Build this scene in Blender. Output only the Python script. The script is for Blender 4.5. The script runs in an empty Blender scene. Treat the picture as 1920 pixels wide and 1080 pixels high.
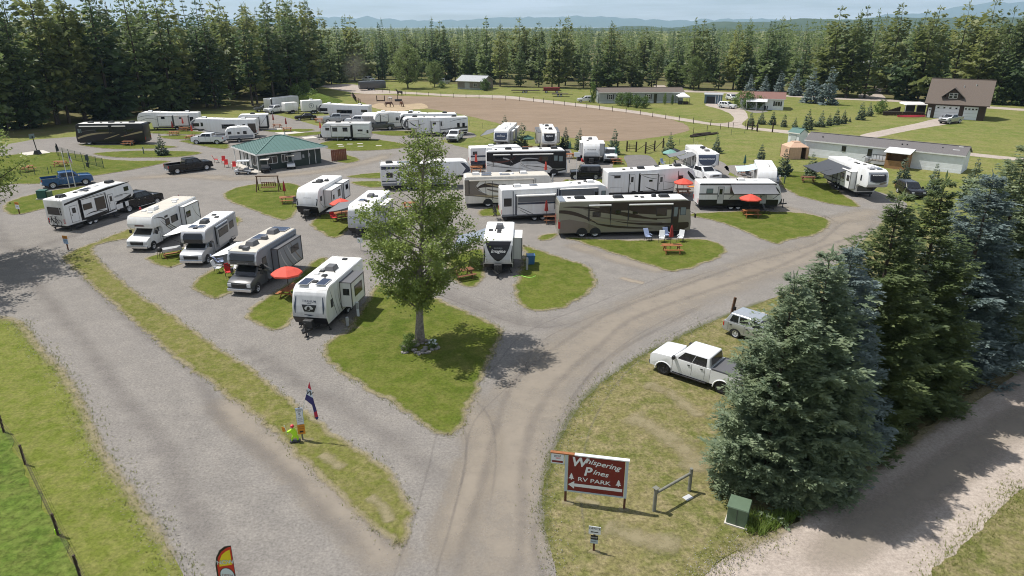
import bpy, bmesh, math, random
from mathutils import Vector, Matrix, noise
S = bpy.context.scene
COL = S.collection
R = math.radians
random.seed(7)

# ------------------------------------------------------------------ camera, sky, sun, exposure
cam_d = bpy.data.cameras.new('camera')
cam = bpy.data.objects.new('camera', cam_d); COL.objects.link(cam)
cam.location = (0, 0, 20)
cam.rotation_euler = (R(90 - 20.9475), 0, 0)
cam_d.sensor_width = 36; cam_d.lens = 24.0
cam_d.clip_start = 0.1; cam_d.clip_end = 30000
S.camera = cam
SUN_EL, SUN_AZ = R(61), R(-70)          # azimuth clockwise from +Y (north, straight ahead)
W = bpy.data.worlds.new('World'); S.world = W; W.use_nodes = True
nt = W.node_tree; nt.nodes.clear()
wo = nt.nodes.new('ShaderNodeOutputWorld'); bg = nt.nodes.new('ShaderNodeBackground')
sky = nt.nodes.new('ShaderNodeTexSky'); sky.sky_type = 'NISHITA'; sky.sun_disc = False
sky.sun_elevation = SUN_EL; sky.sun_rotation = SUN_AZ; sky.altitude = 600; sky.dust_density = 1.2; sky.air_density = 1.0; sky.ozone_density = 1.0
# thin streaky cloud over the whole dome
tc = nt.nodes.new('ShaderNodeTexCoord'); mp = nt.nodes.new('ShaderNodeMapping'); mp.inputs['Scale'].default_value = (1.6, 1.6, 22)
nz = nt.nodes.new('ShaderNodeTexNoise'); nz.inputs['Scale'].default_value = 2.2; nz.inputs['Detail'].default_value = 7; nz.inputs['Roughness'].default_value = .6
rp = nt.nodes.new('ShaderNodeValToRGB'); rp.color_ramp.elements[0].position = .40; rp.color_ramp.elements[0].color = (0, 0, 0, 1); rp.color_ramp.elements[1].position = .62; rp.color_ramp.elements[1].color = (.85, .85, .85, 1)
mx = nt.nodes.new('ShaderNodeMix'); mx.data_type = 'RGBA'; mx.inputs[7].default_value = (8.6, 8.8, 9.0, 1)
L = nt.links.new
L(tc.outputs['Generated'], mp.inputs['Vector']); L(mp.outputs['Vector'], nz.inputs['Vector']); L(nz.outputs['Fac'], rp.inputs['Fac'])
L(rp.outputs['Color'], mx.inputs[0]); L(sky.outputs['Color'], mx.inputs[6]); L(mx.outputs[2], bg.inputs['Color'])
bg.inputs['Strength'].default_value = 0.09
L(bg.outputs['Background'], wo.inputs['Surface'])
sd = bpy.data.lights.new('sun', 'SUN'); sd.energy = 5.0; sd.angle = R(.53); sd.color = (1, .955, .89)
sun = bpy.data.objects.new('sun', sd); COL.objects.link(sun)
sdir = Vector((math.sin(SUN_AZ) * math.cos(SUN_EL), math.cos(SUN_AZ) * math.cos(SUN_EL), math.sin(SUN_EL)))
sun.rotation_euler = sdir.to_track_quat('Z', 'Y').to_euler(); sun.location = (-60, 40, 120)
S.view_settings.view_transform = 'Standard'; S.view_settings.look = 'None'; S.view_settings.gamma = 1; S.view_settings.exposure = 0.22
S.render.engine = 'CYCLES'
S.cycles.use_denoising = True; S.cycles.filter_width = 1.05
S.cycles.max_bounces = 6; S.cycles.diffuse_bounces = 3; S.cycles.glossy_bounces = 3; S.cycles.transparent_max_bounces = 12; S.cycles.volume_bounces = 1
S.cycles.sample_clamp_indirect = 6

# ------------------------------------------------------------------ materials
MATS = {}
def _n(t, ty, **kw):
    n = t.nodes.new(ty)
    for k, v in kw.items(): setattr(n, k, v)
    return n
def mat(name, col, rough=.6, metal=0., var=.0, vscale=3., bump=0., bscale=30., coat=0., spec=.5, var2=None, trans=0., streak=False):
    """plain procedural material: base colour, noise wear and fine relief"""
    if name in MATS: return MATS[name]
    m = bpy.data.materials.new(name); m.use_nodes = True; t = m.node_tree; b = t.nodes['Principled BSDF']
    b.inputs['Roughness'].default_value = rough; b.inputs['Metallic'].default_value = metal
    b.inputs['Coat Weight'].default_value = coat; b.inputs['Coat Roughness'].default_value = .06
    b.inputs['Specular IOR Level'].default_value = spec
    c = tuple(col) + (1,)
    b.inputs['Base Color'].default_value = c
    tcn = _n(t, 'ShaderNodeTexCoord')
    if var > 0:
        n = _n(t, 'ShaderNodeTexNoise'); n.inputs['Scale'].default_value = vscale; n.inputs['Detail'].default_value = 6; n.inputs['Roughness'].default_value = .65
        if streak: mp_ = _n(t, 'ShaderNodeMapping'); mp_.inputs['Scale'].default_value = (1, 1, .1); t.links.new(tcn.outputs['Object'], mp_.inputs['Vector']); t.links.new(mp_.outputs['Vector'], n.inputs['Vector'])
        else: t.links.new(tcn.outputs['Object'], n.inputs['Vector'])
        mxn = _n(t, 'ShaderNodeMix', data_type='RGBA')
        d = var2 if var2 else tuple(v * (1 - var) for v in col)
        r = _n(t, 'ShaderNodeMapRange'); r.inputs['From Min'].default_value = .35; r.inputs['From Max'].default_value = .7
        t.links.new(n.outputs['Fac'], r.inputs['Value']); t.links.new(r.outputs['Result'], mxn.inputs[0])
        mxn.inputs[6].default_value = c; mxn.inputs[7].default_value = tuple(d) + (1,)
        t.links.new(mxn.outputs[2], b.inputs['Base Color'])
    if bump > 0:
        n2 = _n(t, 'ShaderNodeTexNoise'); n2.inputs['Scale'].default_value = bscale; n2.inputs['Detail'].default_value = 4
        t.links.new(tcn.outputs['Object'], n2.inputs['Vector'])
        bp = _n(t, 'ShaderNodeBump'); bp.inputs['Strength'].default_value = bump; bp.inputs['Distance'].default_value = .02
        t.links.new(n2.outputs['Fac'], bp.inputs['Height']); t.links.new(bp.outputs['Normal'], b.inputs['Normal'])
    MATS[name] = m
    return m

def ground_mat(name, cols, scales, fine=28., finecol=.35, bump=.5, rough=.95, extra=None, stretch=(1, 1, 1)):
    """cols: 3 colours mixed by two noises; fine: salt and pepper grain"""
    m = bpy.data.materials.new(name); m.use_nodes = True; t = m.node_tree; b = t.nodes['Principled BSDF']
    b.inputs['Roughness'].default_value = rough; b.inputs['Specular IOR Level'].default_value = .06
    g = _n(t, 'ShaderNodeNewGeometry'); lk = t.links.new
    mpn = _n(t, 'ShaderNodeMapping'); mpn.inputs['Scale'].default_value = stretch
    lk(g.outputs['Position'], mpn.inputs['Vector'])
    def nz(s, d=5, r=.6):
        n = _n(t, 'ShaderNodeTexNoise'); n.inputs['Scale'].default_value = s; n.inputs['Detail'].default_value = d; n.inputs['Roughness'].default_value = r
        lk(mpn.outputs['Vector'], n.inputs['Vector']); return n
    def rng(n, a, c, lo=0, hi=1):
        r = _n(t, 'ShaderNodeMapRange'); r.inputs['From Min'].default_value = a; r.inputs['From Max'].default_value = c
        r.inputs['To Min'].default_value = lo; r.inputs['To Max'].default_value = hi
        lk(n.outputs['Fac'] if 'Fac' in n.outputs else n.outputs[0], r.inputs['Value']); return r
    def mix(f, a, c):
        x = _n(t, 'ShaderNodeMix', data_type='RGBA'); lk(f.outputs['Result'], x.inputs[0])
        for i, v in ((6, a), (7, c)):
            if isinstance(v, tuple): x.inputs[i].default_value = v + (1,)
            else: lk(v.outputs[2], x.inputs[i])
        return x
    c = mix(rng(nz(scales[0]), .38, .62), cols[0], cols[1])
    c = mix(rng(nz(scales[1], 6, .7), .42, .68), c, cols[2])
    fn = nz(fine, 7, .82)
    r = rng(fn, .33, .67, 1 - finecol, 1 + finecol)
    x = _n(t, 'ShaderNodeVectorMath', operation='SCALE'); lk(c.outputs[2], x.inputs[0]); lk(r.outputs['Result'], x.inputs['Scale'])
    lk(x.outputs['Vector'], b.inputs['Base Color'])
    if bump:
        bp = _n(t, 'ShaderNodeBump'); bp.inputs['Strength'].default_value = bump; bp.inputs['Distance'].default_value = .05
        lk(fn.outputs['Fac'], bp.inputs['Height']); lk(bp.outputs['Normal'], b.inputs['Normal'])
    MATS[name] = m
    return m

def strip_mat(name, col, col2, lo=.35, hi=.7, scale=1.2, strength=.9, soft=.5):
    """loose dirt lying on the ground along a strip: ragged, fading out to both edges"""
    m = bpy.data.materials.new(name); m.use_nodes = True; t = m.node_tree; b = t.nodes['Principled BSDF']; lk = t.links.new
    b.inputs['Roughness'].default_value = .95; b.inputs['Specular IOR Level'].default_value = .1
    g = _n(t, 'ShaderNodeNewGeometry')
    def nz(s, d, r):
        n = _n(t, 'ShaderNodeTexNoise'); n.inputs['Scale'].default_value = s; n.inputs['Detail'].default_value = d; n.inputs['Roughness'].default_value = r
        lk(g.outputs['Position'], n.inputs['Vector']); return n
    x = _n(t, 'ShaderNodeMix', data_type='RGBA'); n2 = nz(9, 5, .8)
    lk(n2.outputs['Fac'], x.inputs[0]); x.inputs[6].default_value = col + (1,); x.inputs[7].default_value = col2 + (1,)
    lk(x.outputs[2], b.inputs['Base Color'])
    uv = _n(t, 'ShaderNodeUVMap'); sp = _n(t, 'ShaderNodeSeparateXYZ'); lk(uv.outputs['UV'], sp.inputs[0])
    a = _n(t, 'ShaderNodeMath', operation='PINGPONG'); a.inputs[1].default_value = .5; lk(sp.outputs['X'], a.inputs[0])
    r = _n(t, 'ShaderNodeMapRange', interpolation_type='SMOOTHSTEP'); r.inputs['From Max'].default_value = soft; lk(a.outputs[0], r.inputs['Value'])
    ends = _n(t, 'ShaderNodeMath', operation='PINGPONG'); ends.inputs[1].default_value = .5; lk(sp.outputs['Y'], ends.inputs[0])
    r2 = _n(t, 'ShaderNodeMapRange', interpolation_type='SMOOTHSTEP'); r2.inputs['From Max'].default_value = .12; lk(ends.outputs[0], r2.inputs['Value'])
    n1 = nz(scale, 9, .75)
    s = _n(t, 'ShaderNodeMath', operation='MULTIPLY'); lk(r.outputs['Result'], s.inputs[0]); lk(r2.outputs['Result'], s.inputs[1])
    ma = _n(t, 'ShaderNodeMath', operation='MULTIPLY_ADD'); lk(n1.outputs['Fac'], ma.inputs[0]); ma.inputs[1].default_value = 2.4; ma.inputs[2].default_value = -1.2
    ad = _n(t, 'ShaderNodeMath', operation='ADD'); lk(s.outputs[0], ad.inputs[0]); lk(ma.outputs[0], ad.inputs[1])
    q = _n(t, 'ShaderNodeMapRange', interpolation_type='SMOOTHSTEP'); q.inputs['From Min'].default_value = lo; q.inputs['From Max'].default_value = hi; q.inputs['To Max'].default_value = strength
    lk(ad.outputs[0], q.inputs['Value'])
    mu2 = _n(t, 'ShaderNodeMath', operation='MULTIPLY', use_clamp=True); lk(q.outputs['Result'], mu2.inputs[0]); mm = _n(t, 'ShaderNodeMath', operation='MULTIPLY', use_clamp=True); lk(s.outputs[0], mm.inputs[0]); mm.inputs[1].default_value = 4; lk(mm.outputs[0], mu2.inputs[1])
    lk(mu2.outputs[0], b.inputs['Alpha'])
    MATS[name] = m
    return m

# ------------------------------------------------------------------ mesh collector and object helpers
class MB:
    def __init__(s): s.v = []; s.f = []
    def add(s, vs, fs):
        o = len(s.v); s.v += [tuple(p) for p in vs]; s.f += [tuple(i + o for i in q) for q in fs]; return s
    def hexa(s, p):      # 8 points: bottom 4 ccw, top 4 ccw
        return s.add(p, [(3, 2, 1, 0), (4, 5, 6, 7), (0, 1, 5, 4), (1, 2, 6, 5), (2, 3, 7, 6), (3, 0, 4, 7)])
    def box(s, x0, x1, y0, y1, z0, z1):
        return s.hexa([(x0, y0, z0), (x1, y0, z0), (x1, y1, z0), (x0, y1, z0), (x0, y0, z1), (x1, y0, z1), (x1, y1, z1), (x0, y1, z1)])
    def cbox(s, c, d): return s.box(c[0] - d[0] / 2, c[0] + d[0] / 2, c[1] - d[1] / 2, c[1] + d[1] / 2, c[2] - d[2] / 2, c[2] + d[2] / 2)
    def bar(s, a, b, w=.05, h=None):
        a = Vector(a); b = Vector(b); d = (b - a).normalized(); up = Vector((0, 0, 1)) if abs(d.z) < .95 else Vector((1, 0, 0))
        x = d.cross(up).normalized() * w / 2; y = d.cross(x).normalized() * (h or w) / 2
        return s.hexa([a - x - y, a + x - y, a + x + y, a - x + y, b - x - y, b + x - y, b + x + y, b - x + y])
    def cyl(s, a, b, r0, r1=None, n=8, cap=True):
        a = Vector(a); b = Vector(b); r1 = r0 if r1 is None else r1
        d = (b - a).normalized(); up = Vector((0, 0, 1)) if abs(d.z) < .95 else Vector((1, 0, 0))
        x = d.cross(up).normalized(); y = d.cross(x).normalized(); o = len(s.v)
        for i in range(n):
            t = 2 * math.pi * i / n; k = x * math.cos(t) + y * math.sin(t)
            s.v += [tuple(a + k * r0), tuple(b + k * r1)]
        for i in range(n):
            j = (i + 1) % n; s.f.append((o + 2 * i, o + 2 * i + 1, o + 2 * j + 1, o + 2 * j))
        if cap:
            s.f.append(tuple(o + 2 * i for i in range(n))); s.f.append(tuple(o + 2 * i + 1 for i in reversed(range(n))))
        return s
    def tube(s, pts, rs, n=7):
        if not hasattr(rs, '__len__'): rs = [rs] * len(pts)
        rings = []
        for i, p in enumerate(pts):
            p = Vector(p); d = (Vector(pts[min(i + 1, len(pts) - 1)]) - Vector(pts[max(i - 1, 0)])).normalized()
            up = Vector((0, 0, 1)) if abs(d.z) < .9 else Vector((1, 0, 0)); x = d.cross(up).normalized(); y = d.cross(x).normalized()
            o = len(s.v); rings.append(o)
            for k in range(n):
                t = 2 * math.pi * k / n; s.v.append(tuple(p + (x * math.cos(t) + y * math.sin(t)) * rs[i]))
        for a, b in zip(rings, rings[1:]):
            for k in range(n):
                j = (k + 1) % n; s.f.append((a + k, a + j, b + j, b + k))
        s.f.append(tuple(rings[0] + k for k in reversed(range(n)))); s.f.append(tuple(rings[-1] + k for k in range(n)))
        return s
    def prism(s, poly, y0, y1):      # polygon in (x, z) extruded along y
        n = len(poly); o = len(s.v)
        s.v += [(p[0], y0, p[1]) for p in poly] + [(p[0], y1, p[1]) for p in poly]
        s.f.append(tuple(o + i for i in range(n))); s.f.append(tuple(o + n + i for i in reversed(range(n))))
        for i in range(n):
            j = (i + 1) % n; s.f.append((o + i, o + n + i, o + n + j, o + j))
        return s
    def prismz(s, poly, z0, z1):
        n = len(poly); o = len(s.v)
        s.v += [(p[0], p[1], z0) for p in poly] + [(p[0], p[1], z1) for p in poly]
        s.f.append(tuple(o + i for i in reversed(range(n)))); s.f.append(tuple(o + n + i for i in range(n)))
        for i in range(n):
            j = (i + 1) % n; s.f.append((o + i, o + j, o + n + j, o + n + i))
        return s
    def lathe_y(s, prof, n=20, c=(0, 0, 0)):     # (radius, y) profile turned about the y axis
        o = len(s.v); m = len(prof)
        for i in range(n):
            t = 2 * math.pi * i / n
            for r, y in prof: s.v.append((c[0] + r * math.cos(t), c[1] + y, c[2] + r * math.sin(t)))
        for i in range(n):
            j = (i + 1) % n
            for k in range(m - 1): s.f.append((o + i * m + k, o + i * m + k + 1, o + j * m + k + 1, o + j * m + k))
        return s
    def ngon(s, pts): return s.add(pts, [tuple(range(len(pts)))])
    def mesh(s, name, bevel=0., smooth=False, seg=2):
        me = bpy.data.meshes.new(name); me.from_pydata(s.v, [], s.f)
        bm = bmesh.new(); bm.from_mesh(me)
        bmesh.ops.recalc_face_normals(bm, faces=bm.faces)
        if bevel:
            es = [e for e in bm.edges if len(e.link_faces) == 2 and e.calc_face_angle(0) > .5]
            bmesh.ops.bevel(bm, geom=es, offset=bevel, segments=seg, affect='EDGES', profile=.6, clamp_overlap=True)
        if smooth:
            for f in bm.faces: f.smooth = True
        bm.to_mesh(me); bm.free()
        if smooth: me.set_sharp_from_angle(angle=R(38))
        return me
    def build(s, name, m, parent=None, bevel=0., smooth=False, label=None, seg=2):
        return obj(name, s.mesh(name, bevel, smooth, seg), m, parent, label)

def obj(name, me, m=None, parent=None, label=None):
    if m is not None:
        if isinstance(m, str): m = MATS[m]
        if not me.materials: me.materials.append(m)
    o = bpy.data.objects.new(name, me); COL.objects.link(o)
    if parent is not None: o.parent = parent
    if label: o['label'] = label
    return o
def thing(name, label, cat, loc=(0, 0, 0), rz=0., group=None):
    o = bpy.data.objects.new(name, None); COL.objects.link(o); o.empty_display_size = .3
    o.location = loc if len(loc) == 3 else (loc[0], loc[1], 0); o.rotation_euler = (0, 0, rz)
    return tag(o, label, cat, group)
def tag(o, label=None, cat=None, group=None, kind=None):
    if label: o['label'] = label
    if cat: o['category'] = cat
    if group: o['group'] = group
    if kind: o['kind'] = kind
    return o
def dup(root, loc, rz=0., label=None, scale=None):
    r = root.copy(); COL.objects.link(r); r.location = loc if len(loc) == 3 else (loc[0], loc[1], 0); r.rotation_euler = (0, 0, rz)
    if scale is not None: r.scale = scale if hasattr(scale, '__len__') else (scale,) * 3
    if label: r['label'] = label
    for ch in list(root.children):
        c = ch.copy(); COL.objects.link(c); c.parent = r
        for g in list(ch.children):
            d = g.copy(); COL.objects.link(d); d.parent = c
    return r
TXT = {}
def text(s, size, m, parent, at, rx=R(90), rz=0., shear=0., name='lettering', off=0., ex=0., sx=1., mtx=None, align='CENTER'):
    key = (s, round(shear, 2), off, align)
    if key not in TXT:
        c = bpy.data.curves.new('lettering', 'FONT'); c.body = s; c.size = 1; c.align_x = align; c.align_y = 'CENTER'; c.shear = shear; c.offset = off; c.resolution_u = 3
        t = bpy.data.objects.new('tmp', c); COL.objects.link(t)
        dg = bpy.context.evaluated_depsgraph_get(); TXT[key] = bpy.data.meshes.new_from_object(t.evaluated_get(dg)); bpy.data.objects.remove(t); bpy.data.curves.remove(c)
    me = TXT[key].copy(); me.materials.clear()
    o = obj(name, me, m, parent); o.scale = (size * sx, size, size)
    if mtx is not None: o.matrix_local = mtx @ Matrix.Diagonal((size * sx, size, size, 1))
    else: o.location = at; o.rotation_euler = (rx, 0, rz)
    return o

# ------------------------------------------------------------------ ground
ground_mat('field', ((.115, .145, .034), (.155, .165, .048), (.20, .185, .075)), (.045, .33), fine=2.2, finecol=.4)
ground_mat('lawn', ((0.07, 0.098, 0.014), (0.094, 0.116, 0.019), (0.135, 0.138, 0.038)), (.16, .8), fine=6, finecol=.4)
ground_mat('verge_green', ((0.105, 0.13, 0.022), (0.13, 0.15, 0.03), (0.17, 0.168, 0.055)), (.3, 1.2), fine=6, finecol=.4)
ground_mat('strip_grass', ((.105, .118, .026), (.13, .132, .036), (.19, .168, .075)), (.35, 1.3), fine=6, finecol=.42)
ground_mat('lush', ((0.068, 0.11, 0.018), (0.088, 0.128, 0.024), (0.118, 0.138, 0.036)), (.3, 1.1), fine=3, finecol=.6)
ground_mat('dry_lawn', ((0.155, 0.142, 0.058), (0.105, 0.116, 0.032), (0.225, 0.188, 0.105)), (.3, 1.3), fine=6, finecol=.55)
ground_mat('gravel', ((.206,.191,.175),(.187,.174,.159),(.230,.213,.192)), (.10, .7), fine=8, finecol=.36, bump=.35)
ground_mat('pale_gravel', ((0.36, 0.31, 0.268), (0.31, 0.265, 0.23), (0.405, 0.352, 0.305)), (.12, .7), fine=6, finecol=.3, bump=.3)
ground_mat('tilled', ((0.225, 0.17, 0.122), (0.19, 0.143, 0.102), (0.26, 0.2, 0.148)), (.05, .5), fine=3.5, finecol=.16, bump=.4, stretch=(.35, 2.2, 1))
ground_mat('forest_floor', ((.10, .095, .04), (.16, .13, .075), (.09, .11, .03)), (.15, .5), fine=6, finecol=.45)
ground_mat('asphalt', ((.165, .155, .15), (.14, .133, .13), (.19, .18, .17)), (.3, 1.2), fine=22, finecol=.2, bump=.2)
ground_mat('concrete', ((.50, .47, .42), (.46, .43, .39), (.55, .52, .47)), (.4, 2), fine=20, finecol=.08, bump=.1)
ground_mat('straw', ((.36, .28, .185), (.29, .225, .15), (.41, .32, .21)), (.3, 1.5), fine=9, finecol=.3)
strip_mat('dust', (.36, .305, .235), (.29, .25, .205), .05, 1.1, .9, .75)
strip_mat('dust_soft', (.335, .29, .23), (.28, .245, .205), -.35, 1.3, .35, .72)
strip_mat('dark_track', (.175, .158, .148), (.205, .185, .172), .1, 1.5, .5, .28)
strip_mat('dry_edge', (.33, .275, .175), (.25, .225, .135), .25, 1.3, 1.2, .75)
strip_mat('green_edge', (.085, .11, .022), (.11, .125, .033), .3, 1.4, 1.0, .5)

def spline(pts, step=.5, closed=True, jit=.1, seed=0):
    n = len(pts); out = []
    rngs = range(n) if closed else range(n - 1)
    for i in rngs:
        g = (lambda k: pts[k % n]) if closed else (lambda k: pts[max(0, min(n - 1, k))])
        a, b, c, d = (Vector(g(i + k)) for k in (-1, 0, 1, 2))
        m = max(1, min(60, int((c - b).length / step)))
        for j in range(m):
            t = j / m
            # centripetal-ish: damp the tangents so that uneven spacing does not overshoot
            l = (c - b).length; t1 = (c - a); t2 = (d - b)
            t1 = t1.normalized() * min(l, t1.length * .5) if t1.length else t1; t2 = t2.normalized() * min(l, t2.length * .5) if t2.length else t2
            h1 = 2 * t**3 - 3 * t**2 + 1; h2 = -2 * t**3 + 3 * t**2; h3 = t**3 - 2 * t**2 + t; h4 = t**3 - t**2
            p = b * h1 + c * h2 + t1 * h3 + t2 * h4
            if jit:
                q = Vector((p.x * .9, p.y * .9, seed)); q2 = q * 3.3; q3 = q * 9
                p = p + Vector((noise.noise(q) + .6 * noise.noise(q2) + .4 * noise.noise(q3), noise.noise(q + Vector((50, 0, 0))) + .6 * noise.noise(q2 + Vector((70, 0, 0))) + .4 * noise.noise(q3 + Vector((90, 0, 0))))) * jit
            out.append((p.x, p.y))
    if not closed: out.append(tuple(pts[-1][:2]))
    return out
def sheet(name, pts, m, z, step=.5, jit=.12, kind='structure', label=None, smooth=True, skirt=True):
    p = spline(pts, step, True, jit, len(pts)) if smooth else list(pts)
    b = MB(); n = len(p)
    b.v = [(x, y, z) for x, y in p]
    a = sum(p[i][0] * p[(i + 1) % n][1] - p[(i + 1) % n][0] * p[i][1] for i in range(n))
    b.f = [tuple(range(n)) if a > 0 else tuple(reversed(range(n)))]
    if skirt:
        b.v += [(x, y, -.02) for x, y in p]; b.f += [(i, (i + 1) % n, n + (i + 1) % n, n + i) for i in range(n)]
    me = bpy.data.meshes.new(name); me.from_pydata(b.v, [], b.f)
    o = obj(name, me, m); tag(o, label=label, kind=kind)
    return o, p
def strip(name, pts, width, m, z, closed=False, step=.7, parent=None, spl=True, jit=0):
    p = spline(pts, step, closed, jit, 3) if spl else list(pts)
    if closed: p = p + [p[0]]
    n = len(p); v = []; f = []; uv = []
    tot = 0; ls = [0]
    for i in range(1, n): tot += math.dist(p[i], p[i - 1]); ls.append(tot)
    for i in range(n):
        a = Vector(p[max(i - 1, 0)]); c = Vector(p[min(i + 1, n - 1)])
        if closed and i in (0, n - 1): a = Vector(p[-2]); c = Vector(p[1])
        d = (c - a); d = d.normalized() if d.length else Vector((1, 0)); nn = Vector((-d.y, d.x)) * width / 2
        q = Vector(p[i]); v += [(*(q + nn), z), (*(q - nn), z)]
        t = .5 if closed else ls[i] / tot
        uv += [(0, t), (1, t)]
    f = [(2 * i, 2 * i + 1, 2 * i + 3, 2 * i + 2) for i in range(n - 1)]
    me = bpy.data.meshes.new(name); me.from_pydata(v, [], f); u = me.uv_layers.new(name='UVMap')
    for l in me.loops: u.data[l.index].uv = uv[l.vertex_index]
    return tag(obj(name, me, m, parent), kind='structure')

g = MB().ngon([(-15800, -400, 0), (15800, -400, 0), (15800, 17300, 0), (-15800, 17300, 0)]).build('ground', 'field'); tag(g, kind='structure')
# road network, paddock and pads
GRAV = [(-9.3,15.8),(-12.8,20.8),(-14.7,22.9),(-17.9,26.3),(-20.6,29.0),(-24.4,33.7),(-27.8,37.5),(-31.8,41.3),(-35.7,45.2),(-37.7,46.1),(-42.8,46.7),(-52.9,49.9),(-96.4,97.2),(-93.7,118.3),(-91.4,127.0),(-90.4,130.8),(-84.2,134.8),(-73.9,139.1),(-64.4,144.4),(-56.4,150.1),(-55.3,157.2),(-61.8,168.1),(-59.8,172.4),(-48.7,159.1),(-40.4,148.5),(-33.3,144.4),(-26.1,141.3),(-19.3,139.1),(-16.0,133.5),(-12.9,128.2),(-7.5,120.5),(-2.7,116.7),(3.5,113.6),(8.6,110.7),(11.1,109.8),(14.9,106.1),(16.0,101.9),(22.0,100.3),(25.2,100.3),(27.2,101.9),(30.4,99.1),(32.7,94.3),(34.7,91.5),(37.9,94.3),(44.4,96.4),(46.5,93.6),(47.3,87.6),(48.1,82.7),(46.3,78.2),(41.4,73.4),(35.3,65.7),(28.6,57.6),(22.4,51.4),(17.8,47.9),(14.3,45.2),(11.1,42.3),(8.3,39.7),(5.6,36.5),(3.9,33.8),(2.8,31.0),(2.0,28.6),(1.5,26.1),(1.5,23.2),(1.8,20.8),(3.3,15.8)]
sheet('gravel_road', GRAV, 'gravel', .02, jit=.2, step=.6)
sheet('side_road', [(3.6,18.3),(7.3,20.8),(9.1,22.1),(11.0,23.2),(16.0,26.7),(22.6,31.5),(32.6,38.9),(61.1,54.8),(60.0,45.7),(33.0,32.0),(23.8,26.3),(19.2,22.9),(16.2,20.8),(13.1,18.3)], 'pale_gravel', .016, jit=.16)
sheet('paddock', [(-51.0,225.3),(-32.9,218.1),(-17.8,214.7),(6.3,206.6),(26.3,181.7),(34.6,168.1),(38.0,152.7),(35.8,142.1),(27.9,134.1),(18.9,128.9),(10.3,134.1),(2.2,143.6),(-3.6,155.4),(-11.6,169.2),(-20.7,181.7),(-31.4,188.0),(-39.6,193.4)], 'tilled', .012, jit=.5, step=2)
sheet('straw_bed', [(-38.1,189.3),(-36.9,196.2),(-31.3,192.0),(-25.3,196.2),(-22.1,184.2),(-26.1,180.5),(-28.8,175.8),(-33.6,180.5)], 'straw', .03, jit=.4)
sheet('farm_track', [(-70.1,259.2),(-59.5,264.1),(-49.8,245.4),(-35.1,232.9),(-18.5,223.5),(-3.3,219.9),(6.3,209.8),(20.5,193.4),(32.3,176.9),(40.9,162.0),(45.0,154.5),(49.6,157.2),(53.2,169.2),(53.9,181.7),(52.7,192.0),(56.2,197.6),(60.8,194.8),(59.7,180.5),(55.7,165.0),(50.1,150.1),(57.1,142.9),(65.3,132.1),(73.9,120.5),(82.7,111.7),(89.1,104.4),(86.8,101.5),(80.7,108.8),(72.0,117.2),(63.5,128.2),(55.4,138.4),(49.1,145.2),(40.5,155.4),(31.3,171.3),(19.9,186.7),(6.1,202.0),(-3.2,211.4),(-18.0,216.4),(-34.0,225.3),(-45.9,225.3),(-54.4,232.9)], 'pale_gravel', .014, jit=.15, step=1.5)
sheet('far_track', [(51.6,259.2),(55.5,259.2),(54.9,243.2),(65.5,234.9),(78.8,227.2),(97.3,214.7),(112.5,206.6),(118.5,200.5),(133.5,182.9),(144.1,173.5),(140.6,169.2),(130.1,178.1),(115.2,194.8),(109.4,200.5),(94.5,208.2),(77.0,221.7),(63.9,229.0),(51.3,234.9)], 'pale_gravel', .014, jit=.15, step=2)
sheet('barn_drive', [(68.4,136.2),(77.7,144.4),(89.9,154.5),(99.6,163.0),(104.6,163.0),(100.5,156.3),(94.3,151.9),(84.8,145.2),(77.1,139.1),(70.0,133.5)], 'pale_gravel', .013, jit=.15, step=1)
sheet('wood_drive', [(103.6,208.2),(109.4,206.6),(119.5,229.0),(128.3,245.4),(136.3,259.2),(133.4,259.2),(119.9,236.9),(108.7,221.7)], 'pale_gravel', .013, jit=.2, step=1.5)
sheet('asphalt_pad', [(18.8,113.6),(22.7,113.6),(22.2,100.3),(22.2,97.2),(16.8,97.2),(17.8,105.2)], 'asphalt', .026, jit=.03)
sheet('trailer_pad', [(-4.1,124.6),(1.2,124.6),(2.2,113.6),(-4.9,114.6)], 'gravel', .026); sheet('trailer_pad', [(3.8,122.8),(9.5,122.8),(9.3,109.8),(2.6,111.7)], 'gravel', .026)
sheet('trailer_pad', [(12.3,120.0),(16.6,118.9),(15.0,103.1),(10.2,104.4)], 'gravel', .026); sheet('trailer_pad', [(26.6,109.8),(33.1,108.8),(30.7,97.2),(23.1,97.2)], 'gravel', .026)
sheet('trailer_pad', [(32.4,103.9),(36.4,105.2),(37.4,99.1),(35.3,86.4),(33.0,89.5),(32.3,95.3)], 'gravel', .026)
sheet('garden_path', [(59.6,189.3),(60.4,180.5),(65.1,178.1),(60.5,173.5),(59.7,180.5)], 'gravel', .02)
for q in ("545,208 700,205 870,228 880,262 760,262 690,240 590,226",): sheet('trailer_pad', [(-46.4,167.1),(-34.8,169.2),(-23.2,151.0),(-8.7,140.6),(-7.7,133.5),(-17.2,130.8),(-28.4,142.1),(-36.1,146.8),(-42.8,155.4)], 'gravel', .024, jit=.3)
sheet('forest_floor', [(-187.9,130.8),(-103.0,130.8),(-93.1,134.1),(-89.1,141.3),(-87.7,169.2),(-78.6,178.1),(-66.3,181.7),(-64.9,206.6),(-66.5,245.4),(-76.1,318.5),(-201.6,855.6),(-1990.4,855.6)], 'forest_floor', .008, jit=.6, step=4)
sheet('forest_floor', [(-201.6,855.6),(-68.5,285.9),(-47.1,285.9),(-5.7,252.1),(29.8,247.6),(53.1,252.1),(83.2,234.9),(99.6,219.9),(121.9,206.6),(138.0,189.3),(188.5,160.1),(1662.8,855.6)], 'forest_floor', .006, jit=.6, step=4)
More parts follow.
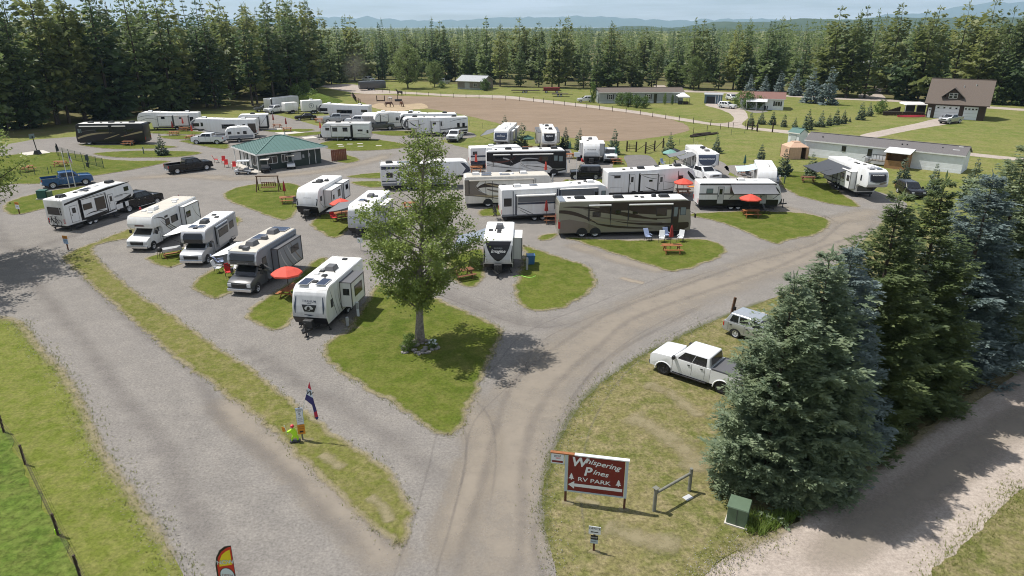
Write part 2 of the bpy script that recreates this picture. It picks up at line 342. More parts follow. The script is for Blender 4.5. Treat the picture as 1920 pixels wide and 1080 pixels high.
# kept grass: islands in the gravel, each with its own sheet
ISL = [
 ('lawn', [(-12.4,40.6),(-12.3,42.1),(-11.5,44.0),(-11.2,49.3),(-10.9,52.7),(-8.2,51.3),(-5.4,49.0),(-2.1,45.7),(-0.8,43.7),(-1.1,41.3),(-1.8,37.5),(-2.4,33.7),(-2.8,31.5),(-3.2,30.5),(-4.6,31.6),(-6.7,33.9),(-8.9,36.0),(-11.0,38.2)]),
 ('lawn', [(0.3,51.6),(0.7,56.2),(1.3,60.6),(1.1,63.6),(2.5,62.2),(4.9,59.5),(6.6,57.6),(7.0,54.8),(6.6,52.2),(5.2,49.7),(3.2,47.7),(2.0,47.5),(0.6,48.5)]),
 ('lawn', [(-5.5,60.6),(-2.8,62.2),(-2.5,55.9),(-3.0,52.5),(-4.4,53.5),(-5.4,55.1)]),
 ('lawn', [(5.7,66.5),(11.7,65.4),(17.7,65.9),(19.7,65.4),(20.6,63.2),(19.5,60.6),(17.4,58.5),(14.0,56.3),(11.7,58.9),(8.7,62.6),(6.6,65.2)]),
 ('lawn', [(20.1,75.5),(27.2,76.9),(33.0,76.2),(34.8,73.9),(33.9,70.8),(31.3,67.6),(27.8,65.7),(26.0,64.5),(24.4,68.4),(22.4,73.0)]),
 ('lawn', [(39.8,100.3),(44.8,98.7),(42.8,90.2),(41.2,79.4),(38.6,80.5),(36.4,84.6),(36.2,90.2),(37.7,95.3)]),
 ('lawn', [(-36.5,84.9),(-36.6,88.9),(-34.7,91.5),(-31.0,92.2),(-28.4,90.2),(-25.4,80.0),(-24.8,74.3),(-25.4,73.2),(-29.7,77.2),(-33.6,81.0)]),
 ('lawn', [(-21.7,71.5),(-21.6,75.0),(-20.4,76.7),(-18.5,75.3),(-17.3,70.0),(-17.9,66.3),(-19.6,68.2)]),
 ('lawn', [(-19.6,46.5),(-19.1,50.8),(-18.2,54.8),(-18.0,59.1),(-17.2,60.0),(-16.8,56.7),(-16.5,49.9),(-16.1,46.5),(-16.2,44.8),(-16.7,43.8),(-18.0,44.9)]),
 ('lawn', [(-26.3,52.7),(-26.5,55.5),(-25.7,57.6),(-24.5,57.1),(-22.6,51.6),(-23.3,49.9),(-24.5,50.8)]),
 ('lawn', [(-33.6,59.8),(-32.8,61.6),(-31.7,62.9),(-30.3,62.6),(-29.9,59.1),(-30.4,57.3),(-31.6,57.9)]),
 ('strip_grass', [(-41.4,60.0),(-41.6,62.2),(-41.0,66.3),(-40.2,69.6),(-39.2,68.2),(-38.7,66.3),(-39.7,65.4),(-40.7,63.9),(-40.2,62.1),(-33.9,54.8),(-29.0,49.9),(-24.5,45.7),(-20.0,41.3),(-16.3,37.9),(-13.2,34.6),(-10.3,31.6),(-8.2,29.6),(-6.8,28.4),(-5.5,26.6),(-4.6,25.1),(-4.4,23.7),(-4.6,22.5),(-5.5,23.3),(-6.6,24.4),(-8.5,26.6),(-10.6,28.8),(-12.3,30.8),(-16.0,34.4),(-20.0,38.1),(-23.8,41.8),(-28.4,46.5),(-33.2,51.4),(-38.9,57.3)]),
 ('lawn', [(-89.0,105.2),(-83.5,114.1),(-78.0,116.7),(-72.3,114.6),(-65.4,110.2),(-60.3,108.8),(-54.5,108.4),(-56.7,101.9),(-60.2,96.8),(-62.9,92.5),(-68.0,91.5),(-75.6,88.3)]),
 ('lawn', [(-60.6,79.7),(-61.5,82.9),(-60.7,86.4),(-58.1,89.5),(-55.6,90.5),(-54.9,85.2),(-55.0,78.4),(-56.7,75.5)]),
 ('lawn', [(-70.4,115.7),(-64.3,118.3),(-56.7,117.8),(-52.6,116.2),(-54.4,112.6),(-59.2,111.7),(-65.1,112.1)]),
 ('lawn', [(-78.7,125.2),(-73.0,124.0),(-66.9,125.2),(-59.5,122.2),(-63.6,120.5),(-71.1,120.5)]),
 ('lawn', [(-74.6,140.6),(-69.9,142.1),(-63.5,141.3),(-62.3,137.6),(-67.9,137.6)]),
 ('lawn', [(-68.6,134.8),(-65.1,136.2),(-62.2,134.8),(-60.9,131.5),(-65.0,131.5)]),
 ('lawn', [(-62.0,128.9),(-59.3,130.1),(-52.1,125.8),(-50.1,120.5),(-54.0,122.2)]),
 ('lawn', [(-35.2,125.8),(-32.3,130.8),(-26.3,130.8),(-21.1,127.0),(-18.7,122.8),(-22.2,119.4),(-28.5,118.3),(-32.7,121.1)]),
 ('lawn', [(-29.4,115.2),(-27.0,113.6),(-24.6,109.8),(-25.5,107.0),(-27.8,108.4)]),
 ('lawn', [(-23.5,96.8),(-20.9,98.7),(-18.7,99.1),(-18.1,95.7),(-22.2,95.7)]), ('lawn', [(-21.9,92.9),(-17.7,93.2),(-17.0,90.2),(-19.4,89.9)]),
 ('lawn', [(7.5,94.6),(10.3,93.2),(13.7,95.7),(13.2,91.5),(7.4,90.2)]), ('lawn', [(-3.8,77.2),(-1.0,79.7),(-0.9,75.7),(-3.3,74.8)]),
 ('lawn', [(2.7,66.7),(4.4,68.0),(4.3,66.5),(2.9,65.4)]),
 ('lawn', [(-44.5,137.6),(-39.1,141.3),(-37.3,139.1),(-41.6,134.8)]), ('lawn', [(-51.1,142.9),(-44.6,145.2),(-40.8,143.6),(-45.2,139.8)]),
 ('lawn', [(-29.2,140.6),(-21.9,142.1),(-17.1,139.1),(-23.0,135.5)]),
 ('lawn', [(-31.2,67.6),(-31.1,74.3),(-29.9,73.0),(-29.7,67.6),(-29.8,65.4)]),
]
for m, p in ISL:
    o, q = sheet('grass_island', p, m, .06, jit=.26, step=.3)
    strip('dry_rim', q, .8, 'dry_edge', .066, closed=True, spl=False)
# the mown verges beside the roads
sheet('verge', [(1.8,20.8),(1.5,23.2),(1.5,26.1),(2.0,28.6),(2.8,31.0),(3.9,33.8),(5.6,36.5),(8.3,39.7),(11.1,42.3),(14.3,45.2),(17.8,47.9),(22.4,51.4),(31.9,60.6),(42.8,71.7),(40.3,49.9),(32.6,38.9),(22.6,31.5),(16.0,26.7),(11.0,23.2),(9.1,22.1),(7.3,20.8),(3.6,18.3),(2.6,17.9)], 'dry_lawn', .034, jit=.15)
sheet('verge', [(-12.8,20.8),(-14.7,22.9),(-17.9,26.3),(-20.6,29.0),(-24.4,33.7),(-27.8,37.5),(-31.8,41.3),(-35.6,44.8),(-44.4,44.8),(-21.6,17.9),(-9.3,15.8)], 'verge_green', .034, jit=.22)
sheet('meadow', [(-42.2,38.2),(-27.4,31.5),(-24.9,29.0),(-20.5,24.6),(-16.8,20.8),(-13.6,16.8),(-22.5,16.8)], 'lush', .06, jit=.25)
sheet('verge', [(16.2,20.8),(19.2,22.9),(23.8,26.3),(33.0,32.0),(38.3,31.5),(23.9,16.8),(12.1,16.8)], 'dry_lawn', .034, jit=.2)
for s, w, m in (("345,1080 300,1010 235,915 190,850 150,760 115,700 70,650 35,605 0,596 -120,590", 1.5, 'dry_edge'), ("1045,1080 1025,1000 1022,920 1035,860 1060,810 1090,758 1135,715 1200,670 1265,638 1330,605 1400,578 1480,547", 1.1, 'green_edge')): pass
strip('dry_rim', [(-12.0,19.8),(-12.8,20.8),(-14.7,22.9),(-17.9,26.3),(-20.6,29.0),(-24.4,33.7),(-27.8,37.5),(-31.8,41.3),(-35.7,45.2),(-37.7,46.1),(-42.8,46.7)], 1.3, 'dry_edge', .05)
strip('green_rim', [(2.0,19.8),(1.8,20.8),(1.5,23.2),(1.5,26.1),(2.0,28.6),(2.8,31.0),(3.9,33.8),(5.6,36.5),(8.3,39.7),(11.1,42.3),(14.3,45.2),(17.8,47.9),(22.4,51.4)], 1.2, 'green_edge', .05)
strip('dry_rim', [(7.3,20.8),(9.1,22.1),(11.0,23.2),(16.0,26.7),(22.6,31.5),(32.6,38.9)], 1.4, 'dry_edge', .05)
# wheel-worn dust and compacted tracks
LANE = [(-0.8,15.8),(-0.7,20.8),(-0.6,23.2),(-0.3,26.9),(0.4,31.5),(1.9,36.2),(4.6,41.3),(9.1,46.5),(14.9,51.6),(22.0,57.1),(30.1,63.4),(36.3,70.0),(41.8,76.7)]
def offset(p, d): return [(x + d * (p[min(i + 1, len(p) - 1)][1] - p[max(i - 1, 0)][1]) / (math.dist(p[min(i + 1, len(p) - 1)], p[max(i - 1, 0)]) + 1e-6), y - d * (p[min(i + 1, len(p) - 1)][0] - p[max(i - 1, 0)][0]) / (math.dist(p[min(i + 1, len(p) - 1)], p[max(i - 1, 0)]) + 1e-6)) for i, (x, y) in enumerate(p)]
LEFT = [(-6.0,17.9),(-7.7,20.8),(-9.5,23.2),(-12.6,26.9),(-16.6,31.5),(-21.4,36.8),(-27.1,42.9),(-34.0,49.9),(-42.3,59.1)]
TRK = [(LANE, 7.5, 'dust_soft'), ([(-2.7,20.3),(-2.5,23.2),(-2.0,26.1),(-1.5,29.5),(-2.1,32.6),(-4.3,37.5),(-8.0,42.1),(-12.3,46.7)], 3.0, 'dust_soft'), ([(-4.1,20.3),(-5.7,22.6),(-7.5,24.6),(-10.3,27.7),(-13.5,31.0),(-17.4,34.9)], 3.4, 'dust_soft'),
    ([(43.2,78.2),(35.5,73.4),(32.3,77.4),(29.9,81.3),(27.9,83.5)], 4.5, 'dust_soft'), ([(13.9,55.9),(11.1,58.3),(8.1,61.4),(5.3,64.8)], 3.0, 'dust_soft'), ([(-56.1,93.6),(-51.6,96.4),(-45.9,97.2),(-39.1,95.3),(-33.7,97.2),(-27.2,101.9),(-22.3,109.8),(-20.0,117.2)], 5.0, 'dust_soft'), ([(9.1,54.8),(10.1,53.9),(11.1,53.2)], 1.4, 'dust'),
    ([(-16.7,63.9),(-12.9,60.6),(-8.2,54.8),(-3.3,48.8),(0.0,45.7),(3.1,44.8),(6.3,46.7)], 3.5, 'dark_track'), ([(-19.2,42.1),(-14.7,38.2),(-11.2,34.9),(-7.4,31.5),(-4.8,28.6),(-2.7,25.7)], 2.6, 'dark_track'), ([(-62.8,90.2),(-63.1,86.4),(-63.2,83.5),(-59.4,76.2),(-52.7,67.6),(-46.9,62.2),(-45.5,65.7),(-44.0,71.7),(-41.0,77.4),(-38.8,84.1)], 3, 'dark_track'), ([(11.2,20.8),(14.3,22.9),(19.8,26.7),(26.8,31.5),(34.8,36.2)], 3, 'dust_soft')]
def wavy(p, d, amp, sd): return [(x + amp * noise.noise(Vector((x * .15, y * .15, sd))), y) for x, y in offset(p, d)]
TRK += [(wavy(LANE, -1.3, 1.2, 1), .9, 'dark_track'), (wavy(LANE, .8, 1.4, 2), 1.1, 'dark_track'), (wavy(LANE, 2.4, 1.5, 3)[:9], .7, 'dark_track'), (wavy(LEFT, -2.4, 1.5, 4), 2.2, 'dark_track'), (wavy(LEFT, 1.4, 2., 5), 1.6, 'dark_track'), (wavy(LEFT, 3.4, 1.5, 6), .9, 'dark_track')]
TRK += [(wavy(q_, d_ + e_, .8, k_), .24, 'dark_track') for k_, (q_, d_) in enumerate(((LANE[:10], -3.0), (LANE[1:9], 3.1), ([(-2.3,23.2),(-1.5,28.6),(-2.3,32.6),(-5.4,38.2),(-9.8,43.8),(-15.0,49.3)], 0), ([(6.3,46.7),(1.5,44.6),(-3.3,48.6),(-9.1,54.8),(-15.8,62.2)], .6))) for e_ in (-.85, .85)]
for s, w in (([(-9.6,29.0),(-8.8,28.2),(-8.0,27.7)], 1.3), ([(-6.6,25.7),(-5.8,25.0),(-5.2,23.7)], 1.2), ([(-12.5,45.7),(-11.6,44.6),(-10.7,44.0)], 1.0), ([(5.9,32.6),(7.4,31.5),(8.8,29.0),(8.8,26.9)], 3), ([(7.7,36.2),(9.3,34.9),(10.4,32.0)], 2.), ([(3.7,23.7),(5.4,22.9),(7.2,22.3)], 2.4), ([(2.8,25.5),(3.4,25.2),(4.0,25.0)], .9), ([(-11.0,30.2),(-10.6,30.1),(-10.2,30.2)], .8), ([(3.2,22.2),(3.3,22.1),(3.6,22.1)], .6), ([(4.7,24.7),(5.0,24.7),(5.2,24.7)], .7), ([(2.2,25.2),(2.4,25.2),(2.8,25.1)], .7)): strip('bare_patch', s, w, 'dry_edge', .072)
for k, (s, w, m) in enumerate(TRK): strip('wheel_track', s, w, m, .024 + .0006 * k)

# ------------------------------------------------------------------ trees
def leaf_mat(name, c1, c2, rnd=.4, scale=.6, trans=.25, rough=.55):
    m = bpy.data.materials.new(name); m.use_nodes = True; t = m.node_tree; lk = t.links.new; b = t.nodes['Principled BSDF']; out = t.nodes['Material Output']
    b.inputs['Roughness'].default_value = rough; b.inputs['Specular IOR Level'].default_value = .45
    g = _n(t, 'ShaderNodeTexCoord'); oi = _n(t, 'ShaderNodeObjectInfo')
    n = _n(t, 'ShaderNodeTexNoise'); n.inputs['Scale'].default_value = scale; n.inputs['Detail'].default_value = 5; n.inputs['Roughness'].default_value = .7
    lk(g.outputs['Object'], n.inputs['Vector'])
    ad = _n(t, 'ShaderNodeMath', operation='MULTIPLY_ADD'); lk(oi.outputs['Random'], ad.inputs[0]); ad.inputs[1].default_value = rnd * 2; ad.inputs[2].default_value = -rnd
    s = _n(t, 'ShaderNodeMath', operation='ADD'); lk(n.outputs['Fac'], s.inputs[0]); lk(ad.outputs[0], s.inputs[1])
    r = _n(t, 'ShaderNodeMapRange'); r.inputs['From Min'].default_value = .3; r.inputs['From Max'].default_value = .7; lk(s.outputs[0], r.inputs['Value'])
    x = _n(t, 'ShaderNodeMix', data_type='RGBA'); lk(r.outputs['Result'], x.inputs[0]); x.inputs[6].default_value = c1 + (1,); x.inputs[7].default_value = c2 + (1,)
    lk(x.outputs[2], b.inputs['Base Color'])
    tr = _n(t, 'ShaderNodeBsdfTranslucent'); lk(x.outputs[2], tr.inputs['Color'])
    ms = _n(t, 'ShaderNodeMixShader'); ms.inputs[0].default_value = trans; lk(b.outputs[0], ms.inputs[1]); lk(tr.outputs[0], ms.inputs[2]); lk(ms.outputs[0], out.inputs['Surface'])
    MATS[name] = m
    return m
leaf_mat('fir_needles', (0.08, 0.125, 0.05), (0.175, 0.23, 0.085), trans=.5)
leaf_mat('pine_needles', (0.125, 0.16, 0.055), (0.235, 0.26, 0.085), trans=.5)
leaf_mat('spruce_needles', (0.125, 0.178, 0.115), (0.28, 0.335, 0.185), rnd=.1, scale=1.2, trans=0.4)
leaf_mat('olive_spruce_needles', (0.085, 0.125, 0.048), (0.185, 0.225, 0.08), rnd=.1, scale=1.0, trans=0.4)
leaf_mat('blue_needles', (0.125, 0.175, 0.165), (0.27, 0.33, 0.32), rnd=.1, scale=1.2, trans=0.35)
leaf_mat('young_spruce_needles', (0.065, 0.1, 0.062), (0.14, 0.185, 0.11), rnd=.3, scale=1.5)
leaf_mat('dead_needles', (.11, .085, .055), (.17, .13, .085))
leaf_mat('broad_leaves', (0.11, 0.17, 0.032), (0.27, 0.33, 0.085), rnd=.05, scale=1.1, trans=.35)
leaf_mat('aspen_leaves', (0.12, 0.17, 0.05), (0.22, 0.28, 0.09), rnd=.2, scale=.6, trans=.35)
leaf_mat('shrub_leaves', (0.08, 0.14, 0.03), (0.17, 0.25, 0.055), rnd=.3, scale=1., trans=.3)
mat('bark', (.085, .065, .05), .95, var=.5, vscale=6, bump=.6, bscale=14)
mat('pale_bark', (.30, .27, .23), .95, var=.6, vscale=5, bump=.6, bscale=14, var2=(.10, .085, .07))

def conifer_crown(seed, h, r, nlev, nbr, c0, droop, nseg, sub=1, fluff=1., top=.85, gap=.0):
    rn = random.Random(seed); U = rn.uniform; V = []; F = []
    def quad(px, py, pz, dx, dy, dz, ln, w, wx, wy, wz):
        k = len(V); ex, ey, ez = px + dx * ln, py + dy * ln, pz + dz * ln; m_ = ln * .5
        V.extend(((px, py, pz), (px + dx * m_ + wx * w, py + dy * m_ + wy * w, pz + dz * m_ + wz * w), (ex, ey, ez), (px + dx * m_ - wx * w, py + dy * m_ - wy * w, pz + dz * m_ - wz * w - .2 * w)))
        F.append((k, k + 1, k + 2, k + 3))
    lumps = [(U(0, 6.28), U(.05, .95), U(.62, 1.32)) for _ in range(16)]
    for lev in range(nlev):
        t = min(max((lev + U(-.45, .45)) / nlev, 0), .985)
        z0 = h * (c0 + (1 - c0) * t)
        env = max(.05, (1 - t) ** top) * (min(1, .6 + t * 3.) if c0 > .03 else min(1, .70 + 1.6 * t))
        n = max(4, int(round(nbr * (.5 + .5 * (1 - t)))))
        a0 = U(0, 6.28)
        for b in range(n):
            if gap and U(0, 1) < gap: continue
            a = a0 + 6.283 * b / n + U(-.4, .4)
            fac = U(.7, 1.12)
            for la, lt, lf in lumps:
                if abs((a - la + 3.14) % 6.28 - 3.14) < .9 and abs(t - lt) < .1: fac *= lf
            l = max(.09 * r, r * env * fac)
            dr = droop * U(.6, 1.3) * (1 - .8 * t); up = U(.05, .2) + .6 * t * t
            ca, sa = math.cos(a), math.sin(a)
            ns = max(3 if sub > 1 else 2, int(nseg * (.35 + .65 * l / r)))
            for s in range(ns):
                u = .32 + .68 * (s + .5) / ns
                px = ca * l * u; py = sa * l * u; pz = z0 + l * (-dr * math.sin(u * 2.4) * .75 + up * u * u)
                wl = (l * .40 * (1.15 - .75 * u) + .07 * r) * U(.75, 1.25) * fluff
                for sd in (-1, 1):
                    an = a + sd * U(.5, 1.1); dx, dy = math.cos(an), math.sin(an); dz = U(-.45, .1)
                    if sub == 1:
                        quad(px, py, pz, dx, dy, dz, wl, wl * U(.16, .28), -dy, dx, U(-1.5, 1.5))
                    else:
                        for q in range(sub):
                            uu = (q + .5) / sub; qx = px + dx * wl * uu * .85; qy = py + dy * wl * uu * .85; qz = pz + dz * wl * uu * .6
                            for s2 in (-1, 1):
                                a2 = an + s2 * U(.35, .85); w2 = (wl * .30 * (1.2 - .6 * uu) + .07) * U(.7, 1.25)
                                quad(qx, qy, qz, math.cos(a2), math.sin(a2), U(-.15, .3), w2, w2 * U(.13, .22), -math.sin(a2), math.cos(a2), U(-.6, .6))
                if sub == 1 and s >= ns - 2: quad(px, py, pz, ca, sa, U(-.1, .3), l * .2 + .04 * r, l * .06 + .015 * r, -sa, ca, U(-.5, .5))
    for k in range(8): quad(0, 0, h * (.92 + .01 * k), math.cos(k * 2.4), math.sin(k * 2.4), U(1.4, 2.2), h * .022, h * .005, -math.sin(k * 2.4), math.cos(k * 2.4), 0)
    me = bpy.data.meshes.new('crown'); me.from_pydata(V, [], F)
    return me
def trunk_mesh(h, r, seed=0, lean=.0):
    rn = random.Random(seed); pts = []; rs = []
    for i in range(7):
        t = i / 6; pts.append((rn.uniform(-1, 1) * .12 * t * lean, rn.uniform(-1, 1) * .12 * t * lean, h * t * .97 - (.1 if i == 0 else 0))); rs.append(max(.012, r * (1 - t) ** .8 * (1.25 if i == 0 else 1)))
    b = MB(); b.tube(pts, rs, 7); return b.mesh('trunk', smooth=True)
def make_tree(name, label, cat, crown, trunk, leaf, bark='bark', loc=(0, 0, 0), rz=0., scale=1., group=None):
    t = thing(name, label, cat, loc, rz, group); t.scale = scale if hasattr(scale, '__len__') else (scale,) * 3
    c = bpy.data.objects.new('crown', crown); COL.objects.link(c); c.parent = t
    if not crown.materials: crown.materials.append(MATS[leaf])
    elif crown.materials[0].name != leaf: c.material_slots[0].link = 'OBJECT'; c.material_slots[0].material = MATS[leaf]
    u = bpy.data.objects.new('trunk', trunk); COL.objects.link(u); u.parent = t
    if not trunk.materials: trunk.materials.append(MATS[bark])
    return t

# broadleaf generator: limbs by recursion, leaves in clumps round the twigs
def broadleaf(seed, h, r, zc, leaves, leaf, clump=.55, trunk_r=.22, bare_top=False, shape=None, ncl=140, lean=0.):
    rn = random.Random(seed); U = rn.uniform; wood = MB(); tips = []
    n = 9; axis = [(U(-.1, .1) * min(i, 3) * .3, U(-.1, .1) * min(i, 3) * .3, h * .93 * i / n) for i in range(n + 1)]
    axis = [(x + lean * (z / h) ** 1.5, y, z) for x, y, z in axis]; axis[0] = (0, 0, -.1)
    wood.tube(axis, [trunk_r * (1 - .9 * i / n) * (1.35 if i == 0 else 1) for i in range(n + 1)], 9)
    def ax(z):
        u = min(max(z / (h * .93) * n, 0), n - .001); i = int(u); f = u - i
        return [axis[i][k] * (1 - f) + axis[i + 1][k] * f for k in range(3)]
    shape = shape or (lambda t: math.sin(math.pi * min(1, max(0, .12 + .86 * t))) ** .6)
    for k in range(ncl):
        t = (k + U(0, 1)) / ncl; z = zc + (h - zc) * t; a = k * 2.399 + U(-.5, .5)
        rad = r * shape(t) * U(.35, 1.08) ** .6
        if U(0, 1) < .25: rad *= U(.2, .7)
        e = Vector((math.cos(a) * rad, math.sin(a) * rad, z)); s = Vector(ax(max(zc * .75, z - rad * U(.5, .9)))); c_ = ax(z); e += Vector((c_[0], c_[1], 0))
        mid = s.lerp(e, .5) + Vector((U(-.1, .1), U(-.1, .1), U(-.02, .12))) * rad
        rr = .014 + .018 * rad * (1 - t * .4)
        wood.tube([tuple(s), tuple(mid), tuple(e)], [rr, rr * .7, .008], 5)
        tips.append((e, t)); tips.append((mid.lerp(e, .5), t))
        if bare_top and t > .72:
            for q in range(4):
                w = e + Vector((U(-.7, .7), U(-.7, .7), U(-.1, .8))); wood.tube([tuple(mid.lerp(e, .6)), tuple(w)], [.02, .006], 4)
    V = []; F = []
    per = max(1, leaves // len(tips))
    for e, t in tips:
        m = per
        if bare_top and t > .62: m = int(per * (.08 if U(0, 1) < .6 else .5))
        c = clump * U(.7, 1.3)
        for _ in range(m):
            d = Vector((rn.gauss(0, .5), rn.gauss(0, .5), rn.gauss(0, .42))) * c; p = e + d
            q1 = Vector((U(-1, 1), U(-1, 1), U(-.6, .6))).normalized(); q2 = q1.cross(Vector((U(-1, 1), U(-1, 1), U(-1, 1)))).normalized()
            l = leaf * U(.6, 1.3); k = len(V)
            V += [tuple(p), tuple(p + q1 * l * .5 + q2 * l * .38), tuple(p + q1 * l), tuple(p + q1 * l * .5 - q2 * l * .38)]; F.append((k, k + 1, k + 2, k + 3))
    me = bpy.data.meshes.new('crown'); me.from_pydata(V, [], F)
    return me, wood.mesh('trunk', smooth=True)

# --- forest conifers: a handful of shapes, each tree an object
FIRS = []
for k in range(8):
    hh = 20.; c0 = [.05, .10, .16, .08, .24, .12, .10, .30][k]
    FIRS.append((conifer_crown(20 + k, hh, [4.3, 3.4, 4.2, 3.0, 4.0, 4.6, 3.6, 3.4][k], [24, 26, 21, 27, 18, 20, 23, 19][k], [9, 8, 9, 8, 8, 9, 8, 8][k], c0, [.45, .4, .25, .45, .15, .3, .4, .35][k], 5, 1, 1.2, [.75, .85, .58, .95, .45, .62, .72, .6][k], [0, .05, .08, 0, .16, .05, .04, .08][k]), trunk_mesh(hh, [.26, .24, .25, .22, .24, .27, .25, .25][k], k, 1.5)))
DEAD = (conifer_crown(77, 20., 1.5, 26, 6, .2, .3, 4, 1, .45, .7, .35), trunk_mesh(20., .2, 5))
FM = ['fir_needles', 'fir_needles', 'pine_needles', 'fir_needles', 'pine_needles', 'pine_needles', 'fir_needles', 'fir_needles']
FW = ['dense dark fir', 'slender dark fir', 'broad olive-green pine', 'narrow spire-shaped fir', 'open-crowned olive-green pine', 'bushy olive-green pine', 'ragged dark fir', 'high-crowned fir with bare lower trunk']
LOWV = None
frn = random.Random(5)
FT = []
def forest_row(pts, step, hlo, hhi, where, group, jit=2.5, kinds=(0, 1, 2, 3, 4, 5, 6)):
    for a, b in zip(pts, pts[1:]):
        n = max(1, int(math.dist(a, b) / step))
        for i in range(n):
            t = (i + frn.uniform(.1, .9)) / n
            x = a[0] + (b[0] - a[0]) * t + frn.uniform(-jit, jit); y = a[1] + (b[1] - a[1]) * t + frn.uniform(-jit, jit)
            FT.append((x, y, hlo + (hhi - hlo) * frn.random() ** 1.25, frn.choice(kinds), where, group))
wl = 'of the tall wood behind the motorhomes at upper left'; gl = 'trees of the wood at upper left'
wm = 'of the forest edge beyond the brown paddock'; gm = 'trees of the forest edge beyond the paddock'
wr = 'of the tall wood behind the brown barn'; gr = 'trees of the wood behind the barn'
forest_row([(-105.0,133.5),(-103.8,140.6),(-101.4,146.8),(-98.6,159.1),(-93.3,180.5),(-80.0,188.0),(-70.4,193.4),(-64.9,214.7),(-63.2,232.9)], 4.2, 21, 27, wl, gl, 2.2, (2, 4, 7, 7, 6))
forest_row([(-125.0,151.0),(-115.5,157.2),(-111.6,170.2),(-104.2,190.7),(-85.7,202.0),(-75.8,218.1),(-68.9,247.6)], 4.8, 24, 30, wl, gl, 3, (2, 4, 7, 7, 0, 6))
forest_row([(-140.1,173.5),(-127.1,181.7),(-118.2,194.8),(-100.7,211.4),(-84.3,232.9),(-73.4,271.9)], 5.6, 25, 31, wl, gl, 4)
forest_row([(-162.1,202.0),(-133.4,218.1),(-112.4,236.9),(-89.6,259.2),(-72.1,301.3)], 6, 22, 28, wl, gl, 5)
forest_row([(-72.0,259.2),(-63.0,280.1),(-50.3,291.8),(-23.1,280.1),(-5.9,264.1)], 4.6, 15, 24, wm, gm, 3)
forest_row([(-5.7,254.4),(7.5,249.8),(29.5,245.4),(51.2,252.1)], 4.0, 13, 22, wm, gm, 2)
forest_row([(55.0,252.1),(67.7,243.2),(83.2,234.9),(91.8,225.3),(98.8,218.1),(105.8,214.7)], 4.2, 15.5, 24.5, wm, gm, 2)
forest_row([(-74.5,311.4),(-47.6,318.5),(-13.5,301.3),(19.3,285.9),(57.8,285.9),(92.9,269.2),(119.2,247.6)], 4.2, 15.5, 24, wm, gm, 4)
forest_row([(113.1,211.4),(120.2,203.5),(126.7,199.0),(134.9,193.4),(140.9,185.4),(144.1,173.5)], 4.2, 19, 25, wr, gr, 2.4, (0, 2, 4, 5, 5))
forest_row([(122.9,232.9),(131.8,218.1),(142.2,211.4),(153.0,202.0),(159.9,188.0)], 4.4, 23, 28, wr, gr, 3, (0, 2, 4, 5, 5))
forest_row([(116.2,241.1),(141.5,254.4),(156.1,241.1),(170.0,225.3)], 6, 22, 27, wr, gr, 4)
# a few that stand out against the sky (tops read from the skyline)
for (p, h, k) in (((-93.38, 162.99), 30, 0), ((-89.84, 171.32), 31, 3), ((-86.07, 178.11), 30.5, 0), ((-77.68, 184.18), 26, 3), ((-97.34, 159.11), 29, 5), ((-100.02, 153.62), 29, 2), ((-103.70, 146.83), 27, 0), ((-65.89, 218.13), 26.5, 3), ((-68.14, 214.70), 24, 3), ((-50.81, 280.10), 20.5, 3), ((-31.07, 280.10), 22, 3), ((19.47, 259.18), 18.8, 4), ((37.52, 252.09), 17, 5), ((49.85, 245.37), 16.5, 4), ((77.45, 236.94), 20, 0), ((82.50, 232.93), 19.5, 0), ((97.52, 218.13), 25.5, 5), ((105.48, 211.39), 24.5, 3), ((100.64, 213.03), 23, 2)):
    FT.append((p[0], p[1], h, k, wl if p[0] < -45 and p[1] < 215 else wm, gl if p[0] < -45 and p[1] < 215 else gm))
FT.sort(key=lambda q: math.hypot(q[0], q[1]))
print('forest individuals', len(FT))
for x, y, h, k, where, group in FT[:300]:
    t = make_tree('conifer_tree', FW[k] + ' ' + where, 'tree', FIRS[k][0], FIRS[k][1], FM[k], 'bark', (x, y, 0), frn.uniform(0, 6.28), 1, group)
    s = h / 20; w = s * frn.uniform(.8, 1.15); t.scale = (w, w, s)
for p, h in (((-94.49, 170.23), 27), ((-95.44, 173.53), 25), ((-97.61, 162.99), 24)):
    t = make_tree('dead_conifer', 'dead brown conifer with bare twigs among the green firs', 'tree', DEAD[0], DEAD[1], 'dead_needles', 'bark', (p[0], p[1], 0), 1, (h / 20 * .8, h / 20 * .8, h / 20), 'dead conifers in the wood')
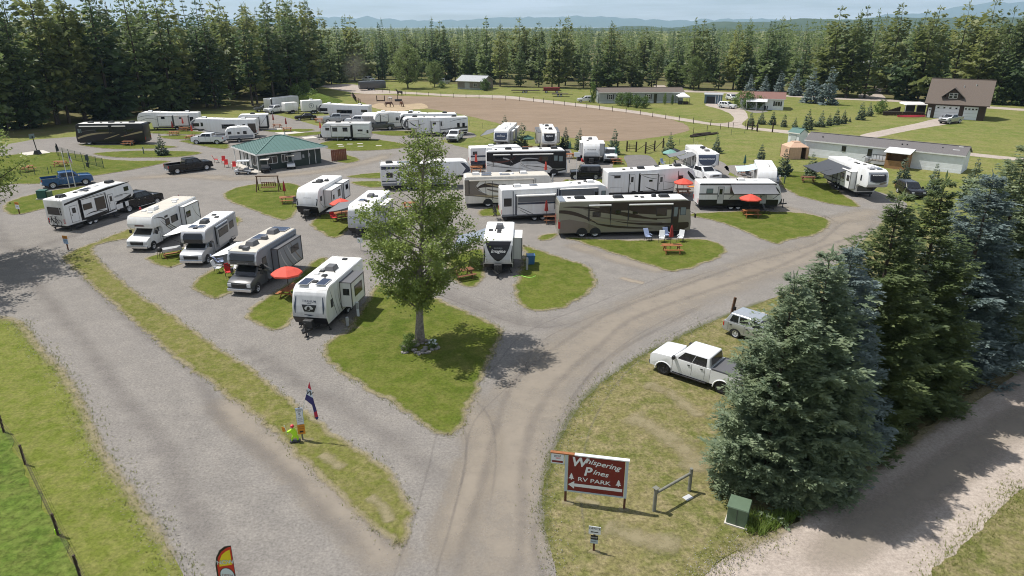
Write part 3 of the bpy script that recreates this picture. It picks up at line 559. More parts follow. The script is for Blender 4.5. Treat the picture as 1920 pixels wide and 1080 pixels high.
# --- the forest farther back reads as one mass
LOW = [conifer_crown(60 + k, 20., [4.0, 3.4, 4.2][k], 11, 6, .06, .35, 2, 1, 1.5, [.8, .9, .6][k]) for k in range(3)]
TINY = [conifer_crown(70 + k, 20., [4.2, 3.6, 4.4][k], 6, 4, .06, .35, 2, 1, 2.2, [.8, .9, .7][k]) for k in range(3)]
import numpy as np
def forest_mass(name, spots, leaf, low):
    vs = []; fs = []; off = 0
    base = []
    for me in low:
        co = np.empty(len(me.vertices) * 3, 'f'); me.vertices.foreach_get('co', co); co = co.reshape(-1, 3)
        base.append(co)
    rn = random.Random(3); nv = 0
    for x, y, h in spots:
        c = base[rn.randrange(3)]; a = rn.uniform(0, 6.28); s = h / 20; w = s * rn.uniform(.85, 1.3)
        ca, sa = math.cos(a) * w, math.sin(a) * w
        o = np.empty_like(c); o[:, 0] = c[:, 0] * ca - c[:, 1] * sa + x; o[:, 1] = c[:, 0] * sa + c[:, 1] * ca + y; o[:, 2] = c[:, 2] * s
        vs.append(o); nv += len(o)
    co = np.concatenate(vs); nq = nv // 4
    me = bpy.data.meshes.new(name); me.vertices.add(nv); me.vertices.foreach_set('co', co.ravel())
    me.loops.add(nv); me.loops.foreach_set('vertex_index', np.arange(nv, dtype='i')); me.polygons.add(nq)
    me.polygons.foreach_set('loop_start', np.arange(0, nv, 4, dtype='i')); me.update(calc_edges=True); me.validate()
    return obj(name, me, leaf)
spots = [(x, y, h) for x, y, h, *_ in FT[300:]]
rn = random.Random(11)
def inforest(x, y):
    d = math.hypot(x, y); a = math.degrees(math.atan2(x, y))
    if abs(a) > 46: return False
    front = 205 if a < -22 else (290 if a < 4 else 285 if a < 20 else 270 - (a - 20) * .8)
    return d > front
while len(spots) < 1500:
    a = R(rn.uniform(-44, 44)); d = 200 + 650 * rn.random() ** 1.4; x, y = d * math.sin(a), d * math.cos(a)
    if inforest(x, y): spots.append((x, y, rn.uniform(12.5, 20.5) if -.33 < a < .3 else rn.uniform(15, 24)))
tag(forest_mass('distant_forest', spots, 'fir_needles', LOW), label='dark conifer forest running back to the horizon', cat='forest', kind='stuff')
spots = []
while len(spots) < 3000:
    a = R(rn.uniform(-44, 44)); d = 700 + 2700 * rn.random(); spots.append((d * math.sin(a), d * math.cos(a), rn.uniform(12, 19)))
tag(forest_mass('distant_forest', spots, 'fir_needles', TINY), label='far belt of conifers just under the skyline', cat='forest', kind='stuff')

# --- hills on the horizon, in the haze
ground_mat('wooded_hill', ((.035, .06, .03), (.05, .075, .035), (.06, .085, .04)), (.004, .02), fine=.06, finecol=.3, bump=0)
def hills(name, d0, depth, x0, x1, prof, seed, rough, nx=120, ny=10):
    v = []; f = []
    for j in range(ny + 1):
        for i in range(nx + 1):
            u = i / nx; x = x0 + (x1 - x0) * u; w = j / ny
            k = u * (len(prof) - 1); a = int(min(k, len(prof) - 2)); h = prof[a] + (prof[a + 1] - prof[a]) * (.5 - .5 * math.cos(math.pi * (k - a)))
            h += noise.noise(Vector((x * .004, w * 2, seed))) * rough * 2.5 + noise.noise(Vector((x * .02, w * 7, seed))) * rough
            v.append((x, d0 + depth * w, max(-5, h * math.sin(math.pi * min(1, w * .9 + .02)) - 3)))
    for j in range(ny):
        for i in range(nx): a = j * (nx + 1) + i; f.append((a, a + 1, a + nx + 2, a + nx + 1))
    me = bpy.data.meshes.new(name); me.from_pydata(v, [], f)
    for p in me.polygons: p.use_smooth = True
    return tag(obj(name, me, 'wooded_hill'), kind='structure')
hills('wooded_ridge', 3600, 900, -400, 5200, [0, 8, 25, 55, 68, 72, 78, 65, 52, 45], 2, 6, 260)
hills('mountains', 14500, 2500, -15500, 15500, [v_ * 1.25 for v_ in (60, 50, 70, 90, 70, 120, 150, 170, 110, 165, 180, 120, 140, 110, 220, 400, 480, 340, 220)], 5, 20, 260)
HAZE = MB().box(-16000, 16000, -420, 17500, -1.2, 900)

# --- small conifers planted about the lots
SMALL = [(conifer_crown(90 + k, 4., 1.3, 22, 10, .01, .25, 5, 1, 1.1, .85), trunk_mesh(4., .06, k)) for k in range(3)]
def small_conifer(p, h, k, label, leaf='young_spruce_needles', group='young spruces on the lawns'):
    t = make_tree('young_spruce', label, 'tree', SMALL[k % 3][0], SMALL[k % 3][1], leaf, 'bark', (p[0], p[1], 0), k * 1.7, 1, group); s = h / 4; t.scale = (s * .95, s * .95, s)
SC = [
 ((-58.20, 114.13), 3.6, 'blue-green young spruce alone on the grass strip before the black motorhome'),
 ((-1.31, 130.79), 4.6, 'young spruce beside the folded-out grey awning by the paddock'),
 ((1.67, 119.41), 4.6, 'young spruce right of the trailer with the grey awning'),
 ((9.39, 121.08), 3.7, 'young spruce right of the trailer with the rounded dark front'),
 ((11.77, 119.41), 3.7, 'young spruce left of the plain white trailer by the paddock fence'),
 ((17.11, 115.15), 4.2, 'young spruce right of the plain white trailer near the gate'),
 ((26.32, 114.64), 3.7, 'young spruce left of the trailer with green umbrella'),
 ((34.61, 116.19), 3., 'small spruce behind the trailer with the dark oval front'),
 ((39.29, 107.90), 2.9, 'small spruce behind the little white trailer with awning'),
 ((38.85, 97.17), 3.9, 'thin young spruce right of the little white trailer'),
 ((42.30, 96.06), 3.6, 'young spruce by the brown picnic table and grey awning'),
 ((53.07, 91.84), 3.6, 'young spruce in front of the plywood porch'), ((53.27, 85.23), 4.0, 'young spruce near the right end of the white home'),
 ((56.30, 82.38), 5.2, 'larger young spruce before the end wall of the white home'),
 ((51.47, 150.15), 3., 'first young spruce in the lawn row by the log gate'), ((54.65, 152.73), 3., 'second young spruce in the lawn row by the log gate'),
 ((56.80, 151.86), 3., 'third thin young spruce in the lawn row by the log gate'), ((57.98, 148.47), 2.7, 'bushy fourth young spruce in the lawn row'), ((59.74, 146.83), 2.2, 'small fifth young spruce in the lawn row'),
 ((61.47, 144.42), 4.2, 'tallest young spruce in the lawn row'), ((64.59, 148.47), 1.3, 'tiny spruce beside the tallest in the lawn row'), ((65.95, 148.47), 3.5, 'young spruce behind the white home, seventh in row'),
 ((68.39, 150.15), 2.6, 'young spruce behind the white home, eighth in row'), ((70.65, 151.86), 3.5, 'pointed young spruce behind the white home, ninth in row'), ((73.07, 153.62), 3., 'bushy young spruce behind the white home, tenth in row'),
 ((75.73, 156.32), 1.2, 'tiny spruce at the right end of the lawn row'), ((80.03, 160.07), 4.0, 'young spruce left of the pair by the barn yard'), ((85.28, 167.06), 3.3, 'young spruce right of the pair by the barn yard'),
]
for k, (p, h, l) in enumerate(SC): small_conifer(p, h, k, l)
for k, (p, h, l) in enumerate((((75.63, 225.29), 6, 'leftmost'), ((80.39, 225.29), 6, 'second'), ((84.31, 223.46), 7, 'third'), ((87.99, 219.88), 8, 'fourth'), ((83.86, 197.60), 9.5, 'fifth'), ((86.69, 193.38), 10, 'rightmost and tallest'))):
    small_conifer(p, h, k, l + ' silvery spruce in the line behind the red-roofed home', 'blue_needles', 'silvery spruces behind the red-roofed home')

# --- the row of big spruces on the right
BIG = [(conifer_crown(200, 10., 3.7, 30, 16, .01, .36, 10, 5, 1.0, .62, .05), trunk_mesh(10., .2, 1)), (conifer_crown(201, 10., 3.6, 30, 15, .01, .28, 10, 5, 1.0, .78, .05), trunk_mesh(10., .2, 2)), (conifer_crown(202, 10., 3.5, 32, 15, .01, .38, 10, 5, 1., .82, .05), trunk_mesh(10., .2, 3))]
def big(p, h, w, k, leaf, label, rz):
    c = BIG[k][0]
    t = make_tree('spruce_tree', label, 'tree', c, BIG[k][1], leaf, 'bark', (p[0], p[1], 0), rz, 1, 'big spruces along the side road'); t.scale = (w, w, h / 10)
big((11.5, 26.0), 10.6, .76, 0, 'spruce_needles', 'dark green spruce at the front of the row, behind the utility box', .4)
big((13.2, 26.9), 11.3, .92, 0, 'spruce_needles', 'broad dark green spruce second in the row, before the silver-blue one', 2.9)
big((15.0, 28.6), 10.9, .9, 1, 'blue_needles', 'silver-blue spruce third in the row', 2.0)
big((18.1, 31.2), 12.8, 1.15, 2, 'olive_spruce_needles', 'olive green spruce fourth in the row', 1.1)
big((22.2, 34.6), 12.7, 1.15, 2, 'olive_spruce_needles', 'olive green spruce fifth in the row', 3.1)
big((27.2, 38.2), 12.2, 1.15, 1, 'blue_needles', 'silver-blue spruce sixth in the row', 4.2)
big((30.8, 41.), 13.4, 1.15, 0, 'spruce_needles', 'dark spruce at the right edge of the picture', 5.0)
big((35.5, 45.), 13.5, 1.15, 2, 'olive_spruce_needles', 'spruce just beyond the right edge of the picture', .7)

# --- broadleaf trees
prof_ = ((0, .30), (.15, .62), (.32, .95), (.48, 1.), (.62, .82), (.75, .5), (.88, .34), (1.01, .18))
def crown_w(t):
    for (a, x), (b, y) in zip(prof_, prof_[1:]):
        if a <= t <= b: return x + (y - x) * (t - a) / (b - a)
    return .2
cr, tk = broadleaf(5, 13.8, 4.2, 3.1, 42000, .16, .56, .29, True, ncl=120, shape=crown_w, lean=1.1)
make_tree('shade_tree', 'leafy green tree with half bare top in the central grass island', 'tree', cr, tk, 'broad_leaves', 'pale_bark', (*(-6.26, 41.92), .05), 0.)
cr, tk = broadleaf(8, 15., 7.0, 4.6, 24000, .26, .85, .3, ncl=150)
make_tree('shade_tree', 'broadleaf tree reaching in over the left edge of the picture', 'tree', cr, tk, 'broad_leaves', 'bark', (-50.0, 58., 0), .5)
make_tree('shade_tree', 'broadleaf tree left of the entrance road casting dappled shade', 'tree', cr, tk, 'broad_leaves', 'bark', (-48., 48.5, 0), 2.5, (.85, .85, .9))
cr, tk = broadleaf(9, 14., 6.5, 2.2, 9000, .38, .9, .22, ncl=110)
make_tree('aspen_clump', 'round pale green broadleaf tree beyond the horse paddock', 'tree', cr, tk, 'aspen_leaves', 'bark', (*(-36.00, 245.37), 0), .5)
make_tree('aspen_clump', 'smaller pale green tree right of the round one beyond the paddock', 'tree', cr, tk, 'aspen_leaves', 'bark', (*(-27.48, 252.09), 0), 2.5, (.6, .6, .6))
make_tree('aspen_clump', 'pale green broadleaf tree behind the blue and white shed', 'tree', cr, tk, 'aspen_leaves', 'bark', (*(85.49, 232.93), 0), 1.5, (.7, .7, .85))
make_tree('aspen_clump', 'pale green bushy tree at the forest edge left of the silvery spruces', 'tree', cr, tk, 'aspen_leaves', 'bark', (*(61.19, 239.00), 0), 3.5, (.7, .7, .75))
cr, tk = broadleaf(12, 2.6, 1.5, .3, 1500, .2, .4, .05, ncl=30)
SHR = (cr, tk)
for k, (p, s, l) in enumerate((((-62.69, 205.04), 1.6, 'large bright shrub on the bank left of the paddock'), ((-62.01, 211.39), 1.8, 'bright shrub right of the largest one on the paddock bank'), ((-56.10, 199.04), 1.3, 'low shrub at the foot of the paddock bank'),
    ((29.37, 190.67), 1.2, 'dark shrub left of the group before the grey home'), ((31.12, 188.02), 1.3, 'rounded shrub in the middle of the group before the grey home'), ((32.97, 185.45), 1.2, 'rounded shrub right of the group before the grey home'), ((34.71, 184.18), 1.1, 'low shrub by the steps of the grey home'),
    ((60.16, 185.45), 1.5, 'reddish leafed shrub left by the patio of the red-roofed home'), ((60.79, 181.71), 1.6, 'shrub in the middle by the patio of the red-roofed home'), ((63.83, 181.71), 1.2, 'upright shrub right by the patio of the red-roofed home'),
    ((-24.18, 245.37), .9, 'small round bush on the lawn near the parked far pickup'), ((-8.92, 236.94), 1.4, 'bush beside the small grey house'), ((-11.45, 245.37), 1.6, 'tall bush before the small grey house'), ((90.10, 171.32), 1.2, 'pale shrub near the fenced yard of the barn'))):
    make_tree('shrub', l, 'shrub', SHR[0], SHR[1], 'shrub_leaves', 'bark', (*p, 0), k, s)
c2 = SHR[0]
for k, (p, s, l) in enumerate((((22.76, 197.60), 1., 'slim young tree left of the grey home'), ((41.95, 193.38), .55, 'narrow cypress-like bush near the door of the grey home'), ((43.70, 192.01), .5, 'second narrow bush near the canopy tent'))):
    t = make_tree('shrub', l, 'shrub', SHR[0], SHR[1], 'shrub_leaves', 'bark', (*p, 0), k, 1); t.scale = (s * .7, s * .7, s * 2)

bk = MB(); n_ = 24
for i in range(n_):
    for j in range(9):
        u, w = i / (n_ - 1), j / 8; bk.v.append((u * 15 - 7.5, w * 9 - 4.5, -.1 + 2.6 * (math.sin(math.pi * u) * math.sin(math.pi * w)) ** .8 + (.3 * noise.noise(Vector((u * 6, w * 4, 1))) if 0 < i < n_ - 1 and 0 < j < 8 else 0)))
bk.f = [(i * 9 + j, (i + 1) * 9 + j, (i + 1) * 9 + j + 1, i * 9 + j + 1) for i in range(n_ - 1) for j in range(8)]
o = tag(bk.build('grass_bank', 'lush', None, smooth=True), kind='structure'); o.location = (*(-55.80, 199.04), 0)
sheet('brush_strip', [(9.7,22.9),(11.0,23.7),(14.5,26.7),(18.7,30.0),(24.7,34.6),(32.0,40.1),(40.1,45.7),(38.4,43.4),(31.0,38.1),(23.8,32.7),(18.2,28.5),(14.4,25.7),(11.1,23.3)], 'forest_floor', .05, jit=.3)

# ------------------------------------------------------------------ vehicle kit
mat('rv_white', (.76, .77, .78), .32, var=.2, vscale=2.6, coat=.25, streak=True, var2=(.68, .67, .645))
mat('rv_grey', (.52, .53, .54), .32, var=.2, vscale=2.6, coat=.25, streak=True)
mat('rv_warm', (.72, .69, .63), .35, var=.18, vscale=2.6, coat=.2, streak=True)
mat('rv_beige', (.40, .36, .29), .3, var=.08, vscale=1.3, coat=.4)
mat('rv_taupe', (.17, .145, .12), .25, coat=.5, var=.06)
mat('rv_brown', (.045, .033, .026), .3, coat=.2, var=.05, spec=.3)
mat('rv_black', (.012, .012, .015), .3, coat=.2, var=.05, spec=.3)
mat('rv_charcoal', (.065, .068, .075), .3, coat=.4, var=.1)
mat('rv_navy', (.03, .042, .075), .25, coat=.4)
mat('rv_slate', (.19, .21, .24), .35, coat=.3, var=.08)
mat('rv_silver', (.42, .43, .45), .3, metal=.4, coat=.4)
mat('rv_gold', (.33, .27, .16), .28, coat=.5)
mat('rv_sage', (.25, .24, .185), .28, coat=.5, var=.05)
mat('rv_maroon', (.10, .025, .02), .25, coat=.5)
mat('rv_blue', (.05, .12, .24), .3, coat=.4)
mat('rv_roof', (.82, .82, .80), .55, var=.3, vscale=1.7, var2=(.60, .57, .52))
mat('rv_roof_tan', (.55, .51, .44), .6, var=.15, vscale=1.1)
mat('glass', (.010, .012, .015), .06, spec=.7)
mat('glass_brown', (.035, .026, .018), .08, spec=.7)
mat('glass_pale', (.16, .21, .22), .12, spec=.7)
mat('rubber', (.018, .018, .019), .85, var=.2, vscale=8)
mat('alloy', (.62, .63, .65), .3, metal=.35)
mat('steel_black', (.02, .02, .022), .5)
mat('chrome', (.65, .66, .68), .15, metal=.9)
mat('under', (.022, .022, .023), .8)
mat('ac_dark', (.03, .031, .033), .55)
mat('ac_white', (.76, .76, .75), .5)
mat('ac_grey', (.10, .10, .105), .55)
mat('solar', (.012, .018, .045), .12, spec=.7)
mat('awning_white', (.74, .74, .72), .8, var=.1)
mat('awning_grey', (.15, .155, .165), .8, var=.1)
mat('awning_dark', (.05, .055, .065), .8, var=.1)
mat('red_lamp', (.45, .012, .012), .25, coat=.4)
mat('amber', (.6, .25, .03), .3)
mat('lamp_clear', (.55, .57, .6), .12, coat=.5)
mat('paint_text_white', (.8, .8, .8), .4)
mat('paint_text_dark', (.05, .05, .06), .4)
mat('seam', (.05, .05, .052), .6)
mat('plate', (.55, .6, .66), .5)

def line_place(A, B, W, ext=0.):
    A = Vector(A[:2]); B = Vector(B[:2]); h = (B - A).normalized(); L = (B - A).length + ext; B = A + h * L
    lf = Vector((-h.y, h.x)); mid = (A + B) / 2; s = 1 if lf.dot(-mid) > 0 else -1
    c = mid - lf * s * W / 2
    return (c.x, c.y, 0.), math.atan2(h.y, h.x), L, s
def axis_place(A, B):
    A = Vector(A[:2]); B = Vector(B[:2]); h = (B - A).normalized(); L = (B - A).length; mid = (A + B) / 2; lf = Vector((-h.y, h.x))
    return (mid.x, mid.y, 0.), math.atan2(h.y, h.x), L, (1 if lf.dot(-mid) > 0 else -1)

WH = {}
def wheel(parent, x, y, side, r=.38, w=.25, rim='alloy'):
    k = (round(r, 2), round(w, 2), rim)
    if k not in WH:
        a = MB().lathe_y([(r * .62, w * .5), (r * .9, w * .5), (r, w * .38), (r, -w * .38), (r * .9, -w * .5), (r * .3, -w * .5)], 22).mesh('wheel', smooth=True); a.materials.append(MATS['rubber'])
        b = MB(); b.lathe_y([(0.001, w * .42), (r * .18, w * .46), (r * .22, w * .36), (r * .52, w * .40), (r * .6, w * .47), (r * .66, w * .49)], 22)
        m2 = b.mesh('rim', smooth=True); m2.materials.append(MATS[rim])
        c = MB()
        for i in range(6):
            t = i * math.pi / 3; c.cbox((math.cos(t) * r * .38, w * .41, math.sin(t) * r * .38), (r * .14, .02, r * .14))
        m3 = c.mesh('rim_opening'); m3.materials.append(MATS['under'])
        WH[k] = (a, m2, m3)
    o = obj('wheel', WH[k][0], None, parent); o.location = (x, y, r); o.rotation_euler = (0, 0, 0 if side > 0 else math.pi)
    obj('rim', WH[k][1], None, o); obj('rim_opening', WH[k][2], None, o)
    return o

class RV:
    def __init__(s, name, label, kind, place, W=2.5, H=3.35, body='rv_white', roof='rv_roof', cat='trailer', group=None, zb=.62, axles=None, hood=None, cabmat=None, arch=True):
        s.loc, s.rz, s.L, s.s = place; s.W, s.H, s.Y, s.kind, s.zb = W, H, W / 2, kind, zb; L = s.L; s.k = 0
        s.root = thing(name, label, cat, s.loc, s.rz, group)
        z = zb
        if kind == 'tt':
            s.pf = [(L - .28, z), (L - .03, 1.12), (L, 1.45), (L - .1, 1.95), (L - .3, H - .55), (L - .55, H - .2), (L - .95, H)]
            prof = [(0, z)] + s.pf + [(.08, H), (0, H - .08)]
        elif kind == 'fw':
            s.pf = [(L - .5, 1.72), (L - .16, 1.86), (L, 2.15), (L - .04, H - 1.2), (L - .2, H - .6), (L - .5, H - .15), (L - 1.1, H + .06)]
            s.step = L * .45
            prof = [(0, z), (L - 2.75, z), (L - 2.75, 1.4), (L - 2.45, 1.68)] + s.pf + [(L - 3.4, H + .06), (s.step, H - .1), (.08, H - .16), (0, H - .24)]
        elif kind == 'a':
            s.pf = [(L - .06, z), (L, 1.05), (L - .02, 1.5), (L - .10, 2.2), (L - .24, H - .42), (L - .42, H - .12), (L - .75, H)]
            prof = [(0, z)] + s.pf + [(.25, H), (.05, H - .14), (0, H - .5)]
        elif kind == 'c':
            zo = H - 1.22
            s.pf = [(L - 1.15, zo), (L - .95, zo + .12), (L - .88, zo + .45), (L - 1.0, H - .38), (L - 1.2, H - .12), (L - 1.6, H)]
            prof = [(0, z), (L - 2.6, z), (L - 2.55, zo - .25), (L - 2.2, zo)] + s.pf + [(.08, H), (0, H - .08)]
        elif kind == 'box':
            s.pf = [(L, z), (L, H - .15), (L - .15, H)]; prof = [(0, z)] + s.pf + [(.08, H), (0, H - .08)]
        elif kind == 'egg':
            s.pf = [(L, z + .15), (L, 1.3), (L - .35, 1.85), (L - .9, H - .12), (L - 1.4, H)]
            prof = [(.15, z)] + [(L - .15, z)] + s.pf + [(1.2, H), (.5, H - .2), (.12, H - .7), (0, 1.2), (0, z + .2)]
        s.prof = prof
        m = MB().prism([(x - L / 2, zz) for x, zz in prof], -s.Y, s.Y)
        s.body = m.build('body', body, s.root, bevel=.06 if kind != 'egg' else .16, smooth=True)
        # roof skin
        i0 = len(prof) - 1
        top = [p for p in prof if p[1] > H - .45 and not (kind == 'egg' and p[1] < H - .3)]
        top.sort(); b = MB()
        top = [(x, zz) for x, zz in top if .05 < x]
        if kind in ('tt', 'c', 'fw'): top = [(x, zz) for x, zz in top if zz > H - .3]
        for (xa, za), (xb, zb_) in zip(top, top[1:]):
            y = s.Y - .1
            b.hexa([(xa - L / 2, -y, za + .002), (xb - L / 2, -y, zb_ + .002), (xb - L / 2, y, zb_ + .002), (xa - L / 2, y, za + .002), (xa - L / 2, -y, za + .02), (xb - L / 2, -y, zb_ + .02), (xb - L / 2, y, zb_ + .02), (xa - L / 2, y, za + .02)])
        b.build('roof', roof, s.root)
        s.topl = top
        # chassis and running gear
        e = L - .3 if kind not in ('fw',) else L - 2.8
        if kind == 'c': e = L - 2.6
        MB().box(-L / 2 + .2, e - L / 2, -s.Y + .22, s.Y - .22, .36, z + .02).build('chassis', 'under', s.root)
        ax = axles or {'tt': (.40, .49) if L > 6.5 else (.42,), 'fw': (.30, .375), 'a': (.26, .80), 'c': (.24,), 'box': (.38, .5), 'egg': (.45,)}[kind]
        r = {'a': .48, 'c': .4, 'egg': .33}.get(kind, .37)
        for f in ax:
            for sd in (1, -1):
                x = f * L - L / 2
                if arch: s._fan('wheel_arch', x, r, r + .10, sd, 'under')
                wheel(s.root, x, sd * (s.Y - .11), sd, r, .25, 'alloy')
        if kind in ('tt', 'box', 'egg'):
            t = MB(); x0 = L / 2 - .3
            for sd in (1, -1): t.bar((x0 - .5, sd * .75, .48), (L / 2 + 1.05, 0, .48), .07, .12)
            t.cyl((L / 2 + .78, 0, .02), (L / 2 + .78, 0, 1.05), .05, .05, 8); t.cbox((L / 2 + .78, 0, .03), (.24, .24, .06)); t.cbox((L / 2 + 1.1, 0, .5), (.2, .13, .14))
            t.build('hitch', 'steel_black', s.root)
            if kind == 'tt':
                MB().cbox((L / 2 + .28, 0, .82), (.42, .66, .56)).build('propane_cover', 'ac_dark', s.root, bevel=.06)
                b = MB(); st = MB()
                for xx in (.4, L - .7):
                    for sd in (1, -1): st.bar((xx - L / 2, sd * (s.Y - .35), .5), (xx - L / 2, sd * (s.Y - .12), .02), .06); st.cbox((xx - L / 2, sd * (s.Y - .12), .015), (.25, .2, .03))
                st.build('stabiliser_jack', 'steel_black', s.root)
        if kind == 'fw':
            t = MB()
            for sd in (1, -1): t.box(L / 2 - 2.98, L / 2 - 2.86, sd * .85 - .06, sd * .85 + .06, .0, .7); t.cbox((L / 2 - 2.92, sd * .85, .02), (.3, .3, .04))
            t.build('landing_leg', 'steel_black', s.root)
            MB().hexa([(L / 2 - 1.9, -.22, 1.2), (L / 2 - 1.1, -.22, 1.2), (L / 2 - 1.1, .22, 1.2), (L / 2 - 1.9, .22, 1.2), (L / 2 - 2.1, -.3, 1.7), (L / 2 - .6, -.3, 1.7), (L / 2 - .6, .3, 1.7), (L / 2 - 2.1, .3, 1.7)]).build('pin_box', 'steel_black', s.root)
            st = MB()
            for sd in (1, -1): st.bar((.5 - L / 2, sd * (s.Y - .3), .5), (.5 - L / 2, sd * (s.Y - .2), .02), .07); st.cbox((.5 - L / 2, sd * (s.Y - .2), .015), (.25, .2, .03))
            st.build('stabiliser_jack', 'steel_black', s.root)
        if kind == 'c': s._cab(cabmat or body)
        # skirt line, trim along the roof edge
        for sd in (1, -1):
            MB().box(-L / 2 + .05, (L - .9 if kind == 'tt' else L - 1.2) - L / 2, sd * s.Y - .012, sd * s.Y + .02, H - .14 - (.16 if kind == 'fw' else 0), H - .06 - (.16 if kind == 'fw' else 0)).build('gutter', 'seam' if body in ('rv_black', 'rv_brown') else body, s.root) if kind not in ('egg', 'fw') else None
    def X(s, f): return f * s.L - s.L / 2
    def _fan(s, name, x, zc, r, sd, m, n=14):
        p = [(x + r * math.cos(math.pi * i / n), zc + r * math.sin(math.pi * i / n)) for i in range(n + 1)]
        p = [(a, max(b, .3)) for a, b in p] + [(x - r, max(s.zb - .1, .36)), (x + r, max(s.zb - .1, .36))]
        MB().ngon([(a, sd * (s.Y + .016), b) for a, b in p]).build(name, m, s.root)
    def _sd(s, sd): return s.s if sd is None else sd
    def panel(s, name, m, x0, x1, z0, z1, o=0., t=.02, sd=None, parent=None, bevel=0.):
        sd = s._sd(sd); a, b = sd * (s.Y + o - .012), sd * (s.Y + o + t)
        return MB().box(s.X(x0), s.X(x1), min(a, b), max(a, b), z0, z1).build(name, m, parent or s.root, bevel=bevel)
    def win(s, x0, x1, z0, z1, o=0., sd=None, m='glass', fr='steel_black'):
        w = s.panel('window', fr, x0, x1, z0, z1, o, .026, sd, bevel=.012); d = .045 / s.L
        s.panel('pane', m, x0 + d, x1 - d, z0 + .045, z1 - .045, o, .031, sd, w)
        return w
    def door(s, x0, x1, z0=.75, z1=2.72, o=0., sd=None, m='rv_white', wz=(.55, .88), glass='glass'):
        s.panel('door_frame', 'seam', x0 - .035 / s.L, x1 + .035 / s.L, z0 - .03, z1 + .03, o, .018, sd)
        d = s.panel('door', m, x0, x1, z0, z1, o, .03, sd); dx = (x1 - x0); hh = z1 - z0
        s.panel('door_window', glass, x0 + dx * .25, x1 - dx * .25, z0 + hh * wz[0], z0 + hh * wz[1], o, .04, sd, d)
        s.panel('handle', 'steel_black', x0 + dx * .08, x0 + dx * .17, z0 + hh * .42, z0 + hh * .5, o, .055, sd, d)
        st = MB(); sd_ = s._sd(sd); y0, y1 = sorted((sd_ * (s.Y + o + .02), sd_ * (s.Y + o + .5)))
        st.box(s.X(x0), s.X(x1), y0, y1, .42, .46); y2 = sd_ * (s.Y + o + .25); st.box(s.X(x0), s.X(x1), min(y2, y1 if sd_ > 0 else y0) , max(y2, y1 if sd_ > 0 else y0), .2, .235)
        st.build('step', 'steel_black', s.root)
        return d
    def hatch(s, x0, x1, z0, z1, o=0., sd=None, m='rv_white'):
        s.panel('hatch_seal', 'seam', x0 - .02 / s.L, x1 + .02 / s.L, z0 - .02, z1 + .02, o, .014, sd); return s.panel('hatch', m, x0, x1, z0, z1, o, .02, sd)
    def slide(s, x0, x1, z0, z1, dep, m='rv_white', sd=None, roof='rv_roof', trim='seam'):
        sd = s._sd(sd); a, b = sorted((sd * (s.Y - .1), sd * (s.Y + dep)))
        c = MB().box(s.X(x0), s.X(x1), a, b, z0, z1).build('slide_out', m, s.root, bevel=.02)
        MB().box(s.X(x0) - .03, s.X(x1) + .03, min(sd * (s.Y - .05), sd * (s.Y + dep + .03)), max(sd * (s.Y - .05), sd * (s.Y + dep + .03)), z1, z1 + .05).build('slide_roof', roof, c)
        t = MB(); y = sd * (s.Y + dep); w = .05
        for xx in (x0, x1): t.box(s.X(xx) - w / 2 - .012, s.X(xx) + w / 2 + .012, min(y - .03 * sd, y + .025 * sd), max(y - .03 * sd, y + .025 * sd), z0 - .02, z1)
        t.box(s.X(x0), s.X(x1), min(y - .03 * sd, y + .025 * sd), max(y - .03 * sd, y + .025 * sd), z0 - .04, z0 + .03); t.box(s.X(x0), s.X(x1), min(y - .03 * sd, y + .025 * sd), max(y - .03 * sd, y + .025 * sd), z1 - .06, z1)
        t.build('slide_trim', trim, c)
        f = MB()
        for xx in (x0, x1): f.box(s.X(xx) - .09, s.X(xx) + .09, min(sd * (s.Y - .01), sd * (s.Y + .02)), max(sd * (s.Y - .01), sd * (s.Y + .02)), z0 - .1, z1 + .08)
        f.build('slide_seal', trim, c)
        return dep
    def poly(s, m, pts, o=0., sd=None, name='stripe'):
        sd = s._sd(sd); s.k = (s.k + 1) % 6; y = sd * (s.Y + o + .004 + .0018 * s.k)
        return MB().ngon([(s.X(x), y, z) for x, z in pts]).build(name, m, s.root)
    def sw(s, m, p0, pc, p1, w0, wm, w1, o=0., sd=None, n=14):
        """tapering painted swoosh along a curve"""
        up = []; dn = []
        for i in range(n + 1):
            t = i / n; x = p0[0] * (1 - t)**2 + 2 * pc[0] * t * (1 - t) + p1[0] * t * t; z = p0[1] * (1 - t)**2 + 2 * pc[1] * t * (1 - t) + p1[1] * t * t
            w = w0 * (1 - t)**2 + 2 * wm * t * (1 - t) + w1 * t * t; up.append((x, z + w / 2)); dn.append((x, z - w / 2))
        sd = s._sd(sd); s.k = (s.k + 1) % 6; y = sd * (s.Y + o + .004 + .0018 * s.k)
        b = MB(); b.v = [(s.X(x), y, z) for x, z in up + dn]; b.f = [(i, i + 1, n + 2 + i, n + 1 + i) for i in range(n)]
        return b.build('stripe', m, s.root)
    def both(s, fn, *a, **k):
        for sd in (1, -1): fn(*a, sd=sd, **k)
    def fx(s, z):
        p = s.pf
        for (xa, za), (xb, zb) in zip(p, p[1:]):
            if za <= z <= zb: return xa + (xb - xa) * (z - za) / (zb - za + 1e-9)
        return p[-1][0] if z > p[-1][1] else p[0][0]
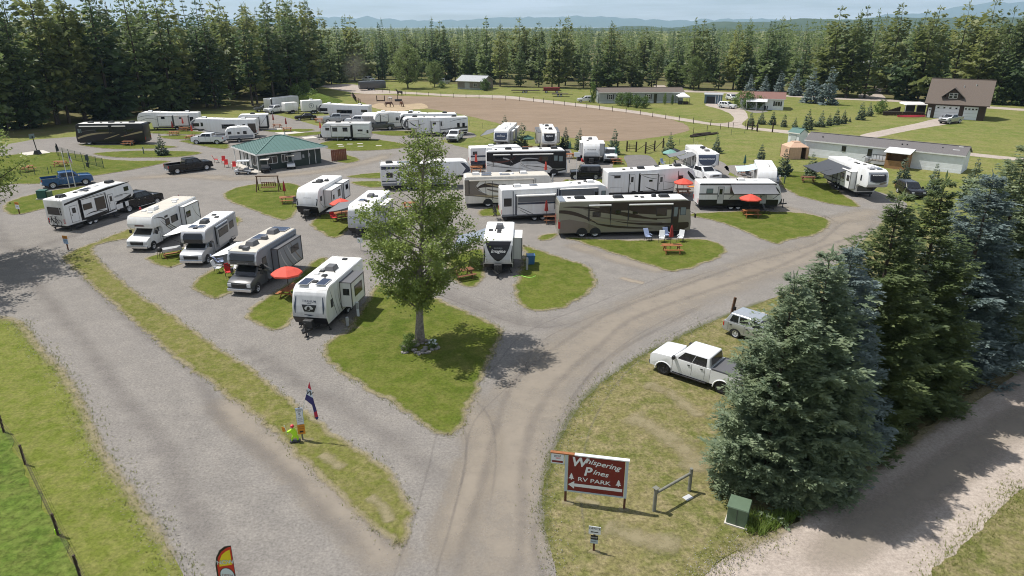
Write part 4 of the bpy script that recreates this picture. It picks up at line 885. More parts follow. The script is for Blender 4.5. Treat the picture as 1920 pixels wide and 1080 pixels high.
    def front(s, m, rows, out=.02, name='front_panel', n=14, rear=False):
        zs = sorted(r[0] for r in rows); rows = sorted(rows); v = []; f = []
        lv = sorted(set([zs[0] + (zs[-1] - zs[0]) * i / n for i in range(n + 1)] + [z for _, z in s.pf if zs[0] < z < zs[-1]]))
        for z in lv:
            for (za, la, ra), (zb, lb, rb) in zip(rows, rows[1:]):
                if za <= z <= zb:
                    t = (z - za) / (zb - za + 1e-9); l = la + (lb - la) * t; r = ra + (rb - ra) * t; break
            x = (-s.L / 2 - out) if rear else (s.fx(z) - s.L / 2 + out)
            v += [(x, l * s.Y, z), (x, r * s.Y, z)]
        f = [(2 * i, 2 * i + 1, 2 * i + 3, 2 * i + 2) for i in range(len(lv) - 1)]
        b = MB(); b.v = v; b.f = f
        return b.build(name, m, s.root, smooth=True)
    def ftext(s, t, z, size, m='paint_text_white', shear=0., out=.035, sx=1., y=0., off=.01):
        d = .12; dx = (s.fx(z + d) - s.fx(z - d)) / (2 * d); ly = Vector((dx, 0, 1)).normalized(); lx = Vector((0, 1, 0)); lz = lx.cross(ly)
        M = Matrix((lx, ly, lz)).transposed().to_4x4(); M.translation = Vector((s.fx(z) - s.L / 2, y, z)) + lz * out
        return text(t, size, m, s.root, None, mtx=M, shear=shear, sx=sx, off=off)
    def stext(s, t, x, z, size, m='paint_text_dark', o=0., sd=None, shear=0., sx=1.):
        sd = s._sd(sd); lx = Vector((-sd, 0, 0)); lz = Vector((0, sd, 0)); M = Matrix((lx, Vector((0, 0, 1)), lz)).transposed().to_4x4(); M.translation = (s.X(x), sd * (s.Y + o + .02), z)
        return text(t, size, m, s.root, None, mtx=M, shear=shear, sx=sx)
    def zt(s, x):
        x = x * s.L; p = s.topl
        for (xa, za), (xb, zb) in zip(p, p[1:]):
            if xa <= x <= xb: return za + (zb - za) * (x - xa) / (xb - xa + 1e-9) + .02
        return s.H + .02
    def ac(s, f, y=0., m='ac_dark', l=.95, w=.72, h=.30):
        x = s.X(f); z = s.zt(f); b = MB().hexa([(x - l / 2, y - w / 2, z), (x + l / 2, y - w / 2, z), (x + l / 2, y + w / 2, z), (x - l / 2, y + w / 2, z), (x - l * .40, y - w * .38, z + h), (x + l * .32, y - w * .38, z + h), (x + l * .32, y + w * .38, z + h), (x - l * .40, y + w * .38, z + h)])
        o = b.build('air_conditioner', m, s.root, bevel=.05); g = MB()
        for i in range(4): g.box(x - l * .52, x - l * .47, y - w * .35 + i * w * .18, y - w * .35 + i * w * .18 + w * .12, z + .06, z + h * .7)
        g.build('grille', 'under', o)
    def vent(s, f, y=0., m='ac_dark', d=.38, h=.11):
        x = s.X(f); z = s.zt(f); MB().hexa([(x - d / 2, y - d / 2, z), (x + d / 2, y - d / 2, z), (x + d / 2, y + d / 2, z), (x - d / 2, y + d / 2, z), (x - d * .42, y - d * .42, z + h), (x + d * .42, y - d * .42, z + h), (x + d * .42, y + d * .42, z + h), (x - d * .42, y + d * .42, z + h)]).build('roof_vent', m, s.root, bevel=.02)
    def solar(s, f, y, l=1.2, w=.6):
        x = s.X(f); z = s.zt(f) + .05; a = MB().box(x - l / 2, x + l / 2, y - w / 2, y + w / 2, z, z + .03).build('solar_panel', 'alloy', s.root); MB().box(x - l / 2 + .03, x + l / 2 - .03, y - w / 2 + .03, y + w / 2 - .03, z + .03, z + .035).build('cells', 'solar', a)
    def dome(s, f, y=0., m='ac_white', r=.28):
        x = s.X(f); z = s.zt(f); b = MB(); n = 12; v = []
        b.lathe_y([(r, 0), (r * .98, r * .25), (r * .8, r * .6), (r * .45, r * .85), (.001, r * .92)], n)
        b.v = [(x + p[0], y + p[2], z + p[1]) for p in b.v]; b.build('antenna_dome', m, s.root, smooth=True)
    def pipe(s, f, y): x = s.X(f); z = s.zt(f); MB().cyl((x, y, z), (x, y, z + .14), .06, .05, 8).build('vent_pipe', 'ac_dark', s.root)
    def ladder(s, y=.5):
        b = MB(); x = -s.L / 2 - .09
        for yy in (y - .18, y + .18): b.tube([(x, yy, .9), (x, yy, s.H - .05), (x + .35, yy, s.H + .18)], .018, 5)
        for i in range(7): b.bar((x, y - .18, 1.05 + i * .32), (x, y + .18, 1.05 + i * .32), .03)
        b.build('ladder', 'alloy', s.root)
    def awn(s, x0, x1, z, m='awning_white', o=0., sd=None):
        sd = s._sd(sd); y = sd * (s.Y + o + .1); b = MB().cyl((s.X(x0), y, z), (s.X(x1), y, z), .085, .085, 8); a = b.build('awning', m, s.root, smooth=True)
        for f in (x0, x1): MB().box(s.X(f) - .03, s.X(f) + .03, min(y, y - sd * .09), max(y, y - sd * .09), max(1.1, z - 1.6), z).build('awning_arm', 'steel_black', a)
    def awnopen(s, x0, x1, z, out, drop, m='awning_grey', o=0., sd=None, legs=False, arm='steel_black'):
        sd = s._sd(sd); ya = sd * (s.Y + o + .04); yb = sd * (s.Y + o + out); n = 6; b = MB()
        for i in range(n):
            t0, t1 = i / n, (i + 1) / n; f0 = lambda t: z - drop * t - .10 * math.sin(math.pi * t)
            b.hexa([(s.X(x0), ya + (yb - ya) * t0, f0(t0)), (s.X(x1), ya + (yb - ya) * t0, f0(t0)), (s.X(x1), ya + (yb - ya) * t1, f0(t1)), (s.X(x0), ya + (yb - ya) * t1, f0(t1)), (s.X(x0), ya + (yb - ya) * t0, f0(t0) + .015), (s.X(x1), ya + (yb - ya) * t0, f0(t0) + .015), (s.X(x1), ya + (yb - ya) * t1, f0(t1) + .015), (s.X(x0), ya + (yb - ya) * t1, f0(t1) + .015)])
        a = b.build('awning', m, s.root)
        c = MB(); c.cyl((s.X(x0) - .05, yb, z - drop), (s.X(x1) + .05, yb, z - drop), .05, .05, 7)
        for f in (x0, x1):
            c.bar((s.X(f), ya, 1.35), (s.X(f), yb, z - drop), .04)
            if legs: c.bar((s.X(f), yb, .02), (s.X(f), yb, z - drop), .04)
        c.build('awning_arm', arm, a)
    def tail(s, m='red_lamp', z0=.85, z1=1.35):
        for sd in (1, -1): MB().box(-s.L / 2 - .03, -s.L / 2 + .02, sd * (s.Y - .22) - .07, sd * (s.Y - .22) + .07, z0, z1).build('tail_light', m, s.root)
    def rearwin(s, z0, z1, w=.7): w_ = s.front('glass', [(z0, -w, w), (z1, -w, w)], .03, 'rear_window', 2, True)
    def bikes(s, label, n=1, back=.5):
        M = Matrix.Translation(s.loc) @ Matrix.Rotation(s.rz, 4, 'Z')
        for i in range(n):
            p = M @ Vector((-s.L / 2 - back - .18 * i, .1 * i, .62)); bike(p, s.rz + R(90), label if n == 1 else ('inner ' if i == 0 else 'outer ') + label)
        r = MB().bar((-s.L / 2, 0, .5), (-s.L / 2 - back - .3, 0, .5), .08); r.bar((-s.L / 2 - back, -.6, .56), (-s.L / 2 - back, .6, .56), .1, .05); r.build('bike_rack', 'steel_black', s.root)
    def _cab(s, m):
        L = s.L; W2 = 1.02; x0 = L - 2.65; zo = s.H - 1.22; o = -L / 2
        body = MB().prism([(x + o, z) for x, z in [(x0, .42), (x0, 1.45), (L - .95, 1.42), (L - .35, 1.28), (L - .04, 1.12), (L, .85), (L, .42)]], -W2, W2).build('cab', m, s.root, bevel=.07, smooth=True)
        zt = zo + .02
        b = [(x0 + o, -W2 + .03, 1.42), (L - 1.0 + o, -W2 + .03, 1.40), (L - 1.0 + o, W2 - .03, 1.40), (x0 + o, W2 - .03, 1.42), (x0 + o, -W2 + .2, zt), (L - 1.85 + o, -W2 + .2, zt), (L - 1.85 + o, W2 - .2, zt), (x0 + o, W2 - .2, zt)]
        MB().hexa(b).build('cab_top', m, s.root, bevel=.03)
        s.cabq = b
        face_panel(s.root, 'windshield', 'glass', (b[1], b[2], b[6], b[5]), .06, .94, .06, .97, .02)
        face_panel(s.root, 'side_window', 'glass', (b[0], b[1], b[5], b[4]), .2, .88, .08, .8, .02); face_panel(s.root, 'side_window', 'glass', (b[2], b[3], b[7], b[6]), .12, .8, .08, .8, .02)
        MB().box(L - .02 + o, L + .05 + o, -.62, .62, .72, 1.02).build('grille', 'steel_black', s.root, bevel=.02)
        for sd in (1, -1):
            MB().box(L - .08 + o, L + .035 + o, sd * .82 - .16, sd * .82 + .16, .78, 1.05).build('headlight', 'lamp_clear', s.root, bevel=.03)
            MB().cbox((L - 1.35 + o, sd * (W2 + .28), 1.65), (.12, .24, .36)).build('mirror', 'steel_black', s.root, bevel=.03)
            wheel(s.root, L - .95 + o, sd * (W2 - .1), sd, .4, .26); 
            pts = [(L - .95 + o + .5 * math.cos(math.pi * i / 12), .4 + .5 * math.sin(math.pi * i / 12)) for i in range(13)]
            MB().ngon([(a, sd * (W2 + .006), c) for a, c in pts]).build('wheel_arch', 'under', s.root)
            MB().box(x0 + .35 + o, x0 + .38 + o, min(sd * W2, sd * (W2 + .008)), max(sd * W2, sd * (W2 + .008)), .5, 1.4).build('door_seam', 'seam', s.root)
        MB().box(L - .1 + o, L + .12 + o, -W2, W2, .42, .66).build('bumper', 'chrome', s.root, bevel=.04)

def face_panel(parent, name, m, q, u0, u1, v0, v1, out):
    q = [Vector(p) for p in q]; P = lambda u, v: (q[0] * (1 - u) + q[1] * u) * (1 - v) + (q[3] * (1 - u) + q[2] * u) * v
    n = (q[1] - q[0]).cross(q[3] - q[0]).normalized(); c = sum(q, Vector()) / 4
    p = [P(u0, v0), P(u1, v0), P(u1, v1), P(u0, v1)]
    cen = Vector((0, 0, 1.2))
    b = MB().hexa([a - n * .03 for a in p] + [a + n * out for a in p])
    return b.build(name, m, parent, bevel=.008, seg=1)

def arch_profile(pts, xc, ra, z, n=10): return [(xc + ra * math.cos(math.pi * (1 - i / n)), z + ra * math.sin(math.pi * (1 - i / n)) - .1) for i in range(n + 1)]
def car(name, label, style, rw, fw, paint, wb=None, cat=None, group=None, rim='alloy', trim='steel_black', cover=None, glass='glass'):
    """car from the ground points of its rear and front wheels on the near side"""
    D = {'pickup': dict(W=2.03, H=1.99, ro=1.15, fo=.95, r=.45, wb=3.75), 'suv': dict(W=1.88, H=1.72, ro=.95, fo=.92, r=.36, wb=2.75), 'sedan': dict(W=1.84, H=1.45, ro=1.02, fo=.92, r=.33, wb=2.8), 'jeep': dict(W=1.85, H=1.85, ro=.75, fo=.62, r=.41, wb=2.9)}[style]
    wb = wb or D['wb']; W_, H, r = D['W'], D['H'], D['r']
    (lx, ly, _), rz, L0, s = line_place(rw, fw, W_)
    t = thing(name, label, cat or {'pickup': 'pickup truck', 'jeep': 'off-roader'}.get(style, 'car'), (lx, ly, 0), rz, group)
    xr, xf = -wb / 2, wb / 2; x0, x1 = xr - D['ro'], xf + D['fo']; Y = W_ / 2; zb = .48 if style == 'pickup' else .4; ra = r + .09
    P = {'pickup': 1.35, 'suv': 1.07, 'sedan': .92, 'jeep': 1.12}[style]     # belt height
    fr = [(x1 - .02, zb), (x1, zb + .15), (x1 - .01, P - .22), (x1 - .10, P - .08), (x1 - .3, P - .02), (xf - .42, P + .05)] if style != 'jeep' else [(x1, zb + .1), (x1, P - .1), (x1 - .05, P - .04), (xf - .35, P + .02)]
    archf = arch_profile(None, xf, ra, r)
    if style == 'pickup':
        xc = xf - 2.95 if wb > 3.4 else xf - 2.7      # back wall of the cab
        lower = [(xc, zb), (xf - ra, zb)] + archf + [(xf + ra, zb)] + fr + [(xc, P + .02)]
        MB().prism(lower, -Y, Y).build('body', paint, t, bevel=.075, smooth=True); MB().hexa([(xf - .4, -.55, P - .02), (x1 - .3, -.5, P - .12), (x1 - .3, .5, P - .12), (xf - .4, .55, P - .02), (xf - .4, -.42, P + .06), (x1 - .34, -.38, P - .05), (x1 - .34, .38, P - .05), (xf - .4, .42, P + .06)]).build('hood_dome', paint, t, bevel=.03, smooth=True)
        MB().box(x0 + .04, xc, -Y + .08, Y - .08, .72, .8).build('bed_floor', 'under' if not cover else cover, t)
        archr = arch_profile(None, xr, ra, r)
        for sd in (1, -1):
            b = MB().prism([(x0, zb + .1), (xr - ra, zb)] + archr + [(xr + ra, zb), (xc - .02, zb), (xc - .02, P + .02), (x0, P + .02)], *sorted((sd * Y, sd * (Y - .09)))); b.build('bed_side', paint, t, bevel=.02)
            MB().box(x0 + .05, xc - .05, *sorted((sd * (Y + .004), sd * (Y - .11))), P + .02, P + .045).build('bed_rail', trim, t)
            MB().box(xr + ra * .9, xc, *sorted((sd * (Y - .32), sd * (Y - .09))), .8, 1.0).build('wheel_well', 'under', t)
        MB().box(x0, x0 + .07, -Y + .1, Y - .1, .62, P + .02).build('tailgate', paint, t, bevel=.02)
        if cover: MB().box(x0 + .06, xc - .03, -Y + .1, Y - .1, P + .0, P + .04).build('bed_cover', cover, t, bevel=.01)
        gx0, gx1 = xc + .02, xf - .44; tx0, tx1 = gx0 + .12, gx1 - .68
    else:
        archr = arch_profile(None, xr, ra, r)
        rear = [(x0, P - .1), (x0, zb + .12)] if style != 'sedan' else [(x0 + .04, P + .02), (x0, P - .12), (x0, zb + .15)]
        lower = [(x0 + .04, zb), (xr - ra, zb)] + archr + [(xr + ra, zb), (xf - ra, zb)] + archf + [(xf + ra, zb)] + fr + [(x0 + .02, P + .02)] + rear
        MB().prism(lower, -Y, Y).build('body', paint, t, bevel=.06 if style != 'jeep' else .03, smooth=True)
        gx0, gx1 = {'suv': (x0 + .06, xf - .4), 'sedan': (x0 + .55, xf - .38), 'jeep': (x0 + .03, xf - .5)}[style]
        tx0, tx1 = {'suv': (gx0 + .35, gx1 - .85), 'sedan': (gx0 + .75, gx1 - .95), 'jeep': (gx0 + .08, gx1 - .32)}[style]
    yb, yt = Y * .965, Y * (.84 if style != 'jeep' else .88)
    b = [(gx0, -yb, P), (gx1, -yb, P), (gx1, yb, P), (gx0, yb, P), (tx0, -yt, H), (tx1, -yt, H), (tx1, yt, H), (tx0, yt, H)]
    MB().hexa(b).build('cab' if style == 'pickup' else 'cabin', paint, t, bevel=.11, smooth=True, seg=3)
    fp = lambda n, q, *a: face_panel(t, n, glass, q, *a)
    fp('windshield', (b[1], b[2], b[6], b[5]), .07, .93, .1, .9, .015)
    fp('rear_window', (b[3], b[0], b[4], b[7]), .1, .9, .22, .88, .015)
    for q, rv_ in (((b[0], b[1], b[5], b[4]), False), ((b[2], b[3], b[7], b[6]), True)):
        for u0, u1 in (((.10, .47), (.51, .86)) if style != 'suv' else ((.10, .30), (.34, .58), (.62, .88))):
            if rv_: u0, u1 = 1 - u1, 1 - u0
            fp('side_window', q, u0, u1, .12, .84, .014)
        if style == 'pickup': face_panel(t, 'pillar', 'steel_black', q, .465, .515, .1, .86, .01); face_panel(t, 'belt_trim', 'steel_black', q, .08, .9, .05, .115, .016)
    MB().box(x0 + .25, x1 - .3, -Y + .2, Y - .2, .32, .7).build('chassis', 'under', t)
    for sd in (1, -1):
        for xx in (xr, xf):
            wheel(t, xx, sd * (Y - .13), sd, r, .27, rim)
            if style in ('pickup', 'jeep'): MB().tube([(xx + (ra + .02) * math.cos(math.pi * i / 10), sd * (Y + .005), r - .1 + (ra + .02) * math.sin(math.pi * i / 10)) for i in range(11)], .04, 5).build('wheel_flare', paint, t, smooth=True)
        MB().box(x1 - .1, x1 + .012, sd * (Y - .27) - .16, sd * (Y - .27) + .16, P - .36, P - .19).build('headlight', 'lamp_clear', t, bevel=.02)
        MB().box(x0 - .012, x0 + .07, *sorted((sd * (Y - .19), sd * (Y + .008))), P - .38, P - .06).build('tail_light', 'red_lamp', t, bevel=.01)
        MB().cbox((gx1 - .22, sd * (Y + .13), P + .12), (.16, .26, .22)).build('mirror', trim if style != 'sedan' else paint, t, bevel=.04)
        ds = ((gx0 + .3, gx0 + .32), ((gx0 + gx1) / 2 - .12, (gx0 + gx1) / 2 - .1), (gx1 - .12, gx1 - .1))
        for a, c in ds: MB().box(a, c, *sorted((sd * (Y - .01), sd * (Y + .004))), zb + .12, P - .02).build('door_seam', 'seam', t)
        for xx in (ds[0][1] + .1, ds[1][1] + .1): MB().box(xx, xx + .16, *sorted((sd * (Y - .01), sd * (Y + .03))), P - .17, P - .12).build('door_handle', 'chrome' if trim == 'chrome' else 'steel_black', t)
        if style in ('pickup', 'jeep'): MB().box(gx0 + .15, gx1 - .05, *sorted((sd * (Y - .1), sd * (Y + .1))), .38, .44).build('step_bar', trim, t, bevel=.015)
    MB().box(x1 - .02, x1 + .02, -Y + .45, Y - .45, P - .42, P - .18).build('grille', 'steel_black' if trim != 'chrome' else 'chrome', t)
    MB().box(x1 - .12, x1 + .09, -Y + .04, Y - .04, zb + .02, zb + .26).build('bumper', trim if trim == 'chrome' else 'steel_black' if style in ('pickup', 'jeep') else paint, t, bevel=.04)
    MB().box(x0 - .1, x0 + .1, -Y + .06, Y - .06, zb + .06, zb + .26).build('bumper', 'chrome' if style == 'pickup' else paint, t, bevel=.03)
    MB().box(x0 - .115, x0 - .1, -.16, .16, zb + .1, zb + .24).build('number_plate', 'plate', t)
    if style == 'jeep':
        o = wheel(t, x0 - .14, 0, 1, .38, .22); o.rotation_euler = (0, 0, R(90)); o.location = (x0 - .14, 0, 1.02)
    return t

def bike(loc, rz, label, frame='steel_black'):
    t = thing('bicycle', label, 'bicycle', tuple(loc), rz)
    b = MB()
    for p, q in (((-.52, 0, .34), (-.05, 0, .3)), ((-.52, 0, .34), (-.18, 0, .82)), ((-.18, 0, .82), (-.05, 0, .3)), ((-.16, 0, .78), (.36, 0, .84)), ((-.05, 0, .3), (.36, 0, .78)), ((.36, 0, .95), (.52, 0, .34)), ((-.18, 0, .82), (-.22, 0, .98))): b.bar(p, q, .045)
    b.build('frame', frame, t)
    for x in (-.52, .52):
        c = MB(); n = 18
        for i in range(n):
            a0, a1 = 2 * math.pi * i / n, 2 * math.pi * (i + 1) / n
            c.bar((x + .34 * math.cos(a0), 0, .34 + .34 * math.sin(a0)), (x + .34 * math.cos(a1), 0, .34 + .34 * math.sin(a1)), .04)
        c.build('wheel', 'rubber', t)
    MB().bar((.34, -.28, 1.0), (.34, .28, 1.0), .035).build('handlebar', 'steel_black', t); MB().bar((-.32, 0, .99), (-.1, 0, .99), .1, .05).build('saddle', 'rubber', t)
    return t

# ------------------------------------------------------------------ motorhomes and trailers
# R1: fifth wheel under tow, upper left
v = RV('fifth_wheel_trailer', 'white fifth wheel trailer with black swirls towed by a black pickup', 'fw', line_place((-46.22, 68.58), (-43.82, 76.93), 2.5, .6), H=3.5, cat='trailer')
v.panel('slide_seal', 'rv_black', .20, .585, .75, 3.02, 0, .03); v.slide(.225, .565, .95, 2.95, .10, 'rv_white', trim='rv_black')
v.win(.24, .36, 1.75, 2.4, .1, m='glass_brown'); v.win(.41, .55, 1.35, 2.7, .1, m='glass_brown')
v.door(.61, .68, .95, 2.65); v.door(.075, .17, .85, 2.5); v.win(.86, .93, 2.55, 3.05)
v.poly('rv_black', [(.02, 2.75), (.2, 2.95), (.62, 3.22), (.95, 3.42), (.97, 3.5), (.6, 3.45), (.2, 3.18), (.02, 2.95)])
v.sw('rv_black', (.70, 1.7), (.8, 1.6), (.95, 1.95), .02, .1, .3); v.sw('rv_black', (.72, 2.3), (.85, 2.35), (.96, 2.15), .02, .08, .02); v.sw('rv_black', (.26, 1.2), (.36, 1.5), (.5, 1.15), .02, .2, .02, .1)
v.sw('rv_black', (.3, .98), (.42, .95), (.58, 1.1), .02, .18, .1, .1); v.sw('rv_black', (.2, .8), (.45, .62), (.7, .9), .1, .3, .05); v.hatch(.70, .80, .8, 1.35); v.hatch(.84, .89, .85, 1.4)
v.stext('REFLECTION', .76, 2.2, .2, 'paint_text_dark', shear=.2)
v.rearwin(1.75, 2.55, .72); v.tail(); v.ac(.12); v.ac(.8); v.solar(.47, .3, 1.5, .7); v.vent(.42, -.4); v.vent(.62, .2, 'ac_white', .5); v.vent(.33, .2); v.ladder(-.95)
v.front('rv_warm', [(2.0, -.98, .98), (3.0, -.98, .98)], name='front_cap')
v.bikes('black bicycle on the back of the towed white trailer', 1, .22)
# R2: white class C with van cab
v = RV('motorhome', 'white cab-over motorhome with a chrome van grille and black side stripes', 'c', line_place((-33.44, 70.82), (-34.19, 61.57), 2.45), 2.45, 3.25, roof='rv_roof_tan', cat='motorhome')
v.win(.42, .55, 1.75, 2.45); v.win(.58, .66, 1.75, 2.4, m='glass'); v.win(.60, .66, 2.55, 2.75)
o = v.slide(.06, .36, .95, 2.95, .5); v.win(.25, .34, 1.8, 2.4, o); v.sw('rv_charcoal', (.06, 1.2), (.15, 1.6), (.2, 2.8), .05, .12, .05, o)
for k in range(3): v.sw(('rv_charcoal', 'rv_slate', 'rv_charcoal')[k], (.40 + .05 * k, .75), (.55 + .03 * k, 1.3), (.70 + .02 * k, 2.7 - .1 * k), .12, .16, .04)
v.sw('rv_charcoal', (.66, 2.4), (.72, 2.9), (.84, 2.95), .2, .12, .02)
v.front('rv_maroon', [(2.30, -.35, .35), (2.42, -.35, .35)], .03, 'badge'); v.front('rv_silver', [(2.26, -.42, .42), (2.46, -.38, .38)], .02, 'badge_plate')
v.ac(.62, 0, 'ac_white'); v.vent(.5, -.4, 'ac_white', .45); v.vent(.75, .4, 'ac_white', .4); v.vent(.7, -.5, 'ac_white', .4); v.vent(.2, 0, 'ac_white', .6); v.vent(.3, .5, 'ac_white', .4)
v.tail(); v.ladder(.6)
# R3: silver van-based class C
v = RV('motorhome', 'silver van-based motorhome with dark glossy cap and open white awning', 'c', line_place((-27.22, 65.36), (-27.35, 57.42), 2.2), 2.2, 3.05, body='rv_silver', roof='rv_roof', cat='motorhome')
v.front('glass', [(1.92, -.75, .75), (2.55, -.82, .82), (2.8, -.7, .7)], .02, 'skylight')
v.win(.10, .34, 1.75, 2.45); v.panel('slide_out', 'rv_silver', .30, .62, 1.0, 2.65, 0, .25); v.win(.34, .60, 1.8, 2.5, .25)
v.awn(.3, .62, 2.8, 'rv_silver'); v.ac(.55); v.solar(.72, .3, .9, .6); v.solar(.72, -.45, .9, .6); v.solar(.42, -.4, .9, .6); v.vent(.3, .3); v.vent(.2, -.3); v.vent(.9 - .12, 0)
v.awnopen(.28, .72, 2.75, 2.3, .55, 'awning_white', 0, -v.s); v.sw('rv_charcoal', (.1, .8), (.3, 1.1), (.65, 1.0), .05, .1, .03); v.tail()
# R4: grey super-duty class C
v = RV('motorhome', 'grey cab-over motorhome with a glossy black cap and swirled sides', 'c', line_place((-18.98, 57.86), (-20.27, 50.47), 2.5, .3), 2.5, 3.45, body='rv_slate', roof='rv_roof_tan', cat='motorhome', cabmat='rv_charcoal')
v.front('glass', [(2.62, -.8, .8), (3.05, -.86, .86), (3.2, -.8, .8)], .02, 'cap_window'); v.front('rv_silver', [(2.25, -1.0, -.84), (2.8, -1.0, -.9), (3.3, -.98, -.9)], .015); v.front('rv_silver', [(2.25, .84, 1.0), (2.8, .9, 1.0), (3.3, .9, .98)], .015)
v.front('rv_charcoal', [(2.24, -.8, .8), (2.58, -.84, .84)], .02); v.ftext('MAGNITUDE', 2.45, .17, 'rv_silver')
o = v.slide(.05, .58, .85, 2.95, .55, 'rv_slate', roof='ac_grey', trim='steel_black'); v.win(.12, .3, 1.9, 2.5, o)
for k, m in enumerate(('rv_taupe', 'rv_silver', 'rv_charcoal', 'rv_silver')): v.sw(m, (.08 + .1 * k, .9), (.2 + .1 * k, 1.7), (.3 + .08 * k, 2.9), .1, .35, .08, o)
v.win(.70, .78, 2.1, 2.7); v.sw('rv_charcoal', (.6, .8), (.7, 1.6), (.78, 1.7), .2, .3, .05); v.sw('rv_silver', (.62, 1.4), (.7, 1.7), (.8, 2.4), .05, .2, .05)
v.ac(.22, 0, 'ac_grey', 1.0, .8, .36); v.ac(.66, 0, 'ac_grey', 1.0, .8, .36); v.vent(.45, .2, 'ac_grey', .5, .25); v.vent(.78, -.35, 'ac_grey', .4, .2); v.vent(.8, .1, 'ac_grey', .5, .2); v.solar(.08, 0, 1.2, 1.6); v.solar(.40, -.5, 1.4, .8)
v.awnopen(.2, .72, 3.0, 2.4, .6, 'awning_white', 0, -v.s); v.tail(); v.front('plate', [(.55, -.1, .1)] + [(.66, -.1, .1)], .9, 'number_plate') if False else None
# R5: travel trailer with bear emblem
v = RV('travel_trailer', 'grey-white travel trailer with a dark trapezoid emblem on its rounded nose', 'tt', line_place((-11.64, 50.44, 3.2), (-12.65, 44.25, 3.2), 2.5, .95), 2.5, 3.22, body='rv_white')
v.front('rv_black', [(.62, -.97, .97), (1.16, -.99, .99)], .02, 'rock_guard'); v.front('rv_grey', [(1.2, -.97, .97), (1.6, -.97, .97), (2.2, -.93, .93), (2.85, -.9, .9)], .015)
v.front('rv_black', [(1.58, -.30, .30), (2.06, -.44, .44)], .03, 'emblem'); v.front('rv_silver', [(1.52, -.28, .28), (1.57, -.30, .30)], .03, 'emblem_bar')
v.ftext('TITANIUM', 2.28, .22, 'rv_navy'); v.ftext('SERIES', 2.14, .12, 'rv_navy')
n_ = 12
for (yc, zc_, ra_, rb_) in ((-.02, 1.82, .26, .18),): v.front('rv_silver', [(zc_ - rb_, yc - .05, yc + .05), (zc_ - rb_ * .5, yc - ra_ * .8, yc + ra_ * .8), (zc_, yc - ra_, yc + ra_), (zc_ + rb_ * .6, yc - ra_ * .7, yc + ra_ * .7), (zc_ + rb_, yc - .08, yc + .08)], .036, 'emblem_disc')
v.front('rv_black', [(1.66, -.16, -.02), (1.8, -.14, .05), (1.9, -.10, .03), (1.95, -.06, .0)], .042, 'emblem_figure'); v.front('rv_black', [(1.66, .04, .22), (1.75, .02, .18)], .042, 'emblem_figure')
for sg in (-1, 1): v.front('rv_navy', [(1.45, min(sg * .84, sg * .8), max(sg * .84, sg * .8)), (1.9, min(sg * .90, sg * .78), max(sg * .90, sg * .78)), (2.6, min(sg * .8, sg * .76), max(sg * .8, sg * .76))], .026, 'stripe')
v.front('rv_navy', [(1.28, -.05, .05), (1.36, -.3, .3), (1.38, -.34, -.30)], .026, 'stripe')
o = v.slide(.30, .64, 1.0, 2.85, .85, 'rv_white', roof='ac_grey', trim='rv_charcoal'); v.win(.36, .56, 1.6, 2.4, o); sw_y = v.s
MB().box(v.X(.64) - .01, v.X(.64) + .02, *sorted((v.s * (v.Y + .2), v.s * (v.Y + .68))), 1.9, 2.4).build('slide_window', 'glass', v.root, bevel=.01)
for k, m in enumerate(('rv_navy', 'rv_silver', 'rv_charcoal')): v.sw(m, (.62 + .07 * k, .7), (.72 + .05 * k, 1.8), (.68 + .1 * k, 3.0), .1, .3, .05)
v.win(.83, .88, 1.6, 2.2); v.ac(.42, 0, 'ac_grey', 1., .8, .34); v.vent(.1, .1); v.vent(.62, .1); v.vent(.5, -.45); v.vent(.58, -.6, 'ac_white'); v.vent(.42, -.75, 'ac_white'); v.solar(.80, .62, 1.3, .7); v.solar(.82, -.62, 1.3, .7); v.vent(.80, 0); v.pipe(.7, .4); v.pipe(.5, .5); v.ladder(-.9); v.tail()
v.awn(.15, .8, 2.95, 'awning_white', 0, -v.s)
# R6: white trailer with black lower nose and two slide-outs
v = RV('travel_trailer', 'white travel trailer with black lower nose and two slide-outs behind the swing', 'tt', line_place((-20.44, 81.62, 3.2), (-21.33, 74.67, 3.2), 2.5, .95), 2.5, 3.25)
v.front('rv_black', [(.62, -.97, .97), (1.35, -.99, .99), (1.42, -.99, -.5)], .02, 'rock_guard'); v.front('rv_black', [(.9, -.98, .98), (1.3, -.99, .99)], .022); v.front('rv_grey', [(1.45, -.9, .9), (1.62, -.6, .6)], .02)
for sg in (-1, 1): v.front('rv_black', [(1.5, *sorted((sg * .92, sg * .82))), (2.1, *sorted((sg * .98, sg * .9))), (2.2, *sorted((sg * .98, sg * .8)))], .024, 'stripe')
v.ftext('CATALINA', 2.3, .2, 'rv_silver')
o = v.slide(.36, .76, .95, 2.8, .9); v.win(.42, .52, 1.65, 2.45, o); v.win(.66, .71, 1.7, 2.2, o); o = v.slide(.04, .28, .95, 2.85, .9); v.win(.1, .2, 1.9, 2.5, o)
v.win(.84, .9, 1.8, 2.35); v.sw('rv_black', (.78, .8), (.85, 1.2), (.94, 1.9), .03, .1, .03); v.ac(.5); v.vent(.55, -.5); v.vent(.42, .6, 'ac_dark', .45, .2); v.pipe(.3, .3); v.tail()
